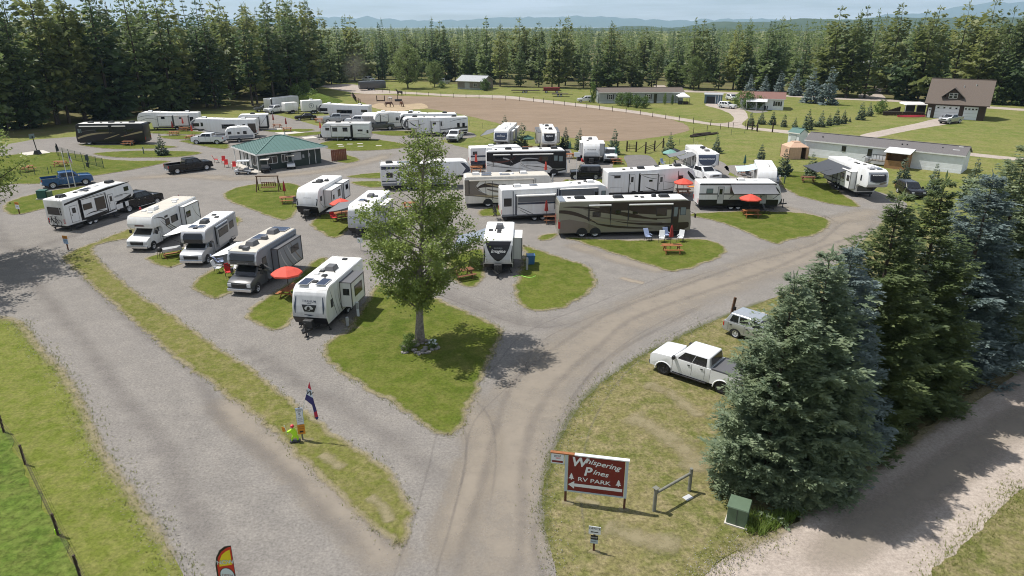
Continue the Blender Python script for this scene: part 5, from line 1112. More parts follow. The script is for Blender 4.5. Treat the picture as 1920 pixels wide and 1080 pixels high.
# R7: Colorado trailer
v = RV('travel_trailer', 'pale travel trailer lettered COLORADO on its nose beside the tree', 'tt', line_place((-13.32, 73.62, 3.2), (-13.98, 67.28, 3.2), 2.5, .95), 2.5, 3.25)
v.front('rv_black', [(.62, -.97, .97), (1.0, -.99, .99)], .02, 'rock_guard'); v.front('rv_grey', [(1.03, -.97, .97), (2.75, -.95, .95)], .015)
v.ftext('COLORADO', 2.05, .36, 'rv_slate', sx=1.15); v.ftext('by DUTCHMEN', 1.82, .12, 'rv_slate'); v.front('rv_slate', [(2.24, -.42, -.36), (2.38, -.1, -.02), (2.42, -.06, 0), (2.36, .04, .12), (2.24, .36, .44)], .03, 'mountain_mark')
o = v.slide(.3, .7, .95, 2.85, .8, 'rv_grey'); v.win(.4, .55, 1.7, 2.4, o); v.win(.84, .9, 1.7, 2.3); v.ac(.42, 0, 'ac_grey'); v.vent(.42, .55, 'ac_grey', .4, .15); v.vent(.68, 0); v.solar(.66, -.4, .9, .6); v.vent(.74, .35); v.tail()
v.awnopen(.3, .85, 2.9, 2.6, .6, 'awning_grey', 0, -v.s)
# R8: Imagine
v = RV('travel_trailer', 'white travel trailer with a black shield nose lettered Imagine', 'tt', axis_place((-1.03, 61.00, 3.1), (-1.19, 55.30, 3.1)), 2.5, 3.2)
v.loc, v.L  # footprint from the roof outline
v.front('rv_black', [(.62, -.98, .98), (1.02, -.98, .98)], .018, 'rock_guard'); v.front('rv_grey', [(1.06, -.9, .9), (1.3, -.82, .82), (1.7, -.8, .8), (2.2, -.9, .9), (2.95, -.97, .97)], .015)
v.front('rv_black', [(1.28, -.06, .06), (1.45, -.26, .26), (1.8, -.52, .52), (2.3, -.72, .72), (2.92, -.88, .88)], .03, 'shield'); v.ftext('Imagine', 2.12, .40, 'paint_text_white', .25); v.ftext('GRAND DESIGN', 2.38, .10, 'rv_silver')
for sg in (-1, 1): v.front('rv_black', [(1.1, *sorted((sg * .99, sg * .93))), (1.8, *sorted((sg * .99, sg * .86))), (2.6, *sorted((sg * .99, sg * .96)))], .025, 'stripe')
v.slide(.32, .74, 1.0, 2.9, .75, 'rv_grey', sd=1); v.win(.38, .5, 1.7, 2.4, .75, 1); v.ac(.36, 0, 'ac_grey', .9, .7, .34); v.vent(.52, .0); v.vent(.62, .0); v.vent(.52, -.75); v.pipe(.45, -.3); v.pipe(.55, -.35); v.vent(.43, 0, 'ac_dark', .45, .1); v.tail()
v.awnopen(.15, .8, 2.85, 2.6, .7, 'rv_slate', 0, -1)
# R9: trailer behind the tree
v = RV('fifth_wheel_trailer', 'pale fifth wheel trailer with navy nose half hidden by the shade tree', 'fw', line_place((-16.97, 87.64), (-5.39, 89.53), 2.5), H=3.5, body='rv_white')
v.poly('rv_navy', [(.01, 2.75), (.01, 3.15), (.3, 3.0), (.25, 2.85)]); v.win(.06, .13, 1.7, 2.35); v.door(.17, .225, 1.0, 2.55); v.win(.3, .42, 1.7, 2.4); v.win(.55, .66, 1.7, 2.4)
v.panel('band', 'rv_navy', .01, .74, 1.15, 1.3); v.panel('lower_band', 'rv_slate', .01, .74, .66, .95); v.poly('rv_navy', [(.9, 1.9), (.99, 2.2), (.985, 2.7), (.93, 3.3), (.88, 3.4), (.94, 2.6)]); v.ac(.1); v.solar(.25, 0, 1.6, 1.); v.vent(.38, .3, 'ac_white'); v.vent(.55, 0, 'ac_white'); v.front('rv_navy', [(2.0, -.95, .95), (2.8, -.95, .95)], .02, 'front_cap'); v.ladder(.4)
# R10: beige and brown class A
v = RV('motorhome', 'beige and brown coach motorhome behind the grey fifth wheel', 'a', line_place((-5.54, 78.67), (4.86, 79.96), 2.55), 2.55, 3.65, body='rv_warm', roof='rv_roof_tan', cat='motorhome', zb=.5)
v.poly('rv_taupe', [(.0, 1.55), (.0, 3.3), (.18, 3.3), (.13, 2.6), (.2, 1.8), (.36, 1.0)]); v.sw('rv_brown', (.14, 2.3), (.24, 3.1), (.52, 2.1), .1, .9, .1); v.sw('rv_gold', (.22, 2.9), (.34, 2.5), (.56, 2.2), .05, .3, .1); v.sw('rv_gold', (.10, 1.55), (.3, 1.2), (.6, 1.3), .03, .3, .2)
v.sw('rv_taupe', (.25, 2.2), (.38, 1.7), (.62, 1.6), .1, .4, .1); v.sw('rv_brown', (.0, 1.5), (.2, 1.35), (.45, .9), .05, .12, .05); v.sw('rv_white', (.12, 2.5), (.16, 1.6), (.4, 1.65), .04, .12, .03)
v.panel('seam', 'seam', .235, .24, .9, 3.2); v.panel('seam', 'seam', .31, .315, .9, 3.2); v.win(.42, .46, 2.2, 2.7); v.win(.68, .76, 1.9, 2.45); v.win(.82, .95, 2.1, 2.6); v.panel('seam', 'seam', .80, .806, .7, 3.3)
v.awn(.05, .78, 3.25, 'rv_roof_tan'); v.ac(.14, 0, 'ac_white'); v.ac(.68, 0, 'ac_white'); v.vent(.42, .2, 'ac_white'); v.dome(.55, 0, r=.22); v.solar(.26, .5); v.solar(.46, -.4); v.solar(.25, -.5); v.front('glass', [(1.6, -.93, .93), (2.9, -.9, .9)], .02, 'windshield')
# R11: grey fifth wheel with slide toppers
v = RV('fifth_wheel_trailer', 'long grey fifth wheel with two grey slide toppers beside the bronze coach', 'fw', line_place((-1.11, 72.32), (10.83, 74.33), 2.5), H=3.72, body='rv_white')
o = v.slide(.13, .49, .85, 2.98, .35, 'rv_white', trim='rv_navy'); v.panel('topper', 'awning_grey', .145, .475, 2.25, 2.8, o, .05); v.panel('band', 'rv_navy', .14, .48, 2.0, 2.2, o, .03); v.awn(.13, .48, 2.95, 'awning_white', o)
v.sw('rv_navy', (.14, 1.75), (.22, 1.3), (.28, .9), .03, .1, .05, o); v.sw('rv_charcoal', (.16, 1.4), (.2, 1.1), (.24, .88), .03, .08, .05, o)
o = v.slide(.53, .88, 1.8, 3.45, .3, 'rv_slate', trim='rv_navy'); v.panel('topper', 'awning_grey', .545, .84, 2.7, 3.3, o, .05); v.win(.85, .885, 2.6, 3.1, o); v.win(.02, .09, 1.75, 2.65); v.panel('seam', 'rv_navy', .10, .107, .65, 3.4); v.panel('seam', 'rv_navy', .505, .515, .65, 3.5)
v.panel('lower_band', 'rv_slate', .0, .76, .64, .85); v.ac(.16, 0, 'ac_white'); v.ac(.84, 0, 'ac_white'); v.dome(.65, .2); v.solar(.31, .3, .9, .6); v.vent(.73, -.3, 'ac_dark'); v.vent(.8, .5, 'ac_dark', .3); v.tail(); v.front('rv_slate', [(2.0, -.96, .96), (3.2, -.9, .9)], .02, 'front_cap'); v.win(.92, .96, 2.4, 3.1, m='glass_pale')
v.bikes('bicycle carried upright behind the long grey fifth wheel', 2, .5)
# R12: bronze coach in front
v = RV('motorhome', 'bronze and black coach motorhome with sweeping curves, twin rear wheels and lawn chairs', 'a', line_place((4.69, 66.28), (18.24, 67.41), 2.6), 2.6, 3.75, body='rv_sage', roof='rv_roof', cat='motorhome', zb=.5, axles=(.175, .275, .82))
v.panel('upper_band', 'rv_brown', .30, .985, 2.75, 3.62, 0, .006); v.poly('rv_taupe', [(.01, .55), (.01, 1.85), (.08, 1.95), (.2, 1.6), (.29, 1.1), (.29, .55)])
v.sw('rv_brown', (.0, 2.75), (.14, 2.75), (.30, 1.35), .30, .55, .05); v.sw('rv_brown', (.03, 3.2), (.2, 3.35), (.62, 2.15), .02, .4, .05); v.sw('rv_brown', (.18, 2.95), (.4, 2.55), (.74, 1.75), .02, .42, .12); v.sw('rv_brown', (.28, 1.45), (.42, .95), (.72, .85), .1, .4, .02); v.sw('rv_taupe', (.2, 2.4), (.36, 1.8), (.78, 1.4), .02, .3, .1)
v.sw('rv_brown', (.4, 1.75), (.6, 1.1), (.98, 1.25), .02, .26, .35); v.sw('rv_brown', (.48, 2.2), (.66, 1.75), (.86, 1.9), .04, .2, .1); v.poly('rv_brown', [(.80, .55), (.86, 1.25), (.985, 1.35), (.985, .9), (.93, .55)]); v.poly('rv_brown', [(.52, 2.8), (.74, 2.8), (.74, 2.25), (.6, 2.4)])
v.sw('rv_gold', (.22, 1.9), (.4, 1.25), (.66, 1.2), .02, .06, .02); v.sw('rv_gold', (.06, 2.45), (.2, 2.3), (.3, 1.6), .02, .05, .02)
for f in (.225, .385, .515, .845): v.panel('seam', 'seam', f, f + .003, 1.0, 3.5)
v.panel('slide_out', 'rv_sage', .23, .38, 1.35, 3.3, 0, .012) if False else None
v.win(.25, .31, 2.15, 2.65); v.win(.42, .46, 2.4, 2.85); v.win(.55, .59, 2.35, 2.65); v.win(.73, .81, 2.1, 3.0, m='glass_brown'); v.win(.86, .895, 2.2, 3.05, m='glass_pale'); v.win(.91, .955, 2.15, 3.0, m='glass_pale'); v.door(.85, .9, .75, 2.9, 0, None, 'rv_brown', (.6, .95), 'glass_pale')
v.awn(.22, .385, 3.35, 'awning_white'); v.awn(.52, .85, 3.35, 'awning_white'); v.front('glass', [(1.65, -.94, .94), (3.1, -.9, .9)], .02, 'windshield'); v.front('rv_brown', [(.55, -.97, .97), (1.6, -.97, .97)], .012); v.front('rv_slate', [(3.3, -.95, .95), (3.72, -.9, .9)], .02, 'front_cap')
v.ac(.17, 0, 'ac_dark', 1.1, .75); v.ac(.46, 0, 'ac_dark', 1.1, .75); v.ac(.81, 0, 'ac_dark', 1.1, .75); v.vent(.09, .2); v.vent(.6, .2); v.vent(.64, -.1); v.vent(.73, .1, 'ac_dark', .45, .3)
MB().box(v.X(.005), v.X(.05), -1.2, 1.2, 3.772, 3.79).build('rear_cap', 'rv_slate', v.root); MB().box(v.X(.93), v.X(.965), -1.2, 1.2, 3.62, 3.66).build('front_roof_cap', 'rv_slate', v.root)
v.panel('tail_light', 'red_lamp', -.002, .012, 1.0, 1.7, 0, .02); v.tail(z0=1.0, z1=1.9)
for sd in (1, -1): MB().bar((v.X(.985), sd * 1.28, 2.5), (v.X(1.02), sd * 1.6, 2.35), .05).cbox((v.X(1.02), sd * 1.62, 2.15), (.14, .22, .42)).build('mirror', 'rv_brown', v.root, bevel=.03)
# R13: black, white and maroon coach
v = RV('motorhome', 'black and white coach motorhome with silver and maroon arcs', 'a', line_place((-3.56, 96.06), (7.88, 97.17), 2.55), 2.55, 3.7, body='rv_white', roof='rv_roof', cat='motorhome', zb=.5, axles=(.27, .835))
v.poly('rv_black', [(.0, 2.35), (.0, 3.55), (.985, 3.55), (.985, .9), (.86, .6), (.78, 1.5), (.62, 2.2), (.42, 2.2), (.3, 1.6), (.12, 2.1)]); v.sw('rv_silver', (.1, 2.75), (.28, 2.8), (.32, 2.0), .05, .35, .05); v.sw('rv_maroon', (.06, 2.2), (.3, 2.0), (.36, 3.0), .1, .3, .05); v.sw('rv_silver', (.70, 2.4), (.36, 3.1), (.42, 1.7), .05, .25, .1); v.sw('rv_silver', (.42, 1.7), (.5, 1.2), (.66, .75), .1, .12, .03)
v.sw('rv_grey', (.44, 2.1), (.6, 2.2), (.88, 1.6), .5, .6, .1); v.sw('rv_black', (.48, 1.6), (.62, 1.5), (.8, 1.15), .05, .12, .05); v.sw('rv_maroon', (.46, 2.6), (.36, 2.2), (.5, 1.4), .03, .12, .03); v.sw('rv_silver', (.0, 2.0), (.16, 1.5), (.35, 1.3), .15, .12, .03); v.sw('rv_charcoal', (.0, 1.75), (.18, 1.35), (.45, 1.2), .06, .1, .03); v.sw('rv_silver', (.76, 1.2), (.86, .9), (.97, 1.1), .03, .2, .05)
v.win(.1, .2, 2.5, 3.0); v.win(.64, .76, 2.2, 2.9, m='glass_brown'); v.win(.83, .88, 2.2, 3.0, m='glass_pale'); v.win(.89, .945, 2.1, 2.9, m='glass_pale'); v.awn(.08, .29, 3.2, 'awning_white'); v.awn(.32, .82, 3.2, 'awning_white'); v.front('glass', [(1.6, -.94, .94), (3.0, -.9, .9)], .02, 'windshield'); v.front('rv_silver', [(.55, -.97, .97), (1.5, -.97, .97)], .012)
v.ac(.04, 0, 'ac_white'); v.ac(.28, 0, 'ac_dark', 1.); v.ac(.49, 0, 'ac_dark', 1.); v.ac(.85, 0, 'ac_dark', 1.); v.vent(.68, .2); v.vent(.12, -.2); v.tail(z0=1, z1=1.6)
for sd in (1, -1): MB().bar((v.X(.985), sd * 1.26, 2.5), (v.X(1.02), sd * 1.5, 2.35), .05).cbox((v.X(1.02), sd * 1.55, 2.15), (.14, .2, .42)).build('mirror', 'rv_silver', v.root, bevel=.03)
# R14: trailer end beside it
v = RV('travel_trailer', 'white trailer with navy bands peeking out behind the black and white coach', 'tt', line_place((-6.18, 102.27), (2.04, 103.95), 2.4), 2.4, 3.1)
v.panel('band', 'rv_navy', .0, .3, 1.75, 2.0); v.panel('lower_band', 'rv_navy', 0., .3, .65, 1.2); v.win(.04, .12, 2.1, 2.6); v.win(.3, .45, 1.8, 2.4); v.ac(.4, 0, 'ac_white'); v.tail()
# R15: white fifth wheel with dark trim panels
v = RV('fifth_wheel_trailer', 'white fifth wheel with black edged panels behind the bronze coach', 'fw', line_place((11.84, 83.50), (23.18, 85.23), 2.5), H=3.45)
o = v.slide(.36, .56, .8, 2.9, .12, 'rv_white', trim='rv_black'); v.sw('rv_black', (.38, 2.8), (.44, 2.4), (.55, 2.3), .02, .12, .02, o); v.sw('rv_black', (.42, 1.35), (.48, 1.0), (.54, .85), .02, .2, .1, o); v.win(.46, .5, 1.95, 2.2, o)
v.door(.245, .30, .85, 2.85); v.door(.575, .63, .85, 2.7); v.panel('seam', 'rv_black', .235, .243, .65, 3.0); v.panel('seam', 'rv_black', .345, .36, .65, 3.0); v.hatch(.03, .16, .75, 1.35); v.win(.07, .14, 2.5, 2.85); v.sw('rv_black', (.01, 2.95), (.08, 2.8), (.14, 2.75), .02, .1, .02); v.win(.80, .85, 2.1, 2.6); v.panel('seam', 'rv_black', .79, .797, .66, 3.2)
v.sw('rv_charcoal', (.64, 1.9), (.7, 1.7), (.8, 1.75), .02, .06, .02); v.sw('rv_black', (.6, .9), (.7, .75), (.76, 1.3), .02, .1, .02); v.poly('rv_black', [(.90, 3.2), (.96, 2.6), (.99, 2.1), (.97, 1.95), (.93, 2.3), (.895, 2.9)]); v.ac(.4); v.ac(.82); v.vent(.3, .3); v.vent(.2, -.2); v.vent(.6, .6, 'ac_dark', .6); v.vent(.75, .3); v.tail(); v.panel('lower_band', 'rv_black', 0., .75, .5, .68)
# R16: black and white trailer with awning
v = RV('travel_trailer', 'white and black travel trailer with grey awning out over a red umbrella', 'tt', line_place((21.66, 77.67), (31.25, 77.67), 2.5), 2.5, 3.2)
v.panel('lower_band', 'rv_black', 0.0, .965, .60, 1.25, 0, .012); v.panel('band', 'rv_black', 0.0, .96, 1.85, 1.98, 0, .014); v.panel('upper_band', 'rv_black', 0, .92, 2.95, 3.08, 0, .012); v.panel('dark_panel', 'rv_charcoal', .37, .82, 2.0, 2.9, 0, .01); v.sw('rv_black', (.82, 2.9), (.93, 2.8), (.98, 1.9), .4, .35, .1)
v.win(.085, .165, 2.0, 2.55, m='glass_pale'); v.door(.225, .295, .8, 2.75, 0, None, 'rv_grey'); v.door(.745, .815, .8, 2.55, 0, None, 'rv_grey'); v.awnopen(.37, .9, 3.0, 1.6, .75, 'awning_grey'); v.ac(.53, 0, 'ac_white'); v.vent(.4, .3, 'ac_white'); v.vent(.7, .2, 'ac_white', .6); v.front('rv_charcoal', [(1.2, -.96, .96), (2.2, -.96, .96)], .02, 'front_cap'); v.tail()
# R17-R20, R22: fifth wheels seen from the front
v = RV('fifth_wheel_trailer', 'silver fifth wheel with dark framed nose and wide grey awning by the paddock', 'fw', axis_place((-0.29, 127.77, 3.7), (-1.87, 115.81, 3.7)), 2.5, 3.75, body='rv_grey')
v.front('rv_white', [(2.0, -.9, .9), (2.3, -.99, .99), (3.4, -.95, .95)], .012, 'front_cap'); v.front('rv_navy', [(2.25, -.55, .55), (2.4, -.78, .78), (3.4, -.86, .86)], .03, 'shield'); v.ftext('MONTANA', 2.85, .28); v.front('rv_silver', [(2.95, -.12, -.06), (3.2, -.03, .03)], .04, 'peak_mark'); v.front('rv_black', [(1.74, -.9, .9), (2.0, -.85, .85)], .02)
for sg in (1, -1): v.slide(.12, .4, .95, 3.2, .6, 'rv_grey', sd=sg)
v.slide(.55, .78, 1.8, 3.3, .5, 'rv_grey', sd=1); v.win(.78, .83, 2.4, 3.0, sd=1); v.awnopen(.1, .7, 3.2, 2.9, .9, 'awning_grey', 0, -1); v.ac(.85, .2, 'ac_white'); v.ac(.55, 0, 'ac_white'); v.ac(.3, .2, 'ac_white'); v.vent(.7, -.6, 'ac_white', .6); v.vent(.45, .6, 'ac_white', .6); v.dome(.7, .4); v.hatch(.75, .8, .8, 1.3)
MB().box(v.L / 2 - 2.76, v.L / 2 - 2.73, -.9, .9, .75, 1.35).build('front_hatch', 'rv_slate', v.root)
v = RV('fifth_wheel_trailer', 'tan fifth wheel with rounded white nose and dark window shape by the paddock', 'fw', axis_place((6.10, 125.44, 3.8), (6.18, 113.87, 3.8)), 2.5, 3.8, body='rv_warm')
v.front('rv_white', [(1.75, -.4, .4), (1.95, -.8, .8), (2.3, -.97, .97), (3.5, -.94, .94)], .012, 'front_cap'); v.front('rv_black', [(2.3, -.25, .25), (2.4, -.55, .55), (2.7, -.68, .68), (3.55, -.72, .72)], .03, 'shield'); v.front('rv_silver', [(1.98, -.3, .3), (2.08, -.6, .6), (2.2, -.8, .8)], .024, 'stripe'); v.ftext('Bighorn', 3.15, .36, shear=.3)
for sg in (1, -1): v.slide(.1, .45, .95, 3.2, .75, 'rv_warm', sd=sg, roof='ac_grey'); v.slide(.56, .8, 1.8, 3.4, .6, 'rv_warm', sd=sg, roof='ac_grey'); v.win(.12, .4, 1.5, 2.6, .75, sg)
v.ac(.75, .3); v.ac(.3, 0); v.vent(.1, -.5); v.vent(.7, -.4); v.vent(.2, 0)
MB().box(v.L / 2 - 2.76, v.L / 2 - 2.73, -1.05, 1.05, .72, 1.38).build('front_hatch', 'rv_taupe', v.root)
v = RV('travel_trailer', 'plain white travel trailer with dark lettering behind the white pickup', 'tt', axis_place((12.59, 112.96, 3.2), (12.27, 105.64, 3.2)), 2.5, 3.25)
v.front('rv_black', [(.62, -.97, .97), (1.3, -.99, .99)], .02, 'rock_guard'); v.front('rv_grey', [(1.32, -.97, .97), (1.7, -.9, .9), (1.9, -.6, .6)], .016); v.ftext('OUTDOOR', 2.3, .26, 'paint_text_dark'); v.slide(.25, .7, .95, 2.9, .9, 'rv_grey', sd=1); v.slide(.3, .6, .95, 2.9, .4, sd=-1); v.ac(.42, 0, 'ac_grey'); v.vent(.62, -.5); v.vent(.5, .4, 'ac_white'); v.front('rv_black', [(2.2, .88, .95), (2.35, .88, .95)], .03, 'lamp'); v.front('rv_black', [(2.2, -.95, -.88), (2.35, -.95, -.88)], .03, 'lamp')
v = RV('fifth_wheel_trailer', 'white fifth wheel with big dark oval nose panel and open awnings', 'fw', axis_place((27.13, 102.86, 3.8), (27.05, 94.54, 3.8)), 2.5, 3.7)
v.front('rv_navy', [(1.98, -.2, .2), (2.08, -.5, .5), (2.3, -.78, .78), (2.7, -.95, .95), (3.4, -.97, .97)], .03, 'shield'); v.ftext('BROOKWOOD', 2.85, .3, sx=1.05); v.front('rv_slate', [(1.84, -.3, .3), (1.9, -.6, .6), (2.0, -.8, -.5)], .022, 'stripe'); v.slide(.5, .82, 1.75, 3.3, .75, sd=1); v.slide(.1, .42, .9, 3.1, .75, sd=1); v.slide(.3, .5, .9, 3.1, .6, sd=-1); v.win(.35, .45, 1.8, 2.6, .6, -1); v.win(.6, .68, 2.2, 2.9, sd=-1); v.win(.8, .86, 2.2, 2.9, sd=-1)
v.awnopen(.52, .82, 3.25, 2.2, .7, 'awning_grey', 0, -1); v.awnopen(.15, .44, 3.1, 3.0, .8, 'awning_grey', 0, -1); v.ac(.5, .3); v.ac(.83, .2, 'ac_grey', .8, .7, .2); v.vent(.66, 0); v.vent(.55, -.4, 'ac_white'); v.ladder(.3)
MB().box(v.L / 2 - 2.76, v.L / 2 - 2.73, -.9, .9, .75, 1.35).build('front_hatch', 'rv_charcoal', v.root)
v = RV('travel_trailer', 'small white trailer with pale blue awning behind a dark pickup', 'tt', axis_place((34.50, 93.84, 2.9), (32.86, 87.09, 2.9)), 2.3, 2.9)
v.front('rv_grey', [(1.1, -.95, .95), (1.8, -.95, .95)], .015); v.front('rv_slate', [(1.5, -.5, .5), (1.6, -.1, .1)], .024, 'peak_mark'); v.ac(.45, 0, 'ac_white'); v.pipe(.7, .3); mat('awning_blue', (.45, .58, .66), .8, var=.1); v.awnopen(.2, .75, 2.6, 2.5, .45, 'awning_blue', 0, -1, True, 'ac_white'); v.win(.3, .45, 1.6, 2.1, sd=-1)
v = RV('fifth_wheel_trailer', 'large white fifth wheel with slate awning in front of the white home', 'fw', axis_place((44.16, 92.86, 3.8), (44.23, 81.53, 3.8)), 2.5, 3.75)
sd_ = -1
v.front('rv_slate', [(2.3, -.2, .2), (2.5, -.8, .8), (3.55, -.93, .93)], .016); v.front('rv_black', [(2.42, -.25, .25), (2.6, -.72, .72), (3.35, -.75, .75)], .03, 'shield'); v.ftext('MOUNTAINEER', 3.22, .2); v.front('rv_silver', [(1.8, -.96, .96), (2.2, -.96, .96)], .012); v.front('rv_taupe', [(2.1, .1, .3), (2.3, .2, .8), (2.45, .5, .85)], .026, 'stripe')
v.slide(.52, .74, 1.0, 3.1, .75, 'rv_white', sd=sd_); v.win(.54, .6, 1.9, 2.6, .75, sd_); v.win(.66, .72, 1.9, 2.6, .75, sd_); v.slide(.08, .3, .9, 2.7, .6, 'rv_grey', sd=sd_); v.win(.38, .44, 1.6, 2.6, sd=sd_); v.win(.46, .5, 1.6, 2.6, sd=sd_); v.win(.83, .86, 2.3, 3.0, sd=sd_); v.sw('rv_charcoal', (.3, 2.9), (.45, 1.8), (.55, .9), .05, .1, .03, 0, sd_); v.sw('rv_charcoal', (.76, 1.0), (.8, 1.6), (.83, 1.9), .05, .1, .03, 0, sd_)
v.awnopen(.02, .42, 3.25, 3.3, .9, 'awning_dark', 0, sd_); v.awnopen(.43, .62, 3.3, 2.9, .9, 'awning_dark', .1, sd_); v.ac(.28, 0, 'ac_white'); v.ac(.8, 0, 'ac_white'); v.vent(.45, 0); v.vent(.55, -.2); v.vent(.62, .2); v.solar(.88, .4, .9, .7); v.solar(.88, -.5, .9, .7)
MB().box(v.L / 2 - 2.76, v.L / 2 - 2.73, -1.0, 1.0, .72, 1.38).build('front_hatch', 'rv_charcoal', v.root)
# back rows, upper left
v = RV('motorhome', 'long black coach motorhome with gold swooshes at the forest edge', 'a', line_place((-66.47, 125.16), (-78.52, 124.56), 2.6), 2.6, 3.75, body='rv_black', roof='rv_roof', cat='motorhome', zb=.5, axles=(.2, .28, .83))
v.sw('rv_gold', (.98, 1.2), (.75, 2.3), (.42, 2.1), .3, .4, .02); v.sw('rv_gold', (.6, 1.0), (.45, 1.5), (.36, 1.9), .05, .3, .05); v.sw('rv_gold', (.35, 1.4), (.2, 1.9), (.02, 2.3), .05, .3, .3); v.sw('rv_charcoal', (.9, 2.4), (.7, 2.8), (.5, 2.6), .05, .2, .05); v.awn(.5, .92, 3.3, 'awning_white'); v.awn(.25, .45, 3.3, 'awning_white'); v.win(.9, .96, 2.1, 2.9, m='glass_pale'); v.win(.5, .7, 2.3, 2.9); v.win(.15, .3, 2.3, 2.9)
v.ac(.2); v.ac(.5); v.ac(.8); v.vent(.35, .2); v.vent(.65, 0); v.front('glass', [(1.6, -.94, .94), (3.0, -.9, .9)], .02, 'windshield'); v.front('rv_charcoal', [(3.1, -.9, .9), (3.7, -.85, .85)], .02); v.tail()
def back_fw(label, A, B, H=3.6, nose=None, wins=(), swo=(), acm='ac_white', extra=None):
    v = RV('fifth_wheel_trailer', label, 'fw', line_place(A, B, 2.5), H=H); v.ac(.2, 0, acm); v.ac(.8, 0, acm); v.vent(.5, .2, acm); v.vent(.65, -.3, acm)
    for w in wins: v.win(*w)
    for q in swo: v.sw(*q)
    if nose: v.poly(nose, [(.985, 2.0), (.99, 2.5), (.965, 3.1), (.92, 3.5), (.90, 3.45), (.94, 2.9), (.95, 2.3), (.93, 1.8)]); v.front(nose, [(1.9, -.95, .95), (3.2, -.9, .9)], .02, 'front_cap')
    v.tail(); v.ladder(.3); return v
v = back_fw('white fifth wheel with thin black arcs behind the black coach', (-64.91, 144.42), (-76.77, 142.86), 3.55, None, ((.08, .14, 1.7, 2.6), (.5, .56, 2.4, 2.8)), (('rv_black', (.96, 1.9), (.8, 2.9), (.68, 2.1), .05, .1, .03), ('rv_charcoal', (.98, 2.6), (.88, 3.1), (.75, 2.9), .05, .12, .03)))
v.slide(.42, .66, .9, 2.9, .3); v.win(.54, .6, 2.3, 2.75, .3); v.slide(.16, .4, .9, 2.9, .3); v.win(.27, .31, 2.3, 2.6, .3)
v = back_fw('white fifth wheel with two long dark windows by the egg-shaped camper', (-49.45, 134.14), (-61.48, 132.78), 3.5, 'rv_slate', ((.86, .96, 2.2, 2.8), (.80, .835, 2.2, 2.9), (.32, .52, 1.7, 2.5), (.16, .2, 1.8, 2.5)), (('rv_slate', (.4, .7), (.6, .75), (.95, 1.9), .1, .15, .1),)); v.panel('dark_panel', 'rv_brown', 0, .12, .8, 2.6)
v = RV('travel_trailer', 'small rounded blue and white camper beside the green roofed office', 'egg', line_place((-52.65, 126.98), (-47.91, 128.86), 2.2), 2.2, 2.7)
v.panel('lower_band', 'rv_slate', .12, .95, .75, 1.25); v.win(.1, .22, 1.5, 2.0); v.win(.42, .5, 1.5, 1.85); v.win(.62, .74, 1.4, 2.0); v.front('glass', [(1.4, -.7, .7), (2.2, -.6, .6)], .06, 'front_window'); v.ac(.5, 0, 'ac_white', .7, .6, .2); v.poly('rv_white', [(.78, 1.4), (.9, 1.4), (.84, 1.9), (.74, 2.2)])
v = RV('travel_trailer', 'white travel trailer with black rear edge by the red closed umbrellas', 'tt', line_place((-50.12, 143.64), (-56.16, 142.10), 2.5), 2.5, 3.2); v.slide(.3, .7, .9, 2.7, .25); v.win(.42, .58, 1.9, 2.5, .25); v.panel('dark_panel', 'rv_black', 0., .06, .7, 3.0); v.sw('rv_black', (.26, 1.2), (.15, 2.0), (.06, 2.8), .05, .1, .05); v.ac(.5, 0, 'ac_dark'); v.panel('lower_band', 'rv_black', 0, .9, .6, .8)
v = RV('cargo_trailer', 'long pale cargo trailer with a dark roof at the forest edge', 'box', line_place((-59.49, 173.53), (-54.99, 181.71), 2.5), 2.5, 3.4, body='rv_grey', roof='rv_slate'); v.panel('edge_trim', 'rv_black', 0., .05, .7, 3.3)
v = RV('cargo_trailer', 'short plain white cargo trailer next to the white pickup at the forest edge', 'box', line_place((-52.88, 173.53), (-55.37, 171.32), 2.0), 2.0, 2.6)
v = RV('cargo_trailer', 'white cargo trailer with a grey round mark on its side', 'box', line_place((-46.80, 173.53), (-51.19, 171.32), 2.4), 2.4, 3.1)
for r0, m in ((.62, 'rv_slate'), (.50, 'rv_white')): v.poly(m, [(.55 + r0 * math.cos(t * .5236) / v.L, 1.9 + r0 * math.sin(t * .5236)) for t in range(12)], name='round_mark')
v.poly('rv_slate', [(.55 - .22 / v.L, 2.15), (.55 + .22 / v.L, 2.15), (.55, 1.6)], name='round_mark'); v.ac(.5, 0, 'ac_white')
v = back_fw('white fifth wheel with two long dark windows behind the silver pickups', (-32.43, 158.17), (-44.42, 160.07), 3.5, 'rv_charcoal', ((.8, .95, 2.0, 2.7), (.32, .62, 1.6, 2.4), (.02, .14, 1.9, 2.5)), ())
v = RV('travel_trailer', 'white travel trailer with three dark slide windows behind the office roof', 'tt', line_place((-26.62, 129.50), (-35.73, 129.50), 2.5), 2.5, 3.2); v.slide(.38, .78, .8, 2.75, .3); v.win(.44, .54, 1.75, 2.5, .3); v.win(.65, .75, 1.75, 2.5, .3); v.panel('dark_panel', 'rv_black', .34, .38, .65, 2.9); v.win(.82, .9, 1.9, 2.4); v.win(.14, .24, 1.75, 2.1); v.sw('rv_slate', (.95, 2.6), (.6, 3.0), (.02, 2.9), .05, .1, .05); v.sw('rv_slate', (.3, 1.2), (.2, 1.5), (.05, 1.0), .02, .1, .02); v.ac(.66, 0, 'ac_dark'); v.vent(.4, .3); v.tail(); v.win(.02, .06, 1.4, 2.0)
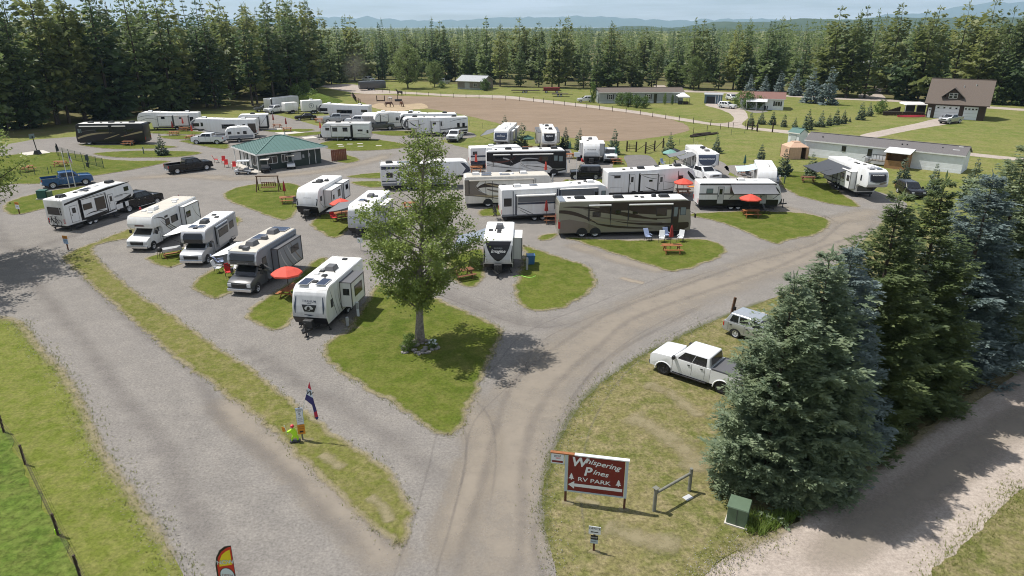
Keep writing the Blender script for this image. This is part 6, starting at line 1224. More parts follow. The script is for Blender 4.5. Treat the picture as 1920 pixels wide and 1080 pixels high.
v = back_fw('white fifth wheel with a framed slide window behind the grey pickup', (-18.84, 146.02), (-28.11, 142.86), 3.5, None, ((.5, .56, 1.9, 2.5),), (('rv_charcoal', (.3, 1.3), (.5, 1.6), (.7, 1.5), .05, .12, .03), ('rv_charcoal', (.98, 2.0), (.97, 2.8), (.88, 3.3), .05, .1, .05)), 'ac_white'); v.slide(.72, .88, 1.8, 3.2, .3, trim='rv_charcoal'); v.sw('rv_charcoal', (.74, 2.4), (.8, 2.9), (.86, 2.9), .02, .08, .02, .3)
v = back_fw('white fifth wheel with black nose behind the long swooped one', (-11.20, 141.34), (-22.49, 139.10), 3.75, 'rv_black', ((.7, .8, 2.2, 2.8),), (), 'ac_dark')
v = back_fw('long white fifth wheel with black slashes nearest the white pickup', (-8.65, 136.93), (-21.00, 133.46), 3.6, 'rv_charcoal', ((.13, .17, 1.6, 2.4), (.05, .09, 1.6, 2.4), (.40, .425, 1.9, 2.8)), (('rv_charcoal', (.96, 1.9), (.8, 2.3), (.66, 2.5), .3, .25, .02), ('rv_charcoal', (.3, 2.6), (.18, 3.1), (.02, 3.2), .02, .12, .05), ('rv_charcoal', (.72, 1.0), (.4, 1.2), (.01, 1.6), .02, .1, .4), ('rv_black', (.3, .9), (.15, .9), (.01, .95), .02, .2, .3)), 'ac_dark'); v.slide(.44, .57, .8, 2.9, .3, trim='rv_charcoal'); v.win(.5, .55, 2.3, 2.7, .3); v.slide(.76, .92, 1.75, 3.2, .3, 'rv_white', trim='rv_charcoal'); v.sw('rv_charcoal', (.78, 2.0), (.86, 2.4), (.9, 3.0), .05, .5, .05, .3)
v = RV('cargo_trailer', 'dark gooseneck trailer raising dust at the forest edge', 'box', line_place((-50.68, 236.94), (-42.83, 241.09), 2.4), 2.4, 2.9, body='rv_charcoal', roof='rv_slate')

# ------------------------------------------------------------------ cars and pickups
mat('paint_white', (.74, .75, .76), .22, coat=.6, var=.05); mat('paint_black', (.010, .010, .012), .25, coat=.3, var=.1, spec=.3); mat('paint_blue', (.018, .085, .23), .2, coat=.7); mat('paint_silver', (.45, .47, .49), .25, metal=.5, coat=.6)
mat('paint_grey', (.085, .09, .095), .25, metal=.3, coat=.6); mat('paint_navy', (.035, .055, .085), .22, coat=.7); mat('paint_offwhite', (.66, .67, .68), .25, coat=.5)
car('pickup_truck', 'blue pickup with black bed parked beside the two flagpoles', 'pickup', (-60.44, 88.89), (-57.61, 91.17), 'paint_blue', trim='chrome')
car('pickup_truck', 'black pickup towing the white fifth wheel', 'pickup', (-44.00, 76.69), (-42.57, 80.22), 'paint_black', trim='chrome', wb=3.9)
car('pickup_truck', 'black pickup parked left of the green roofed office', 'pickup', (-48.63, 98.31), (-45.30, 101.46), 'paint_black', wb=4.2)
car('pickup_truck', 'white pickup in front of the rounded blue camper', 'pickup', (-53.88, 125.16), (-56.98, 125.16), 'paint_white')
car('car', 'black car in the shade at the forest edge', 'suv', (-61.28, 176.94), (-63.18, 175.79), 'paint_grey')
car('pickup_truck', 'white pickup at the forest edge before the cargo trailers', 'pickup', (-56.80, 174.65), (-58.63, 171.32), 'paint_white')
car('car', 'black low sedan on the road before the white cargo trailer', 'sedan', (-45.89, 160.07), (-48.43, 159.11), 'paint_black')
car('pickup_truck', 'silver-white pickup with light tonneau before the two-window fifth wheel', 'pickup', (-37.36, 155.41), (-40.58, 154.51), 'paint_silver')
car('pickup_truck', 'white pickup second from the left in the row of three', 'pickup', (-31.72, 151.00), (-35.19, 151.00), 'paint_white')
car('pickup_truck', 'dark grey pickup at the right of the row of three', 'pickup', (-28.66, 142.86), (-25.50, 143.64), 'paint_grey')
car('pickup_truck', 'white pickup on the grass behind the shade tree', 'pickup', (-9.32, 132.78), (-10.12, 126.98), 'paint_white')
car('jeep', 'black boxy off-roader with a bicycle on its back', 'jeep', (11.42, 94.61), (9.10, 94.61), 'paint_black')
car('pickup_truck', 'white pickup parked nose out before the plain white trailer', 'pickup', (14.81, 113.13, 0), (14.30, 105.67, 0), 'paint_white')
car('pickup_truck', 'white crew cab pickup before the dark oval nosed fifth wheel', 'pickup', (25.12, 96.06), (26.40, 92.86), 'paint_white', trim='chrome')
car('pickup_truck', 'dark blue pickup parked nose out before the small white trailer', 'pickup', (34.91, 95.69, 0), (32.79, 87.95, 0), 'paint_navy', trim='chrome')
car('car', 'black car beside the large fifth wheel by the white home', 'suv', (49.67, 87.03), (49.35, 83.50), 'paint_black')
car('pickup_truck', 'big white pickup with black wheels parked on the dry verge by the spruces', 'pickup', (12.17, 34.88), (9.25, 37.29), 'paint_white', rim='steel_black', cover='ac_grey')
car('car', 'silver crossover half hidden by the front spruce', 'suv', (15.17, 42.69), (17.27, 40.46), 'paint_silver')
car('pickup_truck', 'silver pickup standing before the barn doors', 'pickup', (99.27, 154.51), (95.96, 152.73), 'paint_silver')
car('car', 'white car at the left end of the grey home', 'suv', (21.57, 199.04), (20.06, 199.04), 'paint_white'); car('car', 'white crossover on the curved driveway of the red roofed home', 'suv', (55.15, 184.18), (56.46, 182.94), 'paint_white')
car('pickup_truck', 'distant silver pickup by the small grey house', 'pickup', (-24.19, 264.12), (-27.76, 264.12), 'paint_silver'); car('pickup_truck', 'distant white pickup in the dust by the forest', 'pickup', (-58.01, 277.31), (-54.98, 274.57), 'paint_white')
car('car', 'distant white truck behind the blue shed', 'suv', (62.84, 206.59), (63.48, 203.51), 'paint_offwhite')
bike(Vector((*(12.42, 94.26), .45)), R(100), 'bicycle hung on the back of the black off-roader')

# golf carts
mat('vinyl_tan', (.42, .34, .24), .6); mat('vinyl_grey', (.25, .25, .26), .6)
def golf_cart(loc, rz, label, paint, roof):
    t = thing('golf_cart', label, 'golf cart', loc, rz, 'golf carts by the office')
    MB().prism([(-1.15, .3), (-1.15, .62), (-.3, .62), (-.25, .34), (.55, .34), (.62, .8), (1.15, .66), (1.2, .35)], -.58, .58).build('body', paint, t, bevel=.04, smooth=True)
    MB().box(-.75, -.15, -.55, .55, .62, .82).build('seat', 'vinyl_grey', t, bevel=.05); MB().hexa([(-.82, -.55, .82), (-.7, -.55, .82), (-.7, .55, .82), (-.82, .55, .82), (-.95, -.55, 1.2), (-.85, -.55, 1.2), (-.85, .55, 1.2), (-.95, .55, 1.2)]).build('backrest', 'vinyl_grey', t, bevel=.03)
    for x in (-.9, .6):
        for y in (.54, -.54): MB().bar((x * 1.05, y, .7), (x, y, 1.86), .035).build('post', 'steel_black', t)
    MB().box(-1.05, .75, -.62, .62, 1.85, 1.93).build('roof', roof, t, bevel=.05)
    MB().bar((.5, .25, .8), (.2, .25, 1.1), .04).build('steering_column', 'steel_black', t)
    for x in (-.75, .8):
        for s in (1, -1): wheel(t, x, s * .52, s, .22, .2)
    MB().box(-1.5, -1.1, -.4, .4, .5, .62).build('rear_rack', 'steel_black', t)
golf_cart((*(-39.03, 98.69), .02), R(190), 'white golf cart at the left corner of the office', 'paint_white', 'paint_white'); golf_cart((*(-36.22, 100.25), .02), R(100), 'black golf cart in the shade of the office wall', 'paint_black', 'rv_warm'); golf_cart((*(-33.46, 103.10), .02), R(-70), 'cream roofed golf cart by the office window', 'paint_white', 'rv_roof_tan')

# ------------------------------------------------------------------ buildings
def lap_mat(name, col, step=.2, amt=.25, axis='Z', rough=.6):
    m = bpy.data.materials.new(name); m.use_nodes = True; t = m.node_tree; lk = t.links.new; b = t.nodes['Principled BSDF']; b.inputs['Roughness'].default_value = rough
    tcn = _n(t, 'ShaderNodeTexCoord'); sp = _n(t, 'ShaderNodeSeparateXYZ'); lk(tcn.outputs['Object'], sp.inputs[0])
    d = _n(t, 'ShaderNodeMath', operation='DIVIDE'); d.inputs[1].default_value = step; lk(sp.outputs[axis], d.inputs[0]); fr = _n(t, 'ShaderNodeMath', operation='FRACT'); lk(d.outputs[0], fr.inputs[0])
    bp = _n(t, 'ShaderNodeBump'); bp.inputs['Strength'].default_value = .25; bp.inputs['Distance'].default_value = .02; lk(fr.outputs[0], bp.inputs['Height']); lk(bp.outputs['Normal'], b.inputs['Normal'])
    n = _n(t, 'ShaderNodeTexNoise'); n.inputs['Scale'].default_value = 1.5; n.inputs['Detail'].default_value = 6; lk(tcn.outputs['Object'], n.inputs['Vector'])
    x = _n(t, 'ShaderNodeMix', data_type='RGBA'); r = _n(t, 'ShaderNodeMapRange'); r.inputs['From Min'].default_value = .35; r.inputs['From Max'].default_value = .7; r.inputs['To Max'].default_value = amt; lk(n.outputs['Fac'], r.inputs['Value']); lk(r.outputs['Result'], x.inputs[0])
    x.inputs[6].default_value = col + (1,); x.inputs[7].default_value = tuple(c * .5 for c in col) + (1,); lk(x.outputs[2], b.inputs['Base Color']); MATS[name] = m
lap_mat('siding_white', (.76, .79, .82)); lap_mat('siding_grey', (.30, .33, .33)); lap_mat('siding_green', (.030, .046, .038), .3, .3, 'X'); lap_mat('siding_brown', (.042, .024, .016), .25, .5); lap_mat('siding_blue', (.09, .15, .21), .3, .3, 'X')
lap_mat('siding_pale', (.50, .54, .53)); lap_mat('siding_taupe', (.22, .19, .17), .25, .4); lap_mat('plywood', (.32, .17, .075), 1.2, .5); lap_mat('cedar', (.20, .06, .03), .15, .5, 'X')
mat('shingle_brown', (.145, .115, .095), .9, var=.35, vscale=9, bump=.5, bscale=20); mat('shingle_grey', (.15, .14, .14), .9, var=.3, vscale=9, bump=.5, bscale=20); mat('shingle_red', (.21, .11, .09), .9, var=.3, vscale=9, bump=.5, bscale=20); mat('metal_green', (.085, .165, .145), .45, var=.12, vscale=.8); mat('metal_white', (.75, .75, .76), .4); mat('metal_grey', (.40, .41, .42), .45, var=.2)
mat('trim_white', (.72, .72, .70), .5); mat('win_dark', (.014, .017, .02), .08, spec=.7); mat('garage_white', (.66, .69, .73), .5, var=.05); mat('wood_dark', (.045, .027, .018), .8, var=.4); mat('wood_log', (.12, .06, .03), .8, var=.5, bump=.4); mat('wood_grey', (.20, .18, .155), .9, var=.4, bump=.4); mat('wood_orange', (.33, .125, .042), .6, var=.35, vscale=4); mat('wood_brown', (.19, .075, .032), .7, var=.35, vscale=4); mat('canvas_tan', (.55, .36, .25), .85, var=.15); mat('canvas_white', (.75, .74, .72), .8, var=.08); mat('canvas_black', (.015, .016, .02), .7)
def frame_from(A, B):
    A = Vector(A); B = Vector(B); return (A.x, A.y, 0), math.atan2(B.y - A.y, B.x - A.x), (B - A).length
def house(name, label, A, B, D, hw, hr, wall, roof, over=.35, hip=False, cat='house', gable=None, ridge='x', base=None, trim='trim_white'):
    """front wall from A to B on the ground, depth D away from the viewer, gable or hip roof"""
    loc, rz, L = frame_from(A, B); t = thing(name, label, cat, loc, rz)
    MB().box(0, L, 0, D, 0, hw).build('wall', wall, t)
    o = over; th = .14
    if hip:
        r0, r1 = D / 2 + .1, L - D / 2 - .1
        if r1 < r0: r0 = r1 = L / 2
        e = [(-o, -o, hw), (L + o, -o, hw), (L + o, D + o, hw), (-o, D + o, hw)]; rd = [(r0, D / 2, hr), (r1, D / 2, hr)]
        for nm, q in (('roof_slope', [e[0], e[1], rd[1], rd[0]]), ('roof_slope', [e[2], e[3], rd[0], rd[1]]), ('roof_slope', [e[3], e[0], rd[0]]), ('roof_slope', [e[1], e[2], rd[1]])):
            n = len(q); b = MB(); b.v = [tuple(p) for p in q] + [(p[0], p[1], p[2] + th) for p in q]; b.f = [tuple(reversed(range(n))), tuple(range(n, 2 * n))] + [(i, (i + 1) % n, n + (i + 1) % n, n + i) for i in range(n)]; b.build(nm, roof, t)
        fs = MB()
        for a, c in zip(e, e[1:] + e[:1]): fs.bar((a[0], a[1], hw + .05), (c[0], c[1], hw + .05), .04, .2)
        fs.build('fascia', trim, t)
        rb = MB()
        # standing seams on the sheet metal
        for k in range(int((L + 2 * o) / .6)):
            x = -o + .3 + k * .6
            for ysg in (0, 1):
                u = min(1., (x + o) / (r0 + o) if x < r0 else ((L + o - x) / (L + o - r1) if x > r1 else 1.)); y0, y1 = (-o, -o + (D / 2 + o) * u) if ysg == 0 else (D + o, D + o - (D / 2 + o) * u)
                rb.bar((x, y0, hw + th + .02), (x, y1, hw + (hr - hw) * u + th + .02), .04)
        for k in range(int((D + 2 * o) / .6)):
            y = -o + .3 + k * .6; u = 1 - abs(y - D / 2) / (D / 2 + o)
            rb.bar((-o, y, hw + th + .02), (-o + (r0 + o) * u, y, hw + (hr - hw) * u + th + .02), .04); rb.bar((L + o, y, hw + th + .02), (L + o - (r0 + o) * u, y, hw + (hr - hw) * u + th + .02), .04)
        tag(rb.build('roof_seam', roof, t), kind='stuff')
        cp = MB()
        for a, c in ((e[0], rd[0]), (e[1], rd[1]), (e[2], rd[1]), (e[3], rd[0]), (rd[0], rd[1])): cp.bar((a[0], a[1], a[2] + th + .03), (c[0], c[1], c[2] + th + .03), .22, .05)
        cp.build('ridge_cap', roof, t)
    else:
        if ridge == 'x':
            g = MB()
            for x in (0, L - .08): g.prismz([(0, 0)], 0, 0) if False else g.hexa([(x, 0, hw), (x + .08, 0, hw), (x + .08, D, hw), (x, D, hw), (x, D / 2 - .01, hr), (x + .08, D / 2 - .01, hr), (x + .08, D / 2 + .01, hr), (x, D / 2 + .01, hr)])
            g.build('gable', gable or wall, t); sl = (hr - hw) / (D / 2)
            for sg in (0, 1):
                y0 = -o if sg == 0 else D + o; z0 = hw - sl * o
                q = [(-o, y0, z0), (L + o, y0, z0), (L + o, D / 2, hr), (-o, D / 2, hr)]
                MB().hexa([(p[0], p[1], p[2] + .02) for p in q] + [(p[0], p[1], p[2] + .02 + th) for p in q]).build('roof_slope', roof, t)
            MB().bar((-o, D / 2, hr + .17), (L + o, D / 2, hr + .17), .3, .05).build('ridge_cap', roof, t)
            f = MB().bar((-o, -o - .02, hw - sl * o + .08), (L + o, -o - .02, hw - sl * o + .08), .03, .18); f.build('fascia', trim, t)
    if base: MB().box(.02, L - .02, -.015, D + .015, 0, .5).build('skirting', base, t)
    t['L'] = L
    return t, L
def hwin(t, x0, x1, z0, z1, y=0., mull=1, cross=0, fr='trim_white', side=None, D=0., L=0., sh=None):
    f = MB(); w = .07
    def P(a, b, c, d, e, g):    # front wall or end wall
        if side == 'R': return (L - e, L - d, a, b, c, g) if False else None
    def bx(b, x0, x1, z0, z1, out):
        if side == 'R': b.box(L - .01, L + out, x0, x1, z0, z1)
        elif side == 'L': b.box(-out, .01, x0, x1, z0, z1)
        else: b.box(x0, x1, y - out, y + .01, z0, z1)
    bx(f, x0, x1, z0, z0 + w, .06); bx(f, x0, x1, z1 - w, z1, .06); bx(f, x0, x0 + w, z0 + w, z1 - w, .06); bx(f, x1 - w, x1, z0 + w, z1 - w, .06)
    for k in range(1, mull + 1):
        if mull > 0: xm = x0 + (x1 - x0) * k / (mull + 1); bx(f, xm - w / 2, xm + w / 2, z0 + w, z1 - w, .05)
    if cross: zm = (z0 + z1) / 2; bx(f, x0 + w, x1 - w, zm - w / 2, zm + w / 2, .045)
    o = f.build('window', fr, t); g = MB(); bx(g, x0 + .03, x1 - .03, z0 + .03, z1 - .03, .03); g.build('pane', 'win_dark', o)
    if sh:
        for a, b in ((x0 - .4, x0 - .03), (x1 + .03, x1 + .4)): q = MB(); bx(q, a, b, z0, z1, .04); q.build('shutter', sh, o)
    return o
def hdoor(t, x0, x1, z1, m='trim_white', y=0., name='door', win=0):
    d = MB().box(x0, x1, y - .06, y + .01, .05, z1).build(name, m, t)
    if name == 'door': MB().box(x1 - .14, x1 - .08, y - .12, y - .05, .95, 1.05).build('handle', 'steel_black', d)
    for k in range(win): xx = x0 + (x1 - x0) * (k + .5) / win; MB().box(xx - .2, xx + .2, y - .075, y - .05, z1 - .62, z1 - .32).build('pane', 'win_dark', d)
    if name == 'garage_door':
        g = MB()
        for k in range(1, 4): g.box(x0 + .02, x1 - .02, y - .068, y - .05, z1 * k / 4 - .012, z1 * k / 4 + .012)
        g.build('panel_joint', 'seam', d)
    return d

# office
t, L = house('office_building', 'low dark green office with a hipped green metal roof', (-37.1, 100.7), (-29.86, 107.0), 8.2, 2.5, 4.2, 'siding_green', 'metal_green', .9, True, 'building')
hwin(t, L * .10, L * .27, .9, 2.0); hwin(t, L * .335, L * .44, .9, 2.1); hwin(t, 1.6, 3.0, .5, 2.1, 0, 0, 0, 'trim_white', 'L'); hwin(t, 5.2, 6.4, .9, 2.1, 0, 0, 0, 'trim_white', 'L')
for y0, y1 in ((3.5, 4.5), (6.6, 7.6)): MB().box(-.05, .02, y0, y1, .05, 2.1).build('door', 'trim_white', t)
MB().box(L * .5, L * .66, -.09, .0, 1.0, 2.15).build('notice_board', 'metal_grey', t)
for y in (-.6, 4., 8.5): MB().box(-.72, -.6, y - .06, y + .06, 0, 2.5).build('porch_post', 'trim_white', t)
MB().box(-1.4, 0, -1.0, 8.8, 0, .07).build('porch_slab', 'concrete', t); MB().cyl((L * .62, 4.2, 3.9), (L * .62, 4.2, 4.7), .1, .1, 8).build('vent_pipe', 'trim_white', t); MB().cyl((L * .62, 4.2, 4.0), (L * .62, 4.2, 4.15), .28, .2, 10).build('flashing', 'trim_white', t)
for z, x in ((1.3, .78), (1.2, .68)): MB().box(L * x, L * x + .3, -.1, 0, z, z + .5).build('meter_box', 'metal_grey', t)
MB().bar((L * .9, -.06, .1), (L * .9, -.06, 2.5), .08).build('downpipe', 'trim_white', t); MB().bar((L * .79, -.06, .1), (L * .79, -.06, 2.5), .06).build('downpipe', 'trim_white', t)
fz = thing('cedar_screen', 'rust red cedar screen fence at the right end of the office', 'fence', (*(-28.61, 108.36), 0), R(41))
for k in range(9): MB().box(k * .3, k * .3 + .27, -.02, .02, 0, 1.8).build('board', 'cedar', fz)
MB().box(0, 2.7, .02, .06, 1.5, 1.6).build('rail', 'cedar', fz)
# barn
t, L = house('barn', 'dark brown two storey barn with white garage doors and a dormer', (97.56, 164.84), (106.9, 158.3), 9.6, 3.8, 8.5, 'siding_brown', 'shingle_brown', .7, False, 'barn', trim='wood_dark')
hdoor(t, L * .14, L * .56, 2.9, 'garage_white', 0, 'garage_door', 4); hdoor(t, L * .64, L * .88, 2.9, 'garage_white', 0, 'garage_door', 4); hdoor(t, L * .02, L * .075, 2.3, 'garage_white', win=1); hwin(t, 4.0, 5.7, 5.0, 6.4, 0, 1, 0, 'trim_white', 'R', 0, L)
sl = (8.5 - 3.8) / 4.8; dx0, dx1 = L * .25, L * .56; xm = (dx0 + dx1) / 2; zt0, zt1 = 4.4, 6.9
d = MB().prism([(xm - 1.45, 4.0), (xm + 1.45, 4.0), (xm + 1.45, 5.3), (xm, 6.6), (xm - 1.45, 5.3)], .35, 3.6).build('dormer', 'siding_brown', t)
for sg in (-1, 1):
    a = (xm, 6.85); b = (xm + sg * 2.3, 4.75); q = [(a[0], -.1, a[1]), (b[0], -.1, b[1]), (b[0], 1.2, b[1]), (a[0], 3.9, a[1])]
    MB().hexa([tuple(p) for p in q] + [(p[0], p[1], p[2] + .12) for p in q]).build('dormer_roof', 'shingle_brown', d)
hwin(t, xm - .85, xm - .05, 4.55, 5.75, .35, 0, 1); hwin(t, xm + .05, xm + .85, 4.55, 5.75, .35, 0, 1)
for x, y in ((.55, .40), (.75, .45)): MB().cyl((L * x, 4.8 * y * 1.6, 3.8 + sl * 4.8 * y * 1.6), (L * x, 4.8 * y * 1.6, 4.3 + sl * 4.8 * y * 1.6), .12, .12, 7).build('roof_vent', 'metal_grey', t)
fz = thing('yard_fence', 'long brown board fence of the yard left of the barn', 'fence', (*(89.12, 168.10), 0), 0); a = Vector((89.12, 168.10)); b = Vector((98.21, 166.02)); ang = math.atan2((b - a).y, (b - a).x); fz.rotation_euler = (0, 0, ang)
for k in range(int((b - a).length / .6)): MB().box(k * .6, k * .6 + .55, -.03, .03, .1, 1.0).build('board', 'wood_dark', fz)
MB().box(0, (b - a).length, -.08, .08, 1.0, 1.08).build('top_rail', 'wood_grey', fz)
fz = thing('yard_fence', 'sloping dark board fence left behind the canopy by the barn', 'fence', (*(89.12, 168.10), 0), R(28))
for k in range(8): MB().box(k * .8, k * .8 + .75, -.03, .03, .1, 1.0 + k * .12).build('board', 'wood_dark', fz)
cz = thing('canopy_shelter', 'white topped canopy with black sides left of the barn', 'canopy', (*(94.82, 169.16), 0), R(-3))
MB().hexa([(0, 0, 2.4), (5.2, 0, 2.4), (5.2, 3.6, 2.5), (0, 3.6, 2.5), (.3, .3, 2.75), (4.9, .3, 2.75), (4.9, 3.3, 2.85), (.3, 3.3, 2.85)]).build('roof', 'canvas_white', cz)
for x in (0, 2.6, 5.1): MB().box(x, x + .1, 0, .1, 0, 2.4).build('post', 'trim_white', cz)
for x0, x1 in ((.12, 2.5), (2.9, 5.05)): MB().box(x0, x1, .5, .54, .1, 2.4).build('side_curtain', 'canvas_black', cz)
k = MB(); 
for i in range(10):
    a0, a1 = i / 10, (i + 1) / 10; f = lambda u: .42 * math.sin(math.pi * min(max(u, .02), .98)) ** .7
    k.hexa([(6.5 * a0, -f(a0), .2), (6.5 * a1, -f(a1), .2), (6.5 * a1, f(a1), .2), (6.5 * a0, f(a0), .2), (6.5 * a0, -f(a0) * .6, .62), (6.5 * a1, -f(a1) * .6, .62), (6.5 * a1, f(a1) * .6, .62), (6.5 * a0, f(a0) * .6, .62)])
mat('red_plastic', (.5, .03, .04), .35, coat=.3); kz = thing('canoe', 'red upturned canoe lying by the yard fence', 'canoe', (*(90.42, 163.99), 0), R(0)); k.build('hull', 'red_plastic', kz); MB().box(.2, 6.3, -.03, .03, .62, .66).build('keel', 'red_plastic', kz)
# white single-wide home
t, L = house('mobile_home', 'long white mobile home with grey roof and plywood porch', (48.41, 113.63), (65.25, 98.69), 4.6, 2.55, 3.5, 'siding_white', 'shingle_grey', .2, False, 'mobile home', base='siding_white')
hwin(t, L * .255, L * .283, 1.4, 2.25, 0, 0, 1, 'steel_black'); hwin(t, L * .427, L * .455, 1.1, 2.2, 0, 0, 1, 'steel_black')
pz = L * .57
pt = MB().box(pz, pz + .12, -2.4, 0, 0, 2.3); p = pt.build('porch_side', 'plywood', t); MB().box(pz + 2.9, pz + 3.02, -2.4, 0, 0, 2.3).build('porch_side', 'plywood', t); MB().box(pz + .12, pz + 2.9, -2.4, -2.3, 0, 1.2).build('porch_front', 'plywood', t); MB().box(pz + .12, pz + 2.9, -.12, -.03, 0, 2.3).build('porch_back', 'plywood', t)
MB().hexa([(pz - .3, -2.8, 2.35), (pz + 3.3, -2.8, 2.35), (pz + 3.3, .1, 2.75), (pz - .3, .1, 2.75), (pz - .3, -2.8, 2.43), (pz + 3.3, -2.8, 2.43), (pz + 3.3, .1, 2.83), (pz - .3, .1, 2.83)]).build('porch_roof', 'metal_white', t)
st = MB().box(pz - 2.4, pz, -1.6, -.2, .7, .8)
for i in range(4): st.box(pz - 3.4 + i * .28, pz - 3.1 + i * .28, -1.6, -.4, .14 * i + .08, .14 * i + .14)
st.build('porch_steps', 'wood_grey', t); rl = MB()
for i in range(6): rl.box(pz - 2.4 + i * .45, pz - 2.35 + i * .45, -1.62, -1.57, .8, 1.7)
rl.bar((pz - 3.4, -1.6, 1.05), (pz - 2.4, -1.6, 1.72), .07); rl.bar((pz - 2.4, -1.6, 1.72), (pz, -1.6, 1.72), .07); rl.build('railing', 'steel_black', t)
MB().box(L * .42, L * .44, -.3, -.05, .2, .9).build('utility_box', 'metal_grey', t); MB().box(L * .62 + 1.2, L * .62 + 2.2, -1, -.1, 0, .9).build('planter', 'wood_grey', t) if False else None
for x, y in ((.1, 1.0), (.19, 1.9), (.62, 1.1), (.65, 1.15), (.86, 1.3)): MB().cyl((L * x, y, 2.8), (L * x, y, 3.35), .09, .09, 7).build('vent_pipe', 'steel_black', t)
MB().box(L * .945, L * .97, 1.9, 2.4, 3.35, 3.58).build('roof_vent', 'trim_white', t); MB().box(L * .92, L * .96, 1.0, 1.6, 3.02, 3.2).build('skylight', 'trim_white', t)
t, L = house('garden_shed', 'small pale shed with green roof at the end of the white home', (50.23, 125.76), (51.47, 123.97), 2.6, 2.1, 2.75, 'siding_white', 'metal_green', .15, False, 'shed'); hdoor(t, L * .25, L * .75, 1.8, 'siding_pale')
tz = thing('tent_shelter', 'tan gauze sided tent shelter left of the large fifth wheel', 'tent', (*(44.55, 110.22), 0), R(3)); W_ = 3.2
for x in (0, W_):
    for y in (0, W_): MB().bar((x, y, 0), (x, y, 1.9), .05).build('post', 'steel_black', tz)
c = [(0, 0, 1.9), (W_, 0, 1.9), (W_, W_, 1.9), (0, W_, 1.9)]
for a, b in zip(c, c[1:] + c[:1]): MB().add([a, b, (W_ / 2 + (b[0] - W_ / 2) * .3, W_ / 2 + (b[1] - W_ / 2) * .3, 2.6), (W_ / 2 + (a[0] - W_ / 2) * .3, W_ / 2 + (a[1] - W_ / 2) * .3, 2.6)], [(0, 1, 2, 3)]).build('roof_panel', 'canvas_tan', tz)
MB().cbox((W_ / 2, W_ / 2, 2.63), (W_ * .34, W_ * .34, .06)).build('roof_cap', 'canvas_tan', tz)
for s_, (a, b) in enumerate(zip(c, c[1:] + c[:1])):
    for u0, u1 in ((.0, .62 if s_ == 0 else 1.), (.86 if s_ == 0 else .99, 1.)):
        w = MB(); n = 10
        for i in range(n):
            f0 = u0 + (u1 - u0) * i / n; f1 = u0 + (u1 - u0) * (i + 1) / n; k0 = .06 * (i % 2); k1 = .06 * ((i + 1) % 2)
            w.add([(a[0] + (b[0] - a[0]) * f0, a[1] + (b[1] - a[1]) * f0 - k0, 0), (a[0] + (b[0] - a[0]) * f1, a[1] + (b[1] - a[1]) * f1 - k1, 0), (a[0] + (b[0] - a[0]) * f1, a[1] + (b[1] - a[1]) * f1, 1.9), (a[0] + (b[0] - a[0]) * f0, a[1] + (b[1] - a[1]) * f0, 1.9)], [(0, 1, 2, 3)])
        w.build('curtain', 'canvas_tan', tz)
# homes beyond the paddock
t, L = house('mobile_home', 'long grey mobile home with dark shutters beyond the paddock', (24.24, 196.17), (47.92, 197.60), 5.5, 2.9, 3.9, 'siding_grey', 'shingle_brown', .3, False, 'mobile home', base='siding_pale')
for f in (.11, .38, .56): hwin(t, L * f, L * f + 1.1, 1.1, 2.4, 0, 1, 1, sh='steel_black')
hdoor(t, L * .65, L * .685, 2.5, 'win_dark'); MB().box(L * .2, L * .22, -.08, 0, .9, 2.4).build('shutter', 'steel_black', t)
t, L = house('house', 'white home with a red-brown roof and patio beyond the driveway', (59.38, 182.94), (69.29, 179.30), 8.2, 2.7, 4.0, 'siding_white', 'shingle_red', .35, False, 'house')
hwin(t, 3.5, 4.9, 1.1, 2.4, 0, 1, 1, sh='steel_black', side='R', L=L); hwin(t, L * .4, L * .5, 1.0, 2.2, 0, 0, 0); hwin(t, L * .8, L * .92, 1.0, 2.2, sh='steel_black')
MB().hexa([(L * .14, -3, 2.15), (L * .62, -3, 2.15), (L * .62, .0, 2.55), (L * .14, .0, 2.55), (L * .14, -3, 2.23), (L * .62, -3, 2.23), (L * .62, 0, 2.63), (L * .14, 0, 2.63)]).build('patio_roof', 'metal_white', t)
for x in (.15, .38, .61): MB().box(L * x, L * x + .1, -2.95, -2.85, 0, 2.15).build('patio_post', 'trim_white', t)
def canopy(label, p, w, rz, top='canvas_white'):
    c = thing('canopy_tent', label, 'canopy', (*p, 0), rz)
    b = MB(); h = 2.1
    b.hexa([(0, 0, h), (w, 0, h), (w, w, h), (0, w, h), (w * .42, w * .42, h + .9), (w * .58, w * .42, h + .9), (w * .58, w * .58, h + .9), (w * .42, w * .58, h + .9)]); b.build('roof', top, c)
    for x in (.02, w - .1):
        for y in (.02, w - .1): MB().box(x, x + .08, y, y + .08, 0, h).build('post', 'steel_black', c)
    MB().box(0, w, 0, .03, h - .3, h).build('valance', top, c); MB().box(.1, w * .4, .1, .5, 0, 1.0).build('stored_goods', 'canvas_black', c); MB().box(w * .5, w * .9, .2, .7, 0, .8).build('stored_goods', 'wood_dark', c)
canopy('white canopy tent at the right end of the grey home', (45.62, 193.38), 3.2, 0); canopy('pinkish canopy tent on the patio of the red roofed home', (64.80, 180.49), 3.6, 0)
t, L = house('shed', 'blue open fronted shed beyond the paddock', (53.54, 196.17), (58.04, 194.77), 4.5, 2.4, 2.6, 'siding_blue', 'metal_grey', .2, False, 'shed'); MB().box(L * .12, L * .6, -.05, .02, .1, 1.9).build('dark_opening', 'canvas_black', t)
for x in (.62, .76, .9): MB().box(L * x, L * x + .12, -.07, 0, 0, 2.3).build('post', 'trim_white', t)
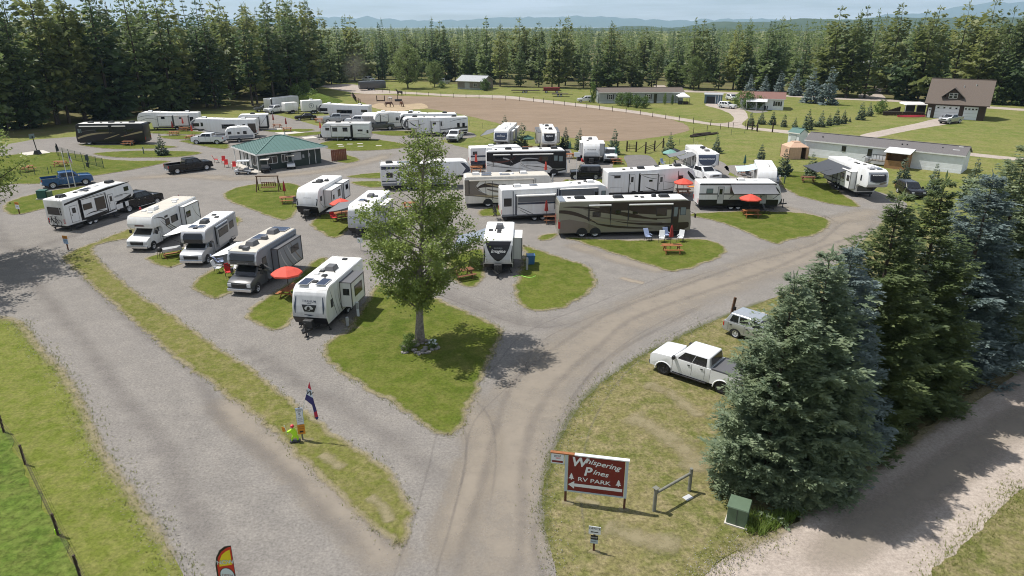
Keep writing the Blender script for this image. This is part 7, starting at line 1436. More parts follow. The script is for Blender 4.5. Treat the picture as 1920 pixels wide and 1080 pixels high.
t, L = house('house', 'small taupe house with grey metal roof at the forest edge', (-18.67, 243.21), (-10.08, 239.00), 8, 2.8, 4.3, 'siding_taupe', 'metal_grey', .5, False, 'house', base='siding_grey'); hdoor(t, L * .3, L * .5, 2.3, 'metal_grey'); hwin(t, L * .65, L * .8, 1, 2.2)
t, L = house('cabin', 'brown cabin with bluish metal roof among the trees', (130.05, 259.18), (136.82, 264.12), 9, 6.0, 8.8, 'siding_brown', 'metal_grey', .9, False, 'house'); hwin(t, L * .5, L * .8, 3.5, 5, 0)
t, L = house('far_shed', 'pale roofed shed glimpsed through the trees at upper left', (-99.94, 225.29), (-95.14, 232.93), 8, 4.0, 5.5, 'siding_pale', 'metal_grey', .4, False, 'shed'); hdoor(t, L * .2, L * .5, 3)

# ------------------------------------------------------------------ signs
mat('sign_red', (.16, .012, .014), .45, var=.08); mat('sign_frame', (.42, .50, .54), .5, var=.08); mat('sign_white', (.70, .73, .75), .5, var=.05); mat('sign_black', (.015, .014, .018), .5); mat('sign_orange', (.62, .24, .02), .5, var=.1); mat('sign_yellow', (.72, .52, .02), .5); mat('post_rust', (.13, .05, .025), .8, var=.5); mat('logo_red', (.55, .02, .05), .5); mat('sign_blue', (.30, .42, .60), .5)
a = Vector((2.40, 25.29)); b = Vector((4.97, 24.78)); sl = (b - a).length; sg = thing('park_sign', 'dark red sign lettered Whispering Pines RV Park with a white arrow', 'sign', (a.x, a.y, 0), math.atan2((b - a).y, (b - a).x))
S0, S1 = .62, 2.55
for x in (0, sl): MB().box(x - .05, x + .05, -.05, .05, -.1, S0).build('post', 'post_rust', sg)
MB().box(.08, sl - .08, -.03, .03, S0 + .06, S1 - .02).build('panel', 'sign_red', sg); fr = MB()
for x in (0, sl): MB().box(x - .065, x + .065, -.055, .055, S0, S1).build('frame_post', 'sign_frame', sg)
MB().box(.08, sl - .08, -.05, .05, S0, S0 + .07).build('frame_bottom', 'sign_frame', sg); MB().box(.35, sl + .1, -.09, .09, S1 + .002, S1 + .05).build('frame_cap', 'sign_white', sg); MB().box(-.72, .345, -.08, .08, S1 + .002, S1 + .05).build('bracket', 'wood_orange', sg)
def T(s, x, z, size, shear=0., m='sign_white', tilt=0., off=.0, sx=1., parent=None, y=-.036):
    o = text(s, size, m, parent or sg, (x, y, z), shear=shear, off=off, sx=sx, align='LEFT'); o.rotation_euler = (R(90), R(-tilt), 0); return o
u = sl / 2.66
T('W', .20 * u, 2.20, .64, .2, off=.03); T('hispering', .86 * u, 2.33, .37, .25, tilt=-8, off=.016, sx=1.12); T('P', .78 * u, 1.76, .62, .2, off=.03); T('ines', 1.19 * u, 1.80, .37, .25, tilt=-8, off=.016, sx=1.15); T('RV PARK', .52 * u, 1.33, .29, 0, tilt=-2, off=.012, sx=1.28)
MB().add([(x * u, -.036, z) for x, z in ((.10, 1.0), (.38, 1.2), (.38, 1.08), (2.52, 1.08), (2.52, .92), (.38, .92), (.38, .80))], [tuple(range(7))]).build('arrow', 'sign_white', sg)
for x0 in (.24, 2.34):
    tr = [(0, 0.36), (.05, .27), (.03, .27), (.09, .17), (.05, .17), (.13, .06), (.02, .06), (.02, 0), (-.02, 0), (-.02, .06), (-.13, .06), (-.05, .17), (-.09, .17), (-.03, .27), (-.05, .27)]
    MB().add([(x0 * u + x, -.036, 1.18 + (.08 if x0 < 1 else -.0) + z) for x, z in tr], [tuple(range(len(tr)))]).build('pine_mark', 'sign_white', sg)
gs = MB().box(-.70, -.10, -.02, .02, 2.0, 2.54).build('side_plaque', 'sign_frame', sg); MB().box(-.67, -.13, -.026, -.02, 2.03, 2.51).build('plaque_face', 'sign_white', gs)
T('good', -.55, 2.42, .14, 0, 'sign_black', y=-.03, off=.006, parent=gs); T('sam', -.49, 2.31, .14, 0, 'logo_red', y=-.03, off=.006, parent=gs); MB().box(-.64, -.16, -.031, -.026, 2.07, 2.17).build('plaque_band', 'sign_red', gs)
# office sign
p = (3.33, 22.17); os_ = thing('office_sign', 'white OFFICE arrow sign above a small black notice on a short post', 'sign', (*p, 0), R(-12)); MB().box(-.04, .04, -.04, .04, -.1, 1.0).build('post', 'post_rust', os_)
MB().box(-.24, .24, -.06, -.042, .92, 1.3).build('upper_board', 'sign_white', os_); text('OFFICE', .15, 'sign_black', os_, (0, -.064, 1.2), off=.006); MB().add([(-.16, -.065, 1.03), (-.09, -.065, 1.08), (-.09, -.065, 1.05), (.15, -.065, 1.05), (.15, -.065, 1.01), (-.09, -.065, 1.01), (-.09, -.065, .98)], [tuple(range(7))]).build('arrow', 'sign_black', os_)
MB().box(-.15, .15, -.06, -.042, .66, .86).build('lower_board', 'sign_black', os_); text('SLOW', .09, 'sign_white', os_, (0, -.064, .76)); MB().box(-.15, .15, -.06, -.042, .46, .65).build('notice_board', 'sign_frame', os_); text('DOWN', .07, 'sign_black', os_, (0, -.064, .56))
# speed sign, flag and neon figure
p = (-10.82, 30.17); ss = thing('speed_sign', 'tall pale SPEED LIMIT 5 sign with orange notice below', 'sign', (*p, 0), R(12)); MB().box(-.04, .04, -.03, .03, -.1, 2.0).build('post', 'wood_grey', ss)
MB().box(-.17, .17, -.05, -.032, 1.0, 1.95).build('speed_board', 'sign_blue', ss); MB().box(-.15, .15, -.056, -.05, 1.02, 1.93).build('speed_face', 'sign_white', ss); MB().box(-.18, .18, -.05, -.032, .42, .98).build('notice_board', 'sign_orange', ss)
for s_, z, h in (('SPEED', 1.84, .11), ('LIMIT', 1.74, .08), ('5', 1.56, .26), ('PLEASE', 1.36, .07), ('SLOW', 1.26, .09), ('DOWN', 1.15, .07)): text(s_, h, 'sign_black', ss, (0, -.06, z), off=.004)
text('CAUTION', .07, 'sign_black', ss, (0, -.054, .86)); MB().box(-.09, .09, -.055, -.05, .52, .62).build('notice_mark', 'sign_black', ss); text('CHILDREN', .055, 'sign_black', ss, (0, -.054, .74))
mat('flag_red', (.42, .02, .05), .7); mat('flag_navy', (.03, .025, .13), .7); mat('flag_white', (.6, .66, .74), .7)
fl = thing('welcome_flag', 'red, white and navy welcome flag drooping from a leaning pole', 'flag', (*(-10.76, 30.17), 0), R(0)); MB().cyl((0, .05, 1.4), (.62, .05, 3.45), .018, .018, 6).build('pole', 'alloy', fl) if 'alloy' in MATS else None
def cloth(parent, name, m, pts, th=.012):
    b = MB(); n = len(pts); b.v = [(x, y - th, z) for x, y, z in pts] + [(x, y + th, z) for x, y, z in pts]; b.f = [tuple(range(n)), tuple(reversed(range(n, 2 * n)))] + [(i, (i + 1) % n, n + (i + 1) % n, n + i) for i in range(n)]
    return b.build(name, m, parent)
fy = .03
cloth(fl, 'flag_field', 'flag_red', [(.62, fy, 3.42), (.52, fy, 3.08), (.70, fy - .06, 2.98)]); cloth(fl, 'flag_field', 'flag_white', [(.52, fy, 3.08), (.40, fy, 2.72), (.74, fy - .08, 2.55), (.70, fy - .06, 2.98)]); cloth(fl, 'flag_field', 'flag_navy', [(.40, fy, 2.72), (.30, fy, 2.42), (.66, fy - .1, 2.15), (.72, fy - .14, 1.75), (.86, fy - .1, 1.8), (.78, fy - .1, 2.3), (.74, fy - .08, 2.55)]); cloth(fl, 'flag_tip', 'flag_red', [(.72, fy - .14, 1.75), (.74, fy - .16, 1.45), (.90, fy - .13, 1.5), (.86, fy - .1, 1.8)]); cloth(fl, 'flag_tip', 'flag_navy', [(.74, fy - .16, 1.45), (.84, fy - .16, 1.3), (.92, fy - .13, 1.42), (.90, fy - .13, 1.5)])
w_ = text('W', .36, 'sign_black', fl, (.59, fy - .085, 2.82), off=.01); w_.rotation_euler = (R(90), R(22), 0)
mat('neon', (.42, .75, .02), .5); mat('skin_tone', (.5, .32, .24), .6); nf = thing('traffic_figure', 'neon yellow running child figure holding an orange flag by the roadside', 'road figure', (*(-11.19, 30.02), 0), R(10))
MB().prism([(-.10, .12), (-.16, .12), (-.14, .3), (-.04, .42), (-.14, .62), (-.32, .58), (-.34, .66), (-.14, .76), (-.06, .84), (.04, .84), (.12, .72), (.18, .5), (.14, .4), (.22, .28), (.2, .12), (.12, .14), (.12, .26), (.02, .34), (-.06, .26)], -.07, .07).build('body', 'neon', nf, bevel=.03)
MB().lathe_y([(.001, -.09), (.06, -.07), (.085, 0), (.06, .07), (.001, .09)], 12, (-.05, 0, .92)).build('head', 'skin_tone', nf, smooth=True); MB().lathe_y([(.001, -.1), (.075, -.07), (.1, 0), (.075, .07), (.001, .1)], 12, (-.035, 0, .955)).build('cap', 'logo_red', nf, smooth=True); MB().box(-.24, .28, -.16, .16, 0, .12).build('base', 'steel_black', nf, bevel=.03); MB().bar((-.3, 0, .5), (-.42, 0, 1.05), .025).build('flag_pole', 'sign_white', nf); MB().prism([(-.56, .98), (-.38, .9), (-.36, .72), (-.52, .66)], -.008, .008).build('flag', 'sign_orange', nf)
# feather banner
bx, by, bz = (-9.35, 18.10, 3.9)
bn = thing('feather_banner', 'red and yellow feather banner with the word NOW at the bottom edge', 'banner', (bx + .02, by, 0), R(-4)); mat('banner_red', (.55, .03, .02), .6); mat('banner_yellow', (.75, .58, .02), .6); mat('banner_black', (.015, .01, .012), .6)
ot = [(-.0, 3.9), (-.18, 3.85), (-.38, 3.68), (-.54, 3.40), (-.62, 3.05), (-.64, 2.4), (-.64, 1.0), (-.04, 1.0), (-.03, 2.6)]
cloth(bn, 'banner_edge', 'banner_black', [(x - (.045 if x < -.1 else 0), 0, z + (.02 if z > 3.5 else 0)) for x, z in ot], .006); cloth(bn, 'banner_field', 'banner_red', [(x + (.02 if x < -.1 else -.01), -.012, z - (.03 if z > 3.5 else 0)) for x, z in ot], .004)
cloth(bn, 'banner_patch', 'banner_yellow', [(-.06, -.02, 3.76), (-.2, -.02, 3.68), (-.36, -.02, 3.53), (-.48, -.02, 3.28), (-.52, -.02, 3.02), (-.07, -.02, 3.13)], .003)
for off, m, y in ((.03, 'banner_black', -.026), (.008, 'flag_white', -.030)): o = text('NOW', .235, m, bn, (-.285, y, 3.22), off=off); o.rotation_euler = (R(90), R(-8), 0)
n_ = 20; cloth(bn, 'banner_disc', 'flag_white', [(-.30 + .24 * math.cos(i * 2 * math.pi / n_), -.02, 2.66 + .30 * math.sin(i * 2 * math.pi / n_)) for i in range(n_)], .003); cloth(bn, 'disc_rim', 'banner_black', [(-.30 + .27 * math.cos(i * 2 * math.pi / n_), -.017, 2.66 + .33 * math.sin(i * 2 * math.pi / n_)) for i in range(n_)], .002)
text('OPEN', .15, 'sign_red', bn, (-.3, -.028, 2.66)); MB().cyl((-.66, .02, 0), (-.67, .02, 2.6), .018, .014, 6).build('pole', 'steel_black', bn)
# yellow notices at the road fork
for p, c, l in (((-42.52, 62.40), 'sign_white', 'post with orange and mint notices at the corner of the long verge'), ((-56.15, 75.73), 'sign_white', 'post with orange and white notices on the far grass corner')):
    t = thing('notice_post', l, 'sign', (*p, 0), R(-20)); MB().box(-.05, .05, -.04, .04, -.1, 1.0).build('post', 'post_rust', t); MB().box(-.32, .32, -.07, -.042, 1.15, 1.45).build('upper_board', 'sign_orange', t); MB().box(-.3, .3, -.07, -.042, .65, 1.14).build('lower_board', 'sign_blue' if p[0] > -50 else 'sign_white', t); text('NOTICE', .14, 'sign_black', t, (0, -.076, 1.3)); text('SLOW', .14, 'sign_black', t, (0, -.076, .95)); MB().box(-.04, .04, -.04, .04, 1.0, 1.4).build('post_top', 'post_rust', t)
# rail gate, utility box, pole
mat('galv', (.20, .20, .165), .6, var=.3, bump=.2); a = Vector((6.27, 24.63)); b = Vector((8.16, 26.04)); t = thing('rail_gate', 'weathered wooden post and rail barrier on the dry verge', 'barrier', (a.x, a.y, 0), math.atan2((b - a).y, (b - a).x)); gl_ = (b - a).length
for x in (0, gl_): MB().cyl((x, 0, -.1), (x, 0, 1.25), .085, .08, 10).build('post', 'galv', t, smooth=True)
MB().cyl((-.0, -.0, .98), (gl_, 0, 1.0), .065, .065, 10).build('rail', 'galv', t, smooth=True); MB().box(-.12, .12, -.12, .12, 1.25, 1.27).build('cap', 'galv', t)
st = tag(MB().box(-.22, .22, -.15, .15, 0, .05).build('flat_stone', 'rv_grey', None, bevel=.02), 'flat pale stone slab lying by the rail barrier', 'stone'); st.location = (*(7.99, 25.55), 0); st.rotation_euler = (.02, .03, .6)
mat('box_green', (.105, .155, .10), .5, var=.15); t = thing('utility_box', 'green electrical transformer box on a concrete pad under the front spruce', 'utility box', (*(9.74, 23.97), 0), R(-28)); MB().box(-.42, .42, -.38, .38, 0, .08).build('pad', 'concrete', t); t.scale = (1.15, 1.15, 1.05); MB().box(-.36, .36, -.33, .33, .08, .86).build('cabinet', 'box_green', t, bevel=.02); MB().hexa([(-.40, -.37, .862), (.40, -.37, .862), (.40, .37, .862), (-.40, .37, .862), (-.38, -.35, .93), (.38, -.35, .93), (.38, .35, .98), (-.38, .35, .98)]).build('lid', 'box_green', t, bevel=.015); MB().box(-.008, .008, -.345, -.325, .1, .85).build('door_joint', 'seam', t); MB().box(.36, .364, .0, .2, .72, .8).build('warning_label', 'sign_orange', t)
t = thing('wood_pole', 'short brown wooden post with a meter beside the silver crossover', 'post', (*(15.68, 45.13), 0), 0); MB().bar((0, 0, -.1), (.22, 0, 2.0), .16).build('post', 'wood_orange' if False else 'wood_log', t); MB().cbox((.22, -.12, 1.2), (.2, .12, .26)).build('meter', 'steel_black', t)
sheet('concrete_slab', [(17.1,46.7),(17.9,47.5),(18.9,46.9),(18.0,46.0)], 'concrete', .06, smooth=False)
for k, (p, l) in enumerate((((-11.34, 46.30), 'white power post beside the bear emblem trailer'), ((1.31, 56.57), 'power post by the blue bin near the Imagine trailer'), ((-11.74, 44.57), 'short hose post on the lawn by the bear emblem trailer'), ((-188.83, -595.86) if False else (5.55, 92.52), 'slim power post before the black off-roader'), ((24.68, 83.78), 'white power post at the rear of the awning trailer'), ((37.02, 91.84), 'dark power post at the corner of the small trailer lawn'), ((-61.83, 115.15), 'dark power post on the strip before the black coach'), ((-32.72, 129.50), 'grey power post before the slide window trailer'), ((21.97, 101.86), 'dark power post at the empty asphalt pad'))):
    h = 1.15 if k != 2 else .7; t = thing('power_post', l, 'power post', (*p, .03), .3 * k); MB().box(-.09, .09, -.07, .07, 0, h).build('post', ('sign_white', 'metal_grey', 'metal_grey', 'metal_grey', 'sign_white', 'box_green', 'box_green', 'metal_grey', 'steel_black')[k], t, bevel=.02); MB().box(-.10, .10, -.10, -.06, h * .55, h * .95).build('socket_box', 'metal_grey', t)
t = thing('waste_bin', 'blue square bin beside the Imagine trailer', 'bin', (*(1.68, 58.30), .05), .1); mat('bin_blue', (.05, .16, .34), .5); MB().hexa([(-.3, -.3, 0), (.3, -.3, 0), (.3, .3, 0), (-.3, .3, 0), (-.36, -.36, .8), (.36, -.36, .8), (.36, .36, .8), (-.36, .36, .8)]).build('tub', 'bin_blue', t, bevel=.03); MB().box(-.38, .38, -.38, .38, .8, .86).build('lid', 'bin_blue', t, bevel=.02)
# hoses
mat('hose_lime', (.35, .8, .1), .5); hp = [Vector((*(0.09, 54.79), .07)) + Vector((.5 * i + .1 * math.sin(i), .35 * math.sin(i * 1.7), 0)) for i in range(5)]; tag(MB().tube([tuple(q) for q in hp], .03, 5).build('garden_hose', 'hose_lime', None), 'lime green hose on the ground before the Imagine trailer', 'hose')
# stone ring and flowers under the shade tree
mat('rock', (.30, .28, .26), .9, var=.4, vscale=4); rr = random.Random(4); rb = thing('stone_bed', 'ring of small stones round the foot of the central tree', 'stone bed', (*(-6.18, 41.02), .06), 0)
rocks = []
for k in range(5):
    bm = bmesh.new(); bmesh.ops.create_icosphere(bm, subdivisions=1, radius=.16)
    for q in bm.verts: q.co *= rr.uniform(.75, 1.2); q.co.z *= .6
    me = bpy.data.meshes.new('stone'); bm.to_mesh(me); bm.free(); me.materials.append(MATS['rock']); rocks.append(me)
for k in range(70):
    an = rr.uniform(0, 6.28); rd = 1.25 * math.sqrt(rr.uniform(.05, 1)); o = obj('stone', rr.choice(rocks), None, rb); o.location = (rd * math.cos(an) * 1.05, rd * math.sin(an) * .9, .04); o.rotation_euler = (0, 0, rr.uniform(0, 6)); s_ = rr.uniform(.6, 1.2); o.scale = (s_, s_, s_)
for k, (p, s_, l) in enumerate((((-6.76, 41.10), .36, 'leafy green plant left in the stone ring'), ((-6.95, 40.46), .3, 'low green plant at the front left of the stone ring'), ((-5.24, 40.86), .25, 'white flowering plant right in the stone ring'))): make_tree('bedding_plant', l, 'plant', SHR[0], SHR[1], 'shrub_leaves', 'bark', (*p, .05), k, s_)
mat('petal', (.7, .75, .75), .7); fb = MB()
for k in range(16): fb.cbox((rr.uniform(-.25, .25), rr.uniform(-.2, .2), .5 + rr.uniform(-.1, .15)), (.1, .1, .06))
o = tag(fb.build('flower_heads', 'petal', None), 'white flower heads in the stone ring', 'flowers', kind='stuff'); o.location = (*(-5.24, 40.86), .06)

# ------------------------------------------------------------------ camp furniture
mat('umb_red', (.62, .075, .045), .75, var=.12); mat('umb_maroon', (.28, .025, .02), .8, var=.15); mat('umb_green', (.03, .10, .08), .8); mat('umb_black', (.015, .017, .02), .8); mat('umb_teal', (.15, .30, .26), .8)
def picnic(p, rz, label, m='wood_orange'):
    t = thing('picnic_table', label, 'picnic table', (*p, .05), rz)
    for k in range(5): MB().box(-.92, .92, -.38 + k * .155, -.38 + k * .155 + .14, .72, .76).build('top_plank', m, t)
    for y in (-.72, .72):
        for k in (-1, 0): MB().box(-.92, .92, y + k * .14, y + k * .14 + .13, .42, .46).build('bench_plank', m, t)
    for x in (-.65, .65):
        MB().bar((x, -.3, .72), (x, -.62, 0), .09, .05).build('leg', m, t); MB().bar((x, .3, .72), (x, .62, 0), .09, .05).build('leg', m, t); MB().bar((x + .05, -.82, .40), (x + .05, .82, .40), .05, .1).build('crossbar', m, t)
def umbrella(p, label, m, op=True, h=2.4, r=1.2, z=.05):
    t = thing('umbrella', label, 'umbrella', (*p, z), .3); MB().cyl((0, 0, 0), (0, 0, h), .025, .025, 7).build('pole', 'wood_dark', t)
    if op:
        n = 8
        b = MB()
        for i in range(n):
            a0, a1 = 2 * math.pi * i / n, 2 * math.pi * (i + 1) / n; P = lambda a, r_, z_: (r_ * math.cos(a), r_ * math.sin(a), z_); am = (a0 + a1) / 2
            pts = [(0, 0, h), P(a0, r * .5, h - .22), P(a1, r * .5, h - .22), P(a0, r, h - .52), P(a1, r, h - .52), P(am, r * .94, h - .60), P(a0, r * 1.0, h - .66), P(a1, r, h - .66)]
            b.add(pts, [(0, 1, 2), (1, 3, 5, 4, 2), (3, 6, 7, 4, 5)])
        b.build('canopy', m, t); rb = MB()
        for i in range(n): a0 = 2 * math.pi * i / n; rb.bar((0, 0, h - .03), (r * .98 * math.cos(a0), r * .98 * math.sin(a0), h - .55), .02)
        rb.build('rib', 'wood_dark', t)
    else:
        b = MB(); n = 12; rings = [(.03, h), (.10, h - .25), (.15, h - .75), (.20, h - 1.15), (.13, h - 1.2)]; v = []
        for k, (rr_, zz) in enumerate(rings):
            for i in range(n): a = 2 * math.pi * i / n; f = rr_ * (1.12 if i % 2 else .85); v.append((f * math.cos(a), f * math.sin(a), zz))
        b.v = v; b.f = [(k * n + i, k * n + (i + 1) % n, (k + 1) * n + (i + 1) % n, (k + 1) * n + i) for k in range(len(rings) - 1) for i in range(n)]; b.build('canopy', m, t)
    MB().lathe_y([(.001, -.05), (.05, 0), (.001, .05)], 8, (0, 0, h + .02)).build('finial', 'wood_dark', t)
PT = [
 ((15.10, 61.57), 0, 'orange picnic table on the lawn before the bronze coach', 'wood_orange'), ((26.81, 74.56), 0, 'picnic table under the red umbrella by the awning trailer', 'wood_orange'), ((21.69, 85.23), 0, 'picnic table under the red umbrella behind the bronze coach', 'wood_orange'), ((-17.48, 50.35), 1.3, 'picnic table under the red umbrella by the bear emblem trailer', 'wood_orange'),
 ((-27.17, 81.02), .3, 'weathered orange picnic table on the swing lawn', 'wood_orange'), ((-18.98, 73.65), .5, 'picnic table under the red umbrella left of the COLORADO trailer', 'wood_orange'), ((-5.08, 101.05) if False else (-5.28, 100.25), 0, 'orange picnic table behind the black and white coach', 'wood_orange'), ((4.36, 72.10), 0, 'dark picnic table in the shade of the grey fifth wheel', 'wood_brown'),
 ((-2.27, 127.60), .2, 'orange picnic table beside the black closed umbrella by the grey awning', 'wood_orange'), ((2.67, 118.32), .2, 'orange picnic table between the two paddock fifth wheels', 'wood_orange'), ((9.28, 111.18), .2, 'orange picnic table right of the round nosed fifth wheel', 'wood_orange'), ((16.25, 106.55), .2, 'orange picnic table left of the empty asphalt pad', 'wood_orange'), ((40.63, 92.86), -.3, 'brown picnic table left of the slate awning', 'wood_brown'),
 ((-71.49, 100.25), 1.3, 'orange picnic table at the left of the dog park', 'wood_orange'), ((-69.07, 104.37), 0, 'yellowish picnic table at the dog park fence', 'wood_orange'), ((-69.05, 123.97), 0, 'orange picnic table before the black coach', 'wood_orange'), ((-66.45, 136.22), 0, 'orange picnic table on the small lawn left', 'wood_orange'), ((-67.09, 142.10), 0, 'orange picnic table before the arc striped fifth wheel', 'wood_orange'), ((-60.81, 130.79), 1.2, 'orange picnic table left of the white pickup', 'wood_orange'),
 ((-49.59, 146.83), 0, 'red picnic table behind the office beside the first red umbrella', 'wood_orange'), ((-45.77, 141.34), .2, 'orange picnic table on the pale slab behind the office', 'wood_orange'), ((-43.31, 156.32), 0, 'yellowish picnic table by the black sedan', 'wood_orange'), ((-11.90, 78.17), .3, 'orange picnic table behind the shade tree', 'wood_orange'), ((33.51, 97.92), .2, 'brown picnic table by the small trailer with blue awning', 'wood_brown'), ((-4.17, 54.53), .5, 'dark picnic table in the shade left of the Imagine trailer', 'wood_brown')]
for q in PT: picnic(*q)
UM = [((26.72, 75.02), 'open red umbrella before the awning trailer', 'umb_red', 1), ((21.22, 83.50), 'open red umbrella behind the bronze coach', 'umb_red', 1), ((-17.65, 50.35), 'large open red umbrella by the bear emblem trailer', 'umb_red', 1), ((-18.71, 72.98), 'open red and drooping umbrella left of the COLORADO trailer', 'umb_red', 1),
 ((15.02, 61.90), 'closed dark red umbrella by the lawn chairs', 'umb_maroon', 0), ((-27.52, 81.29), 'closed maroon umbrella on the swing lawn', 'umb_maroon', 0), ((-5.28, 100.25), 'closed red umbrella behind the black and white coach', 'umb_red', 0), ((3.70, 71.67), 'closed dark red umbrella beside the grey fifth wheel', 'umb_maroon', 0), ((4.68, 94.26), 'closed red umbrella before the black and white coach', 'umb_red', 0), ((-2.38, 128.23), 'closed black umbrella beside the grey awning', 'umb_black', 0), ((2.69, 119.41), 'half open dark green umbrella between the paddock fifth wheels', 'umb_green', 1), ((9.44, 112.15), 'closed dark umbrella right of the round nosed fifth wheel', 'umb_green', 0), ((16.29, 107.45), 'closed dark umbrella left of the asphalt pad', 'umb_green', 0),
 ((33.80, 99.08), 'closed dark umbrella by the small trailer with blue awning', 'umb_green', 0), ((-69.96, 125.16), 'closed red umbrella before the black coach', 'umb_red', 0), ((-67.54, 142.86), 'closed red umbrella before the arc striped fifth wheel', 'umb_red', 0), ((-66.88, 136.93), 'closed dark red umbrella on the small lawn left', 'umb_maroon', 0), ((-60.98, 132.11), 'closed red umbrella left of the white pickup', 'umb_red', 0), ((-50.80, 148.47), 'closed maroon umbrella behind the office, left of two', 'umb_maroon', 0), ((-46.11, 142.10), 'closed maroon umbrella behind the office, right of two', 'umb_maroon', 0), ((-37.58, 136.22), 'closed red umbrella at the nose of the slide window trailer', 'umb_red', 0), ((-46.13, 166.02), 'closed black umbrella near the black sedan', 'umb_black', 0), ((-72.64, 109.75), 'closed black umbrella at the dog park', 'umb_black', 0), ((24.21, 104.80), 'open teal umbrella by the oval nosed fifth wheel', 'umb_teal', 1), ((25.05, 105.67), 'open black umbrella by the oval nosed fifth wheel', 'umb_black', 1)]
for p, l, m, o_ in UM: umbrella(p, l, m, bool(o_), 2.5 if o_ else 2.6)
mat('chair_blue', (.28, .34, .50), .7); mat('chair_white', (.7, .71, .72), .6); mat('chair_red', (.5, .02, .02), .7); mat('chair_black', (.03, .03, .035), .7)
def chair(p, rz, label, m, recl=.25):
    t = thing('camp_chair', label, 'chair', (*p, .05), rz); MB().box(-.26, .26, -.25, .25, .42, .47).build('seat', m, t, bevel=.015); MB().hexa([(-.26, .20, .47), (.26, .20, .47), (.26, .26, .47), (-.26, .26, .47), (-.26, .20 + recl, 1.1), (.26, .20 + recl, 1.1), (.26, .26 + recl, 1.1), (-.26, .26 + recl, 1.1)]).build('backrest', m, t, bevel=.015)
    for x in (-.27, .27):
        for y in (-.24, .24): MB().bar((x, y * .6, .44), (x, y * 1.3, 0), .03).build('leg', 'steel_black', t)
        MB().box(x - .03, x + .03, -.25, .25, .64, .67).build('armrest', m, t)
CH = [((13.58, 65.36), .3, 'blue and white reclining chair by the bronze coach', 'chair_blue', .45), ((14.81, 64.82), -.2, 'white chair left of the closed umbrella by the coach', 'chair_white', .25), ((15.51, 65.91), .2, 'grey folding chair behind the closed umbrella by the coach', 'chair_blue', .25), ((16.70, 65.00), -.5, 'white chair right of the closed umbrella by the coach', 'chair_white', .25), ((-19.48, 72.54), .8, 'red camp chair left of the COLORADO trailer', 'chair_red', .25), ((-25.72, 79.18), 0, 'black camp chair by the picnic table on the swing lawn', 'chair_black', .25), ((-24.15, 54.79), .5, 'dark red camp chair between two motorhomes', 'chair_red', .25), ((-25.49, 55.88), 1.5, 'pale folding chair near the motorhome with glossy cap', 'chair_white', .25), ((-25.94, 57.57), 1.9, 'grey lounge chair under the white awning', 'chair_blue', .5), ((-24.14, 55.60), -.8, 'white folding chair near the grey motorhome cab', 'chair_white', .3),
 ((23.13, 104.37), .5, 'blue camp chair beside the teal umbrella', 'chair_blue', .3), ((-45.00, 106.55), .3, 'red wooden chair left of the office porch', 'chair_red', .3), ((-42.51, 101.86) if False else (-43.40, 103.52), .3, 'second red wooden chair at the office porch', 'chair_red', .3), ((-41.55, 101.86), .3, 'third red wooden chair at the office porch', 'chair_red', .3), ((33.45, 96.06), .3, 'black camp chair beneath the blue awning', 'chair_black', .3), ((33.85, 94.97), 2.3, 'white camp chair beneath the blue awning', 'chair_white', .3), ((25.05, 103.10), 1, 'dark camp chair under the black umbrella', 'chair_black', .3), ((-46.53, 107.45), 2.0, 'red wooden chair at the nose of the black pickup', 'chair_red', .3), ((29.02, 75.73), 1.0, 'dark camp chair under the grey awning', 'chair_black', .3)]
for q in CH: chair(*q)
# covered table between the two left motorhomes
t = thing('camp_table', 'table with a pale cloth between the two left motorhomes', 'table', (*(-31.63, 60.60), .06), R(35)); MB().hexa([(-.85, -.4, .5), (.85, -.4, .5), (.85, .4, .5), (-.85, .4, .5), (-.8, -.37, .78), (.8, -.37, .78), (.8, .37, .78), (-.8, .37, .78)]).build('cloth', 'rv_grey', t, bevel=.02)
for x in (-.7, .7): MB().bar((x, -.7, .0), (x, .7, .0), .08).build('foot', 'wood_orange', t); MB().box(x - .04, x + .04, -.04, .04, 0, .5).build('leg', 'wood_orange', t)
for y in (-.7, .7): MB().box(-.85, .85, y - .12, y + .12, .42, .46).build('bench', 'wood_orange', t)
t = thing('grill', 'black barbecue beside the covered camp table', 'grill', (*(-32.39, 59.82), .06), 0); MB().lathe_y([(.02, -.24), (.2, -.16), (.26, 0), (.2, .16), (.02, .24)], 12, (0, 0, .8)).build('bowl', 'steel_black', t, smooth=True)
for x, y in ((.2, .2), (-.2, .2), (.2, -.2), (-.2, -.2)): MB().bar((x, y, 0), (x * .6, y * .6, .7), .03).build('leg', 'steel_black', t)
# log swing
t = thing('log_swing', 'log framed garden swing on the grass left of the white trailer', 'swing', (*(-31.60, 87.33), .05), R(6))
for x in (-1.3, 1.3):
    for y in (-.6, .6): MB().cyl((x * 1.08, y, 0), (x, 0, 1.95), .07, .06, 7).build('frame_leg', 'wood_log', t)
MB().cyl((-1.45, 0, 1.95), (1.45, 0, 1.95), .07, .07, 8).build('top_beam', 'wood_log', t); MB().box(-.9, .9, -.25, .3, .5, .55).build('seat', 'wood_brown', t)
for k in range(7): MB().box(-.86 + k * .28, -.74 + k * .28, .28, .32, .6, 1.05).build('back_slat', 'wood_brown', t)
MB().box(-.9, .9, .27, .33, 1.05, 1.13).build('back_rail', 'wood_brown', t)
for x in (-.85, .85): MB().bar((x, 0, .55), (x, 0, 1.95), .02).build('chain', 'steel_black', t)
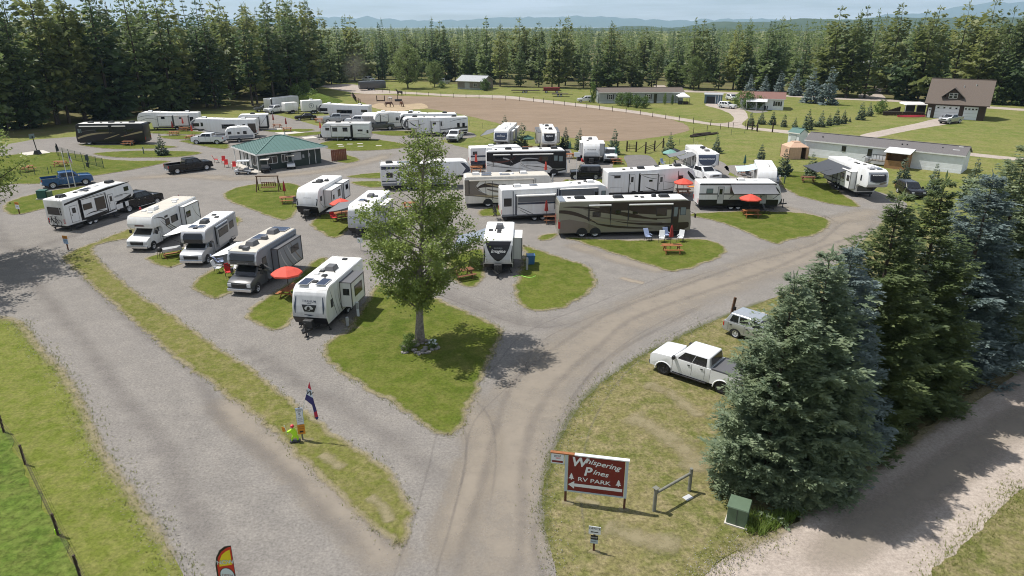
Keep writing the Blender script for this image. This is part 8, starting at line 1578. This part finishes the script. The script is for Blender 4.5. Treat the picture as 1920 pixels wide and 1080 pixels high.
# hydrant, red posts, flagpoles, boxes
t = thing('fire_hydrant', 'red hydrant beside the towed fifth wheel', 'hydrant', (*(-42.40, 75.97), .02), 0); MB().cyl((0, 0, 0), (0, 0, .62), .11, .1, 10).build('barrel', 'red_plastic', t, smooth=True); MB().cyl((0, 0, .62), (0, 0, .78), .13, .03, 10).build('bonnet', 'red_plastic', t, smooth=True); MB().cyl((-.2, 0, .45), (.2, 0, .45), .06, .06, 8).build('outlet', 'red_plastic', t)
t = thing('marker_post', 'thin red marker post behind the white cab-over motorhome', 'post', (*(-39.88, 80.22), .02), 0); MB().box(-.04, .04, -.02, .02, 0, 1.2).build('post', 'red_plastic', t); MB().box(-.045, .045, -.025, .025, 1.0, 1.1).build('reflector', 'sign_white', t)
mat('pole_white', (.62, .63, .62), .4)
for p, l, c in (((-58.59, 89.21), 'left white flagpole beside the blue pickup', 0), ((-58.01, 89.53), 'right white flagpole with a striped flag beside the blue pickup', 1)):
    t = thing('flagpole', l, 'flagpole', (*p, .05), 0); MB().cyl((0, 0, 0), (0, 0, 4.6), .06, .035, 8).build('pole', 'pole_white', t, smooth=True); MB().lathe_y([(.001, -.07), (.07, 0), (.001, .07)], 8, (0, 0, 4.65)).build('finial', 'pole_white', t)
    if c:
        f = cloth(t, 'flag', 'flag_white', [(.04, 0, 4.4), (.04, 0, 3.5), (.34, -.1, 3.1), (.42, -.14, 3.5), (.3, -.1, 4.1)]); cloth(t, 'flag_canton', 'flag_navy', [(.04, -.02, 4.4), (.04, -.02, 3.95), (.2, -.07, 3.8), (.24, -.08, 4.2)])
        for k in range(3): cloth(t, 'flag_stripe', 'flag_red', [(.06 + .1 * k, -.03 - .03 * k, 3.9 - .2 * k), (.06 + .1 * k, -.03 - .03 * k, 3.55 - .15 * k), (.12 + .1 * k, -.05 - .03 * k, 3.5 - .15 * k), (.12 + .1 * k, -.05 - .03 * k, 3.85 - .2 * k)])
t = thing('utility_box', 'dark green transformer box left behind the towed trailer', 'utility box', (*(-58.15, 83.22), .05), R(10)); MB().box(-.7, .7, -.6, .6, 0, .1).build('pad', 'concrete', t); MB().box(-.55, .5, -.5, .5, .1, 1.1).build('cabinet', 'umb_green', t, bevel=.03)
t = thing('utility_box', 'smaller mint green box right beside the dark transformer box', 'utility box', (*(-57.35, 83.22), .05), R(10)); MB().box(-.25, .25, -.25, .25, 0, .9).build('cabinet', 'box_green', t, bevel=.03); MB().box(-.27, .27, -.27, .27, .9, .95).build('lid', 'box_green', t, bevel=.01)
t = thing('dog_station', 'blue dog waste station at the corner of the wire fence', 'dog station', (*(-64.08, 103.10), .05), 0); MB().box(-.05, .05, -.05, .05, 0, 2.0).build('post', 'steel_black', t); MB().box(-.22, .22, -.14, -.05, 1.1, 1.9).build('box', 'paint_navy', t); MB().cyl((0, -.2, .2), (0, -.2, .8), .2, .22, 10).build('bin', 'steel_black', t)
# chain link fence of the dog park
mat('wire', (.05, .09, .06), .6)
def wire_fence(pts, label, h=1.4, gap=2.6, postm='wire', wires=6, mesh=True, pr=.04):
    A = Vector(pts[0]); t = thing('wire_fence', label, 'fence', (A.x, A.y, 0), 0)
    P = []
    for a, b in zip(pts, pts[1:]):
        a, b = Vector(a), Vector(b); n = max(1, int(round((b - a).length / gap)))
        for i in range(n): P.append(a.lerp(b, i / n))
    P.append(Vector(pts[-1])); rn = random.Random(len(P))
    for q in P: d = q - A; MB().cyl((d.x, d.y, -.1), (d.x + rn.uniform(-.04, .04), d.y, h), pr, pr, 6).build('post', postm, t)
    w = MB()
    for a, b in zip(P, P[1:]):
        a, b = a - A, b - A
        for k in range(wires): z = h * (.12 + .86 * k / (wires - 1)); w.bar((a.x, a.y, z), (b.x, b.y, z), .012)
        if mesh:
            m = int((b - a).length / .35)
            for i in range(m):
                c = a.lerp(b, i / m); d2 = a.lerp(b, (i + 1) / m); w.bar((c.x, c.y, .05), (d2.x, d2.y, h), .010); w.bar((d2.x, d2.y, .05), (c.x, c.y, h), .010)
    tag(w.build('wire_mesh', postm, t), kind='stuff'); return t
wire_fence([(-75.40, 113.63), (-61.59, 102.69)], 'green chain link fence running down the right side of the dog park', 1.6)
wire_fence([(-61.59, 102.69), (-63.45, 101.05), (-66.88, 98.69)], 'low chain link fence along the front of the dog park', 1.1, 2.8); wire_fence([(-67.11, 98.31), (-70.11, 96.80)], 'chain link gate section left at the dog park', 1.1, 1.6)
t = thing('basketball_hoop', 'black portable basketball hoop on the pale court', 'basketball hoop', (*(-79.33, 114.64), .05), R(-10)); MB().prism([(-.6, 0), (.6, 0), (.2, .7), (-.2, .7)], -.35, .35).build('base', 'steel_black', t, bevel=.05); MB().bar((0, 0, .6), (-.2, 0, 3.0), .1).build('pole', 'steel_black', t); MB().box(-.32, -.28, -.55, .55, 2.6, 3.35).build('backboard', 'glass_pale', t); MB().tube([(-.32 - .23 + .23 * math.cos(a * .5236), .23 * math.sin(a * .5236), 2.75) for a in range(13)], .015, 5).build('rim', 'sign_orange', t)
sheet('court_slab', [(-83.2,115.7),(-81.2,118.9),(-78.2,116.2),(-80.5,113.6)], 'concrete', .07, smooth=False); sheet('concrete_slab', [(-47.9,139.8),(-44.4,141.3),(-41.8,139.8),(-45.4,136.9)], 'concrete', .07, smooth=False); sheet('concrete_slab', [(-53.1,145.2),(-49.0,146.8),(-47.7,144.4),(-51.4,142.9)], 'concrete', .07, smooth=False); sheet('concrete_slab', [(-40.6,133.5),(-38.7,134.8),(-37.3,132.8),(-39.4,131.5)], 'concrete', .07, smooth=False)
for k, q in enumerate(("634,271 641,270 644,272 637,273", "652,270 659,270 661,271 654,272", "670,271 678,271 680,272 672,273", "674,275 682,274 684,276 676,277", "706,273 712,273 713,274 707,275")): pass
for k, (p, l) in enumerate((((-31.16, 124.56), 'first'), ((-29.46, 125.16), 'second'), ((-27.74, 125.76), 'third'), ((-27.03, 122.80), 'fourth'), ((-30.46, 122.80), 'fifth'), ((-23.90, 123.38), 'last'))): o = tag(MB().box(-.5, .5, -.3, .3, 0, .03).build('paving_slab', 'concrete', None), l + ' pale stepping slab on the lawn before the slide window trailer', 'slab', 'stepping slabs'); o.location = (*p, .062)
# scalloped awning beside the framed window fifth wheel
t = thing('party_tent', 'white awning tent with scalloped edge behind the white pickup', 'tent', (*(-31.67, 146.83), 0), R(-3)); W_ = 3.6
MB().hexa([(0, 0, 2.5), (W_, 0, 2.5), (W_, 2.6, 2.5), (0, 2.6, 2.5), (.3, .5, 3.0), (W_ - .1, .5, 3.0), (W_ - .1, 2.2, 3.0), (.3, 2.2, 3.0)]).build('roof', 'canvas_white', t)
for k in range(9): MB().prism([(k * .4, 2.5), (k * .4 + .4, 2.5), (k * .4 + .34, 2.28), (k * .4 + .2, 2.18), (k * .4 + .06, 2.28)], -.02, .0).build('scallop', 'canvas_white', t)
for x in (.05, 1.8, W_ - .05): MB().bar((x, 0, 0), (x, 0, 2.5), .05).build('post', 'trim_white', t)
MB().box(.1, W_ - .1, 1.2, 1.25, .1, 2.3).build('back_cloth', 'rv_grey', t)
# ------------------------------------------------------------------ fences of the paddock
wire_fence([(-48.2,236.9),(-33.5,221.7),(-17.7,213.0),(6.1,200.5),(19.6,184.2),(31.0,169.2),(40.0,153.6),(48.6,143.6),(50.0,141.3)], 'long post and wire fence along the farm track side of the paddock', 1.3, 4.2, 'wood_dark', 3, False, .07)
wire_fence([(36.4,139.1),(43.3,144.4),(53.0,150.1)] , 'short post and wire fence closing the right end of the paddock', 1.2, 3.5, 'wood_dark', 3, False, .05)
wire_fence([(-9.2,150.1),(0.0,137.6),(9.8,127.0),(17.6,119.4),(20.2,118.3)], 'wire fence between the trailers and the paddock', 1.2, 4.5, 'wire', 3, False, .03); wire_fence([(26.9,121.6),(33.4,127.0),(39.6,133.5),(50.3,142.1)], 'wire fence right of the log gate', 1.2, 4.5, 'wire', 3, False, .03)
def log_gate(a, b, label, n=3):
    a, b = Vector(a), Vector(b); L_ = (b - a).length; t = thing('log_gate', label, 'gate', (a.x, a.y, 0), math.atan2((b - a).y, (b - a).x))
    for x in [L_ * i / (n - 1) for i in range(n)]: MB().cyl((x, 0, -.1), (x, 0, 1.75), .14, .12, 8).build('post', 'wood_dark', t)
    for z in (.5, .8, 1.1): MB().cyl((0, 0, z), (L_ / 2, 0, z + .05), .05, .05, 6).build('rail', 'wood_dark', t)
    MB().bar((L_ / 2, 0, .2), (L_, 0, 1.4), .08).build('brace', 'wood_dark', t)
log_gate((19.68, 117.78), (22.69, 116.71), 'dark log gate behind the empty asphalt pad, left half'); log_gate((22.50, 115.67), (26.58, 121.08), 'dark log gate behind the empty asphalt pad, right half'); log_gate((48.93, 144.42), (50.15, 142.10), 'dark log gate posts beside the farm track')
t = thing('gate_post', 'single dark post by the farm track', 'post', (*(52.78, 140.58), 0), 0); MB().cyl((0, 0, 0), (0, 0, 1.9), .15, .13, 8).build('post', 'wood_dark', t); MB().box(-.17, .17, -.17, .17, 1.9, 1.95).build('cap', 'wood_dark', t)
lg = thing('log_pile', 'low pile of dark logs at the edge of the paddock', 'logs', (*(37.79, 136.22), 0), R(35))
for k in range(9): MB().cyl((rr.uniform(-5, 1), rr.uniform(-.8, .8), .12 + .1 * (k % 3)), (rr.uniform(1.5, 5), rr.uniform(-.8, .8), .15 + .1 * (k % 3)), .13, .1, 7).build('log', 'wood_dark', lg)
fr_ = thing('feeder_frame', 'dark timber frame standing in the paddock', 'frame', (*(-38.85, 202.00), 0), 0)
for x in (0, 2.2): MB().box(x, x + .2, 0, .2, 0, 1.6).build('post', 'wood_dark', fr_)
MB().box(.2, 2.2, .05, .15, .1, .35).build('rail', 'wood_dark', fr_)
wire_fence([(-48.0,213.0),(-44.0,199.0),(-41.7,193.4)], 'broken dark timber fence at the left end of the paddock', 1.5, 3, 'wood_dark', 3, False, .12)
t = thing('farm_wagon', 'red wagon on the grass beyond the paddock', 'wagon', (*(12.78, 229.05), 0), 0); MB().box(-2.6, 2.6, -1, 1, .8, 1.7).build('bed', 'sign_red', t); MB().box(-2.9, 3.2, -.2, .2, .6, .8).build('chassis', 'steel_black', t)
for x in (-1.7, 1.7):
    for s_ in (1, -1): wheel(t, x, s_ * .95, s_, .42, .22)
for k, (p, w, l) in enumerate((((4.32, 229.05), 9, 'dark flatbed trailer beyond the paddock'), ((14.71, 216.40), 5, 'small dark flatbed trailer right of the red wagon'))):
    t = thing('flatbed_trailer', l, 'trailer', (*p, 0), R(-5)); MB().box(-w / 2, w / 2, -1, 1, .7, .85).build('deck', 'wood_dark', t); MB().bar((w / 2, 0, .7), (w / 2 + 1.4, 0, .6), .1).build('drawbar', 'steel_black', t)
    for s_ in (1, -1): wheel(t, -.6, s_ * .95, s_, .36, .2); wheel(t, .3, s_ * .95, s_, .36, .2)
# foreground wire fence, lower left
FP = [(-29.15, 33.11), (-26.76, 30.86), (-23.76, 28.05), (-19.06, 23.08), (-16.72, 20.70), (-14.40, 18.32)]
t = wire_fence(FP, 'old post and wire fence at the lower left meadow', 1.15, 9, 'wood_dark', 4, False, .055)
t = thing('fence_marker', 'small lime reflector tag at the foot of a fence post', 'marker', (*(-19.12, 23.14), .0), 0); MB().box(-.09, .09, -.05, .05, .0, .3).build('plate', 'neon', t, bevel=.02)
# ------------------------------------------------------------------ people and horses
def skinned(name, m, joints, edges, parent, root=0, sub=2):
    me = bpy.data.meshes.new(name); me.from_pydata([j[0] for j in joints], edges, []); me.materials.append(m if not isinstance(m, str) else MATS[m]); o = bpy.data.objects.new(name, me); COL.objects.link(o); o.parent = parent
    sk = o.modifiers.new('skin', 'SKIN'); sv = me.skin_vertices[0].data if me.skin_vertices else None
    if sv is None:
        bm = bmesh.new(); bm.from_mesh(me); bm.verts.layers.skin.verify(); bm.to_mesh(me); bm.free(); sv = me.skin_vertices[0].data
    for i, j in enumerate(joints): r = j[1]; sv[i].radius = r if isinstance(r, tuple) else (r, r); sv[i].use_root = (i == root)
    sb = o.modifiers.new('sub', 'SUBSURF'); sb.levels = sub; sb.render_levels = sub
    for p in me.polygons: p.use_smooth = True
    return o
def horse_mat(n, c): return mat(n, c, .6, var=.2)
def horse(p, rz, label, m, graze=True, s=1.):
    t = thing('horse', label, 'horse', (*p, 0), rz, 'horses in the paddock'); t.scale = (s,) * 3; mane = 'umb_black'
    hd = [((1.15, 0, .95), .13), ((1.38, 0, .52), .11), ((1.46, 0, .22), .085), ((1.56, 0, .06), .07)] if graze else [((1.1, 0, 1.65), .14), ((1.3, 0, 1.95), .11), ((1.5, 0, 1.9), .09), ((1.68, 0, 1.74), .07)]
    J = [((0, 0, 1.12), (.29, .32)), ((.45, 0, 1.14), (.27, .33)), ((.78, 0, 1.22), (.22, .28))] + hd + [((-.5, 0, 1.15), (.28, .32)), ((-.74, 0, 1.2), (.2, .22)), ((-.88, 0, 1.05), .07), ((-.92, 0, .55), .05)]
    E = [(0, 1), (1, 2), (2, 3), (3, 4), (4, 5), (5, 6), (0, 7), (7, 8), (8, 9), (9, 10)]
    for (x, y, b) in ((.6, .17, 1), (.52, -.17, 1), (-.5, .18, 7), (-.6, -.18, 7)):
        k = len(J); hind = x < 0
        J += [((x + (.06 if hind else 0), y, .82), .13 if hind else .11), ((x - (.10 if hind else -.02), y, .5), .07), ((x - (.04 if hind else 0), y, .12), .05), ((x + .05, y, .03), .065)]; E += [(b, k), (k, k + 1), (k + 1, k + 2), (k + 2, k + 3)]
    o = skinned('body', m, J, E, t)
    for y in (.06, -.06):
        q = Vector(hd[1][0]) if graze else Vector(hd[1][0]) + Vector((0, 0, .08)); MB().hexa([(q.x - .14, y - .03, q.z + .1), (q.x - .06, y - .03, q.z + .1), (q.x - .06, y + .03, q.z + .1), (q.x - .14, y + .03, q.z + .1), (q.x - .14, y - .01, q.z + .26), (q.x - .12, y - .01, q.z + .26), (q.x - .12, y + .01, q.z + .26), (q.x - .14, y + .01, q.z + .26)]).build('ear', m, t)
    a = Vector((.8, 0, 1.5)); b = Vector(hd[0][0]) + Vector((0, 0, .16)); MB().bar(tuple(a), tuple(b), .05, .16).build('mane', mane, t)
horse_mat('horse_bay', (.075, .030, .015)); horse_mat('horse_brown', (.11, .045, .02)); horse_mat('horse_white', (.6, .57, .52)); horse_mat('horse_dark', (.03, .022, .02))
horse((-32.90, 186.72), R(-5), 'dark bay horse grazing at the left on the straw', 'horse_bay'); horse((-29.55, 188.02), R(-60), 'brown horse grazing at the right on the straw', 'horse_brown'); horse((-35.13, 203.51), R(150), 'pale horse head down farther back in the paddock', 'horse_white', True, .75); horse((-34.86, 219.88), R(170), 'dark horse near the track at the back of the paddock', 'horse_dark', False)
wt = thing('water_trough', 'dark trough with a pump post in the paddock', 'trough', (*(-32.58, 202.00), 0), 0); MB().box(-1, 1, -.4, .4, .1, .6).build('tub', 'steel_black', wt, bevel=.05); MB().bar((-.2, 0, .6), (-.2, 0, 1.9), .14).build('post', 'wood_dark', wt)
mat('cloth_olive', (.20, .18, .10), .8, var=.2); mat('cloth_khaki', (.32, .28, .20), .8, var=.2); mat('hair_dark', (.02, .015, .012), .7)
t = thing('person', 'person in olive shirt and khaki trousers standing at the nose of a trailer', 'person', (*(-39.58, 146.02), .03), R(-60))
J = [((0, 0, .95), (.13, .17)), ((0, 0, 1.2), (.12, .16)), ((0, 0, 1.42), (.12, .18)), ((0, 0, 1.54), .055), ((.02, 0, 1.64), (.085, .075)), ((.02, 0, 1.74), (.085, .075))]; E = [(0, 1), (1, 2), (2, 3), (3, 4), (4, 5)]
for y in (1, -1):
    k = len(J); J += [((0, y * .21, 1.4), .07), ((-.02, y * .27, 1.12), .05), ((.1, y * .24, .88), .04), ((.13, y * .23, .80), .045)]; E += [(2, k), (k, k + 1), (k + 1, k + 2), (k + 2, k + 3)]
    k = len(J); J += [((0, y * .11, .88), .10), ((.02, y * .12, .48), .07), ((-.02, y * .13, .09), .05), ((.12, y * .14, .04), .045)]; E += [(0, k), (k, k + 1), (k + 1, k + 2), (k + 2, k + 3)]
skinned('body', 'cloth_khaki', J, E, t); J2 = [((0, 0, 1.02), (.15, .19)), ((0, 0, 1.2), (.14, .18)), ((0, 0, 1.43), (.13, .19))]; E2 = [(0, 1), (1, 2)]
for y in (1, -1): k = len(J2); J2 += [((0, y * .22, 1.41), .085), ((-.02, y * .26, 1.2), .07)]; E2 += [(2, k), (k, k + 1)]
skinned('shirt', 'cloth_olive', J2, E2, t); skinned('face', 'skin_tone', [((.03, 0, 1.60), (.08, .075)), ((.03, 0, 1.70), (.088, .08)), ((.11, 0, 1.66), .02)], [(0, 1), (1, 2)], t); skinned('hair', 'hair_dark', [((-.02, 0, 1.70), (.09, .085)), ((.0, 0, 1.77), (.08, .075))], [(0, 1)], t)
t = thing('kit_heap', 'red and black kit heaped left of the white pickup', 'gear', (*(11.51, 108.36), .03), 0); MB().box(-.5, .5, -.4, .4, 0, .45).build('crate', 'chair_red', t, bevel=.04); MB().box(-1.2, -.4, .6, 1.2, 0, .9).build('bag', 'canvas_black', t, bevel=.08); MB().cyl((-.7, 1.6, 0), (-.7, 1.6, 1.5), .22, .18, 10).build('rolled_rug', 'rv_grey', t)
t = thing('camp_rug', 'red patterned rug under the kit by the small trailer', 'rug', (*(24.84, 90.18), .03), .1); MB().box(-1.4, 1.4, -.5, .5, 0, .02).build('pile', 'umb_maroon', t); MB().box(-1.2, 1.2, -.3, .3, .02, .025).build('pattern', 'sign_orange', t)
# satellite dish and antenna on tripods
t = thing('satellite_dish', 'white square antenna on a mast above the grey fifth wheel', 'antenna', (*(8.51, 89.53), 0), 0); MB().cyl((0, 0, 0), (0, 0, 4.2), .03, .03, 6).build('mast', 'alloy', t); MB().cbox((0, 0, 4.4), (.8, .08, .6)).build('dish', 'sign_white', t, bevel=.03)
t = thing('satellite_dish', 'white dish on a tripod beside the shade tree', 'antenna', (*(-14.43, 62.23), .05), 0); MB().bar((0, 0, 0), (0, 0, .8), .05).build('mast', 'alloy', t); MB().cbox((0, -.1, 1.0), (.5, .1, .5)).build('dish', 'sign_white', t, bevel=.04)
# haze of ground plants: tufts of taller grass
def tufts(name, spots, leaf, label, h=(.12, .3), n=5, cat='grass'):
    V = []; F = []
    rn = random.Random(len(spots))
    for x, y, z, s in spots:
        for _ in range(n):
            a = rn.uniform(0, 6.28); hh = rn.uniform(*h) * s; w = .012 + .02 * s; lx, ly = math.cos(a) * hh * .5, math.sin(a) * hh * .5; ox, oy = rn.gauss(0, .05 * s), rn.gauss(0, .05 * s); k = len(V)
            V += [(x + ox - ly / hh * w, y + oy + lx / hh * w, z), (x + ox + ly / hh * w, y + oy - lx / hh * w, z), (x + ox + lx, y + oy + ly, z + hh)]; F.append((k, k + 1, k + 2))
    me = bpy.data.meshes.new(name); me.from_pydata(V, [], F); return tag(obj(name, me, leaf), label, cat, kind='stuff')
leaf_mat('grass_blades', (.12, .20, .03), (.20, .27, .055), rnd=0., scale=.7, trans=.35); leaf_mat('dry_blades', (.24, .21, .09), (.17, .19, .05), rnd=0., scale=.9, trans=.3)
rn = random.Random(21)
def scatter(poly, n, z, s=(.6, 1.2)):
    xs = [p[0] for p in poly]; ys = [p[1] for p in poly]; out = []; m = len(poly); tries = 0
    while len(out) < n and tries < n * 12:
        tries += 1; x, y = rn.uniform(min(xs), max(xs)), rn.uniform(min(ys), max(ys)); ins = False
        for i in range(m):
            (x0, y0), (x1, y1) = poly[i], poly[i - 1]
            if (y0 > y) != (y1 > y) and x < (x1 - x0) * (y - y0) / (y1 - y0) + x0: ins = not ins
        if ins: out.append((x, y, z, rn.uniform(*s)))
    return out
leaf_mat('edge_blades', (.20, .235, .055), (.30, .30, .10), rnd=0., scale=.7, trans=.35)
def along(pts, n, sd, closed=True):
    p = spline(pts, .5, closed, 0); out = []
    for _ in range(n): q = rn.choice(p); out.append((q[0] + rn.gauss(0, sd), q[1] + rn.gauss(0, sd)))
    return out
EDG = [(ISL[0][1], 1500), (ISL[11][1], 2600), (ISL[1][1], 700), (ISL[8][1], 500), (ISL[9][1], 400)]
RE = [(2.0,19.8),(1.8,20.8),(1.5,23.2),(1.5,26.1),(2.0,28.6),(2.8,31.0),(3.9,33.8),(5.6,36.5),(8.3,39.7),(11.1,42.3),(14.3,45.2)]; LE = [(-12.0,19.8),(-12.8,20.8),(-14.7,22.9),(-17.9,26.3),(-20.6,29.0),(-24.4,33.7),(-27.8,37.5),(-31.8,41.3),(-35.7,45.2)]; SE = [(7.3,20.8),(9.1,22.1),(11.0,23.2)]; WE = [(16.2,20.8),(19.2,22.9),(23.8,26.3)]
sp = []
for p, n in EDG: sp += [(x, y, .03, rn.uniform(.25, .55)) for x, y in along(p, n, .2)]
for p, n in ((RE, 1100), (LE, 1500), (SE, 500), (WE, 900)): sp += [(x, y, .03, rn.uniform(.25, .6)) for x, y in along(p, n, .4, False)]
tufts('edge_grass', sp, 'edge_blades', 'small grass tufts straggling along the edges of the gravel', n=4)
V = []; F = []
for p, n, c in [(q, 700, True) for q, _ in EDG] + [(RE, 1500, False), (LE, 2000, False), (SE, 700, False)]:
    for x, y in along(p, n, .45, c):
        r_ = rn.uniform(.012, .032); k = len(V); z = .03 + r_ * .4
        V += [(x - r_, y, z), (x + r_, y, z), (x, y - r_, z), (x, y + r_ * .9, z), (x + r_ * .2, y, z + r_ * .8)]; F += [(k, k + 2, k + 4), (k + 2, k + 1, k + 4), (k + 1, k + 3, k + 4), (k + 3, k, k + 4)]
me = bpy.data.meshes.new('loose_gravel'); me.from_pydata(V, [], F); tag(obj('loose_gravel', me, mat('pebble', (.36, .33, .31), .9, var=.4, vscale=2)), 'loose stones scattered along the gravel edges', 'gravel', kind='stuff')
tufts('tall_weeds', scatter([(10.3,24.4),(9.9,23.2),(10.4,23.0),(11.7,23.7),(14.0,25.3),(13.9,25.7),(11.5,24.4)], 500, .034, (.7, 1.7)), 'grass_blades', 'tall weeds round the green utility box')
0 and tufts('verge_grass', scatter([(16.6,20.8),(19.3,22.8),(23.7,25.9),(22.5,23.2),(20.4,20.3)], 1500, .034, (.5, 1.1)), 'grass_blades', 'grass at the far side of the dusty road')

# ------------------------------------------------------------------ air
hz = bpy.data.materials.new('haze'); hz.use_nodes = True; t = hz.node_tree; t.nodes.clear()
o_ = _n(t, 'ShaderNodeOutputMaterial'); pv = _n(t, 'ShaderNodeVolumePrincipled'); pv.inputs['Color'].default_value = (.52, .72, 1, 1); pv.inputs['Density'].default_value = .000065; pv.inputs['Anisotropy'].default_value = .2
t.links.new(pv.outputs[0], o_.inputs['Volume'])
HZ = tag(HAZE.build('haze', hz), kind='stuff', label='thin blue summer haze in the air')

# dust thrown up behind a trailer on the far track
du = bpy.data.materials.new('dust_cloud'); du.use_nodes = True; t = du.node_tree; t.nodes.clear(); lk = t.links.new
o_ = _n(t, 'ShaderNodeOutputMaterial'); pv = _n(t, 'ShaderNodeVolumePrincipled'); pv.inputs['Color'].default_value = (.85, .8, .74, 1)
tc = _n(t, 'ShaderNodeTexCoord'); gr_ = _n(t, 'ShaderNodeTexGradient', gradient_type='SPHERICAL'); nz_ = _n(t, 'ShaderNodeTexNoise'); nz_.inputs['Scale'].default_value = 1.3; nz_.inputs['Detail'].default_value = 3
lk(tc.outputs['Object'], gr_.inputs['Vector']); lk(tc.outputs['Object'], nz_.inputs['Vector'])
m1 = _n(t, 'ShaderNodeMath', operation='MULTIPLY'); lk(gr_.outputs['Fac'], m1.inputs[0]); lk(nz_.outputs['Fac'], m1.inputs[1]); m2 = _n(t, 'ShaderNodeMath', operation='MULTIPLY_ADD'); lk(m1.outputs[0], m2.inputs[0]); m2.inputs[1].default_value = .085; m2.inputs[2].default_value = -.012
m3 = _n(t, 'ShaderNodeMath', operation='MAXIMUM'); lk(m2.outputs[0], m3.inputs[0]); m3.inputs[1].default_value = 0; lk(m3.outputs[0], pv.inputs['Density']); lk(pv.outputs[0], o_.inputs['Volume'])
bm = bmesh.new(); bmesh.ops.create_icosphere(bm, subdivisions=2, radius=1); me = bpy.data.meshes.new('dust_cloud'); bm.to_mesh(me); bm.free()
d_ = tag(obj('dust_cloud', me, du), 'pale dust drifting up behind the dark trailer at the forest edge', 'dust', kind='stuff'); d_.location = (*(-56.85, 259.18), 6.5); d_.scale = (8, 5, 9)
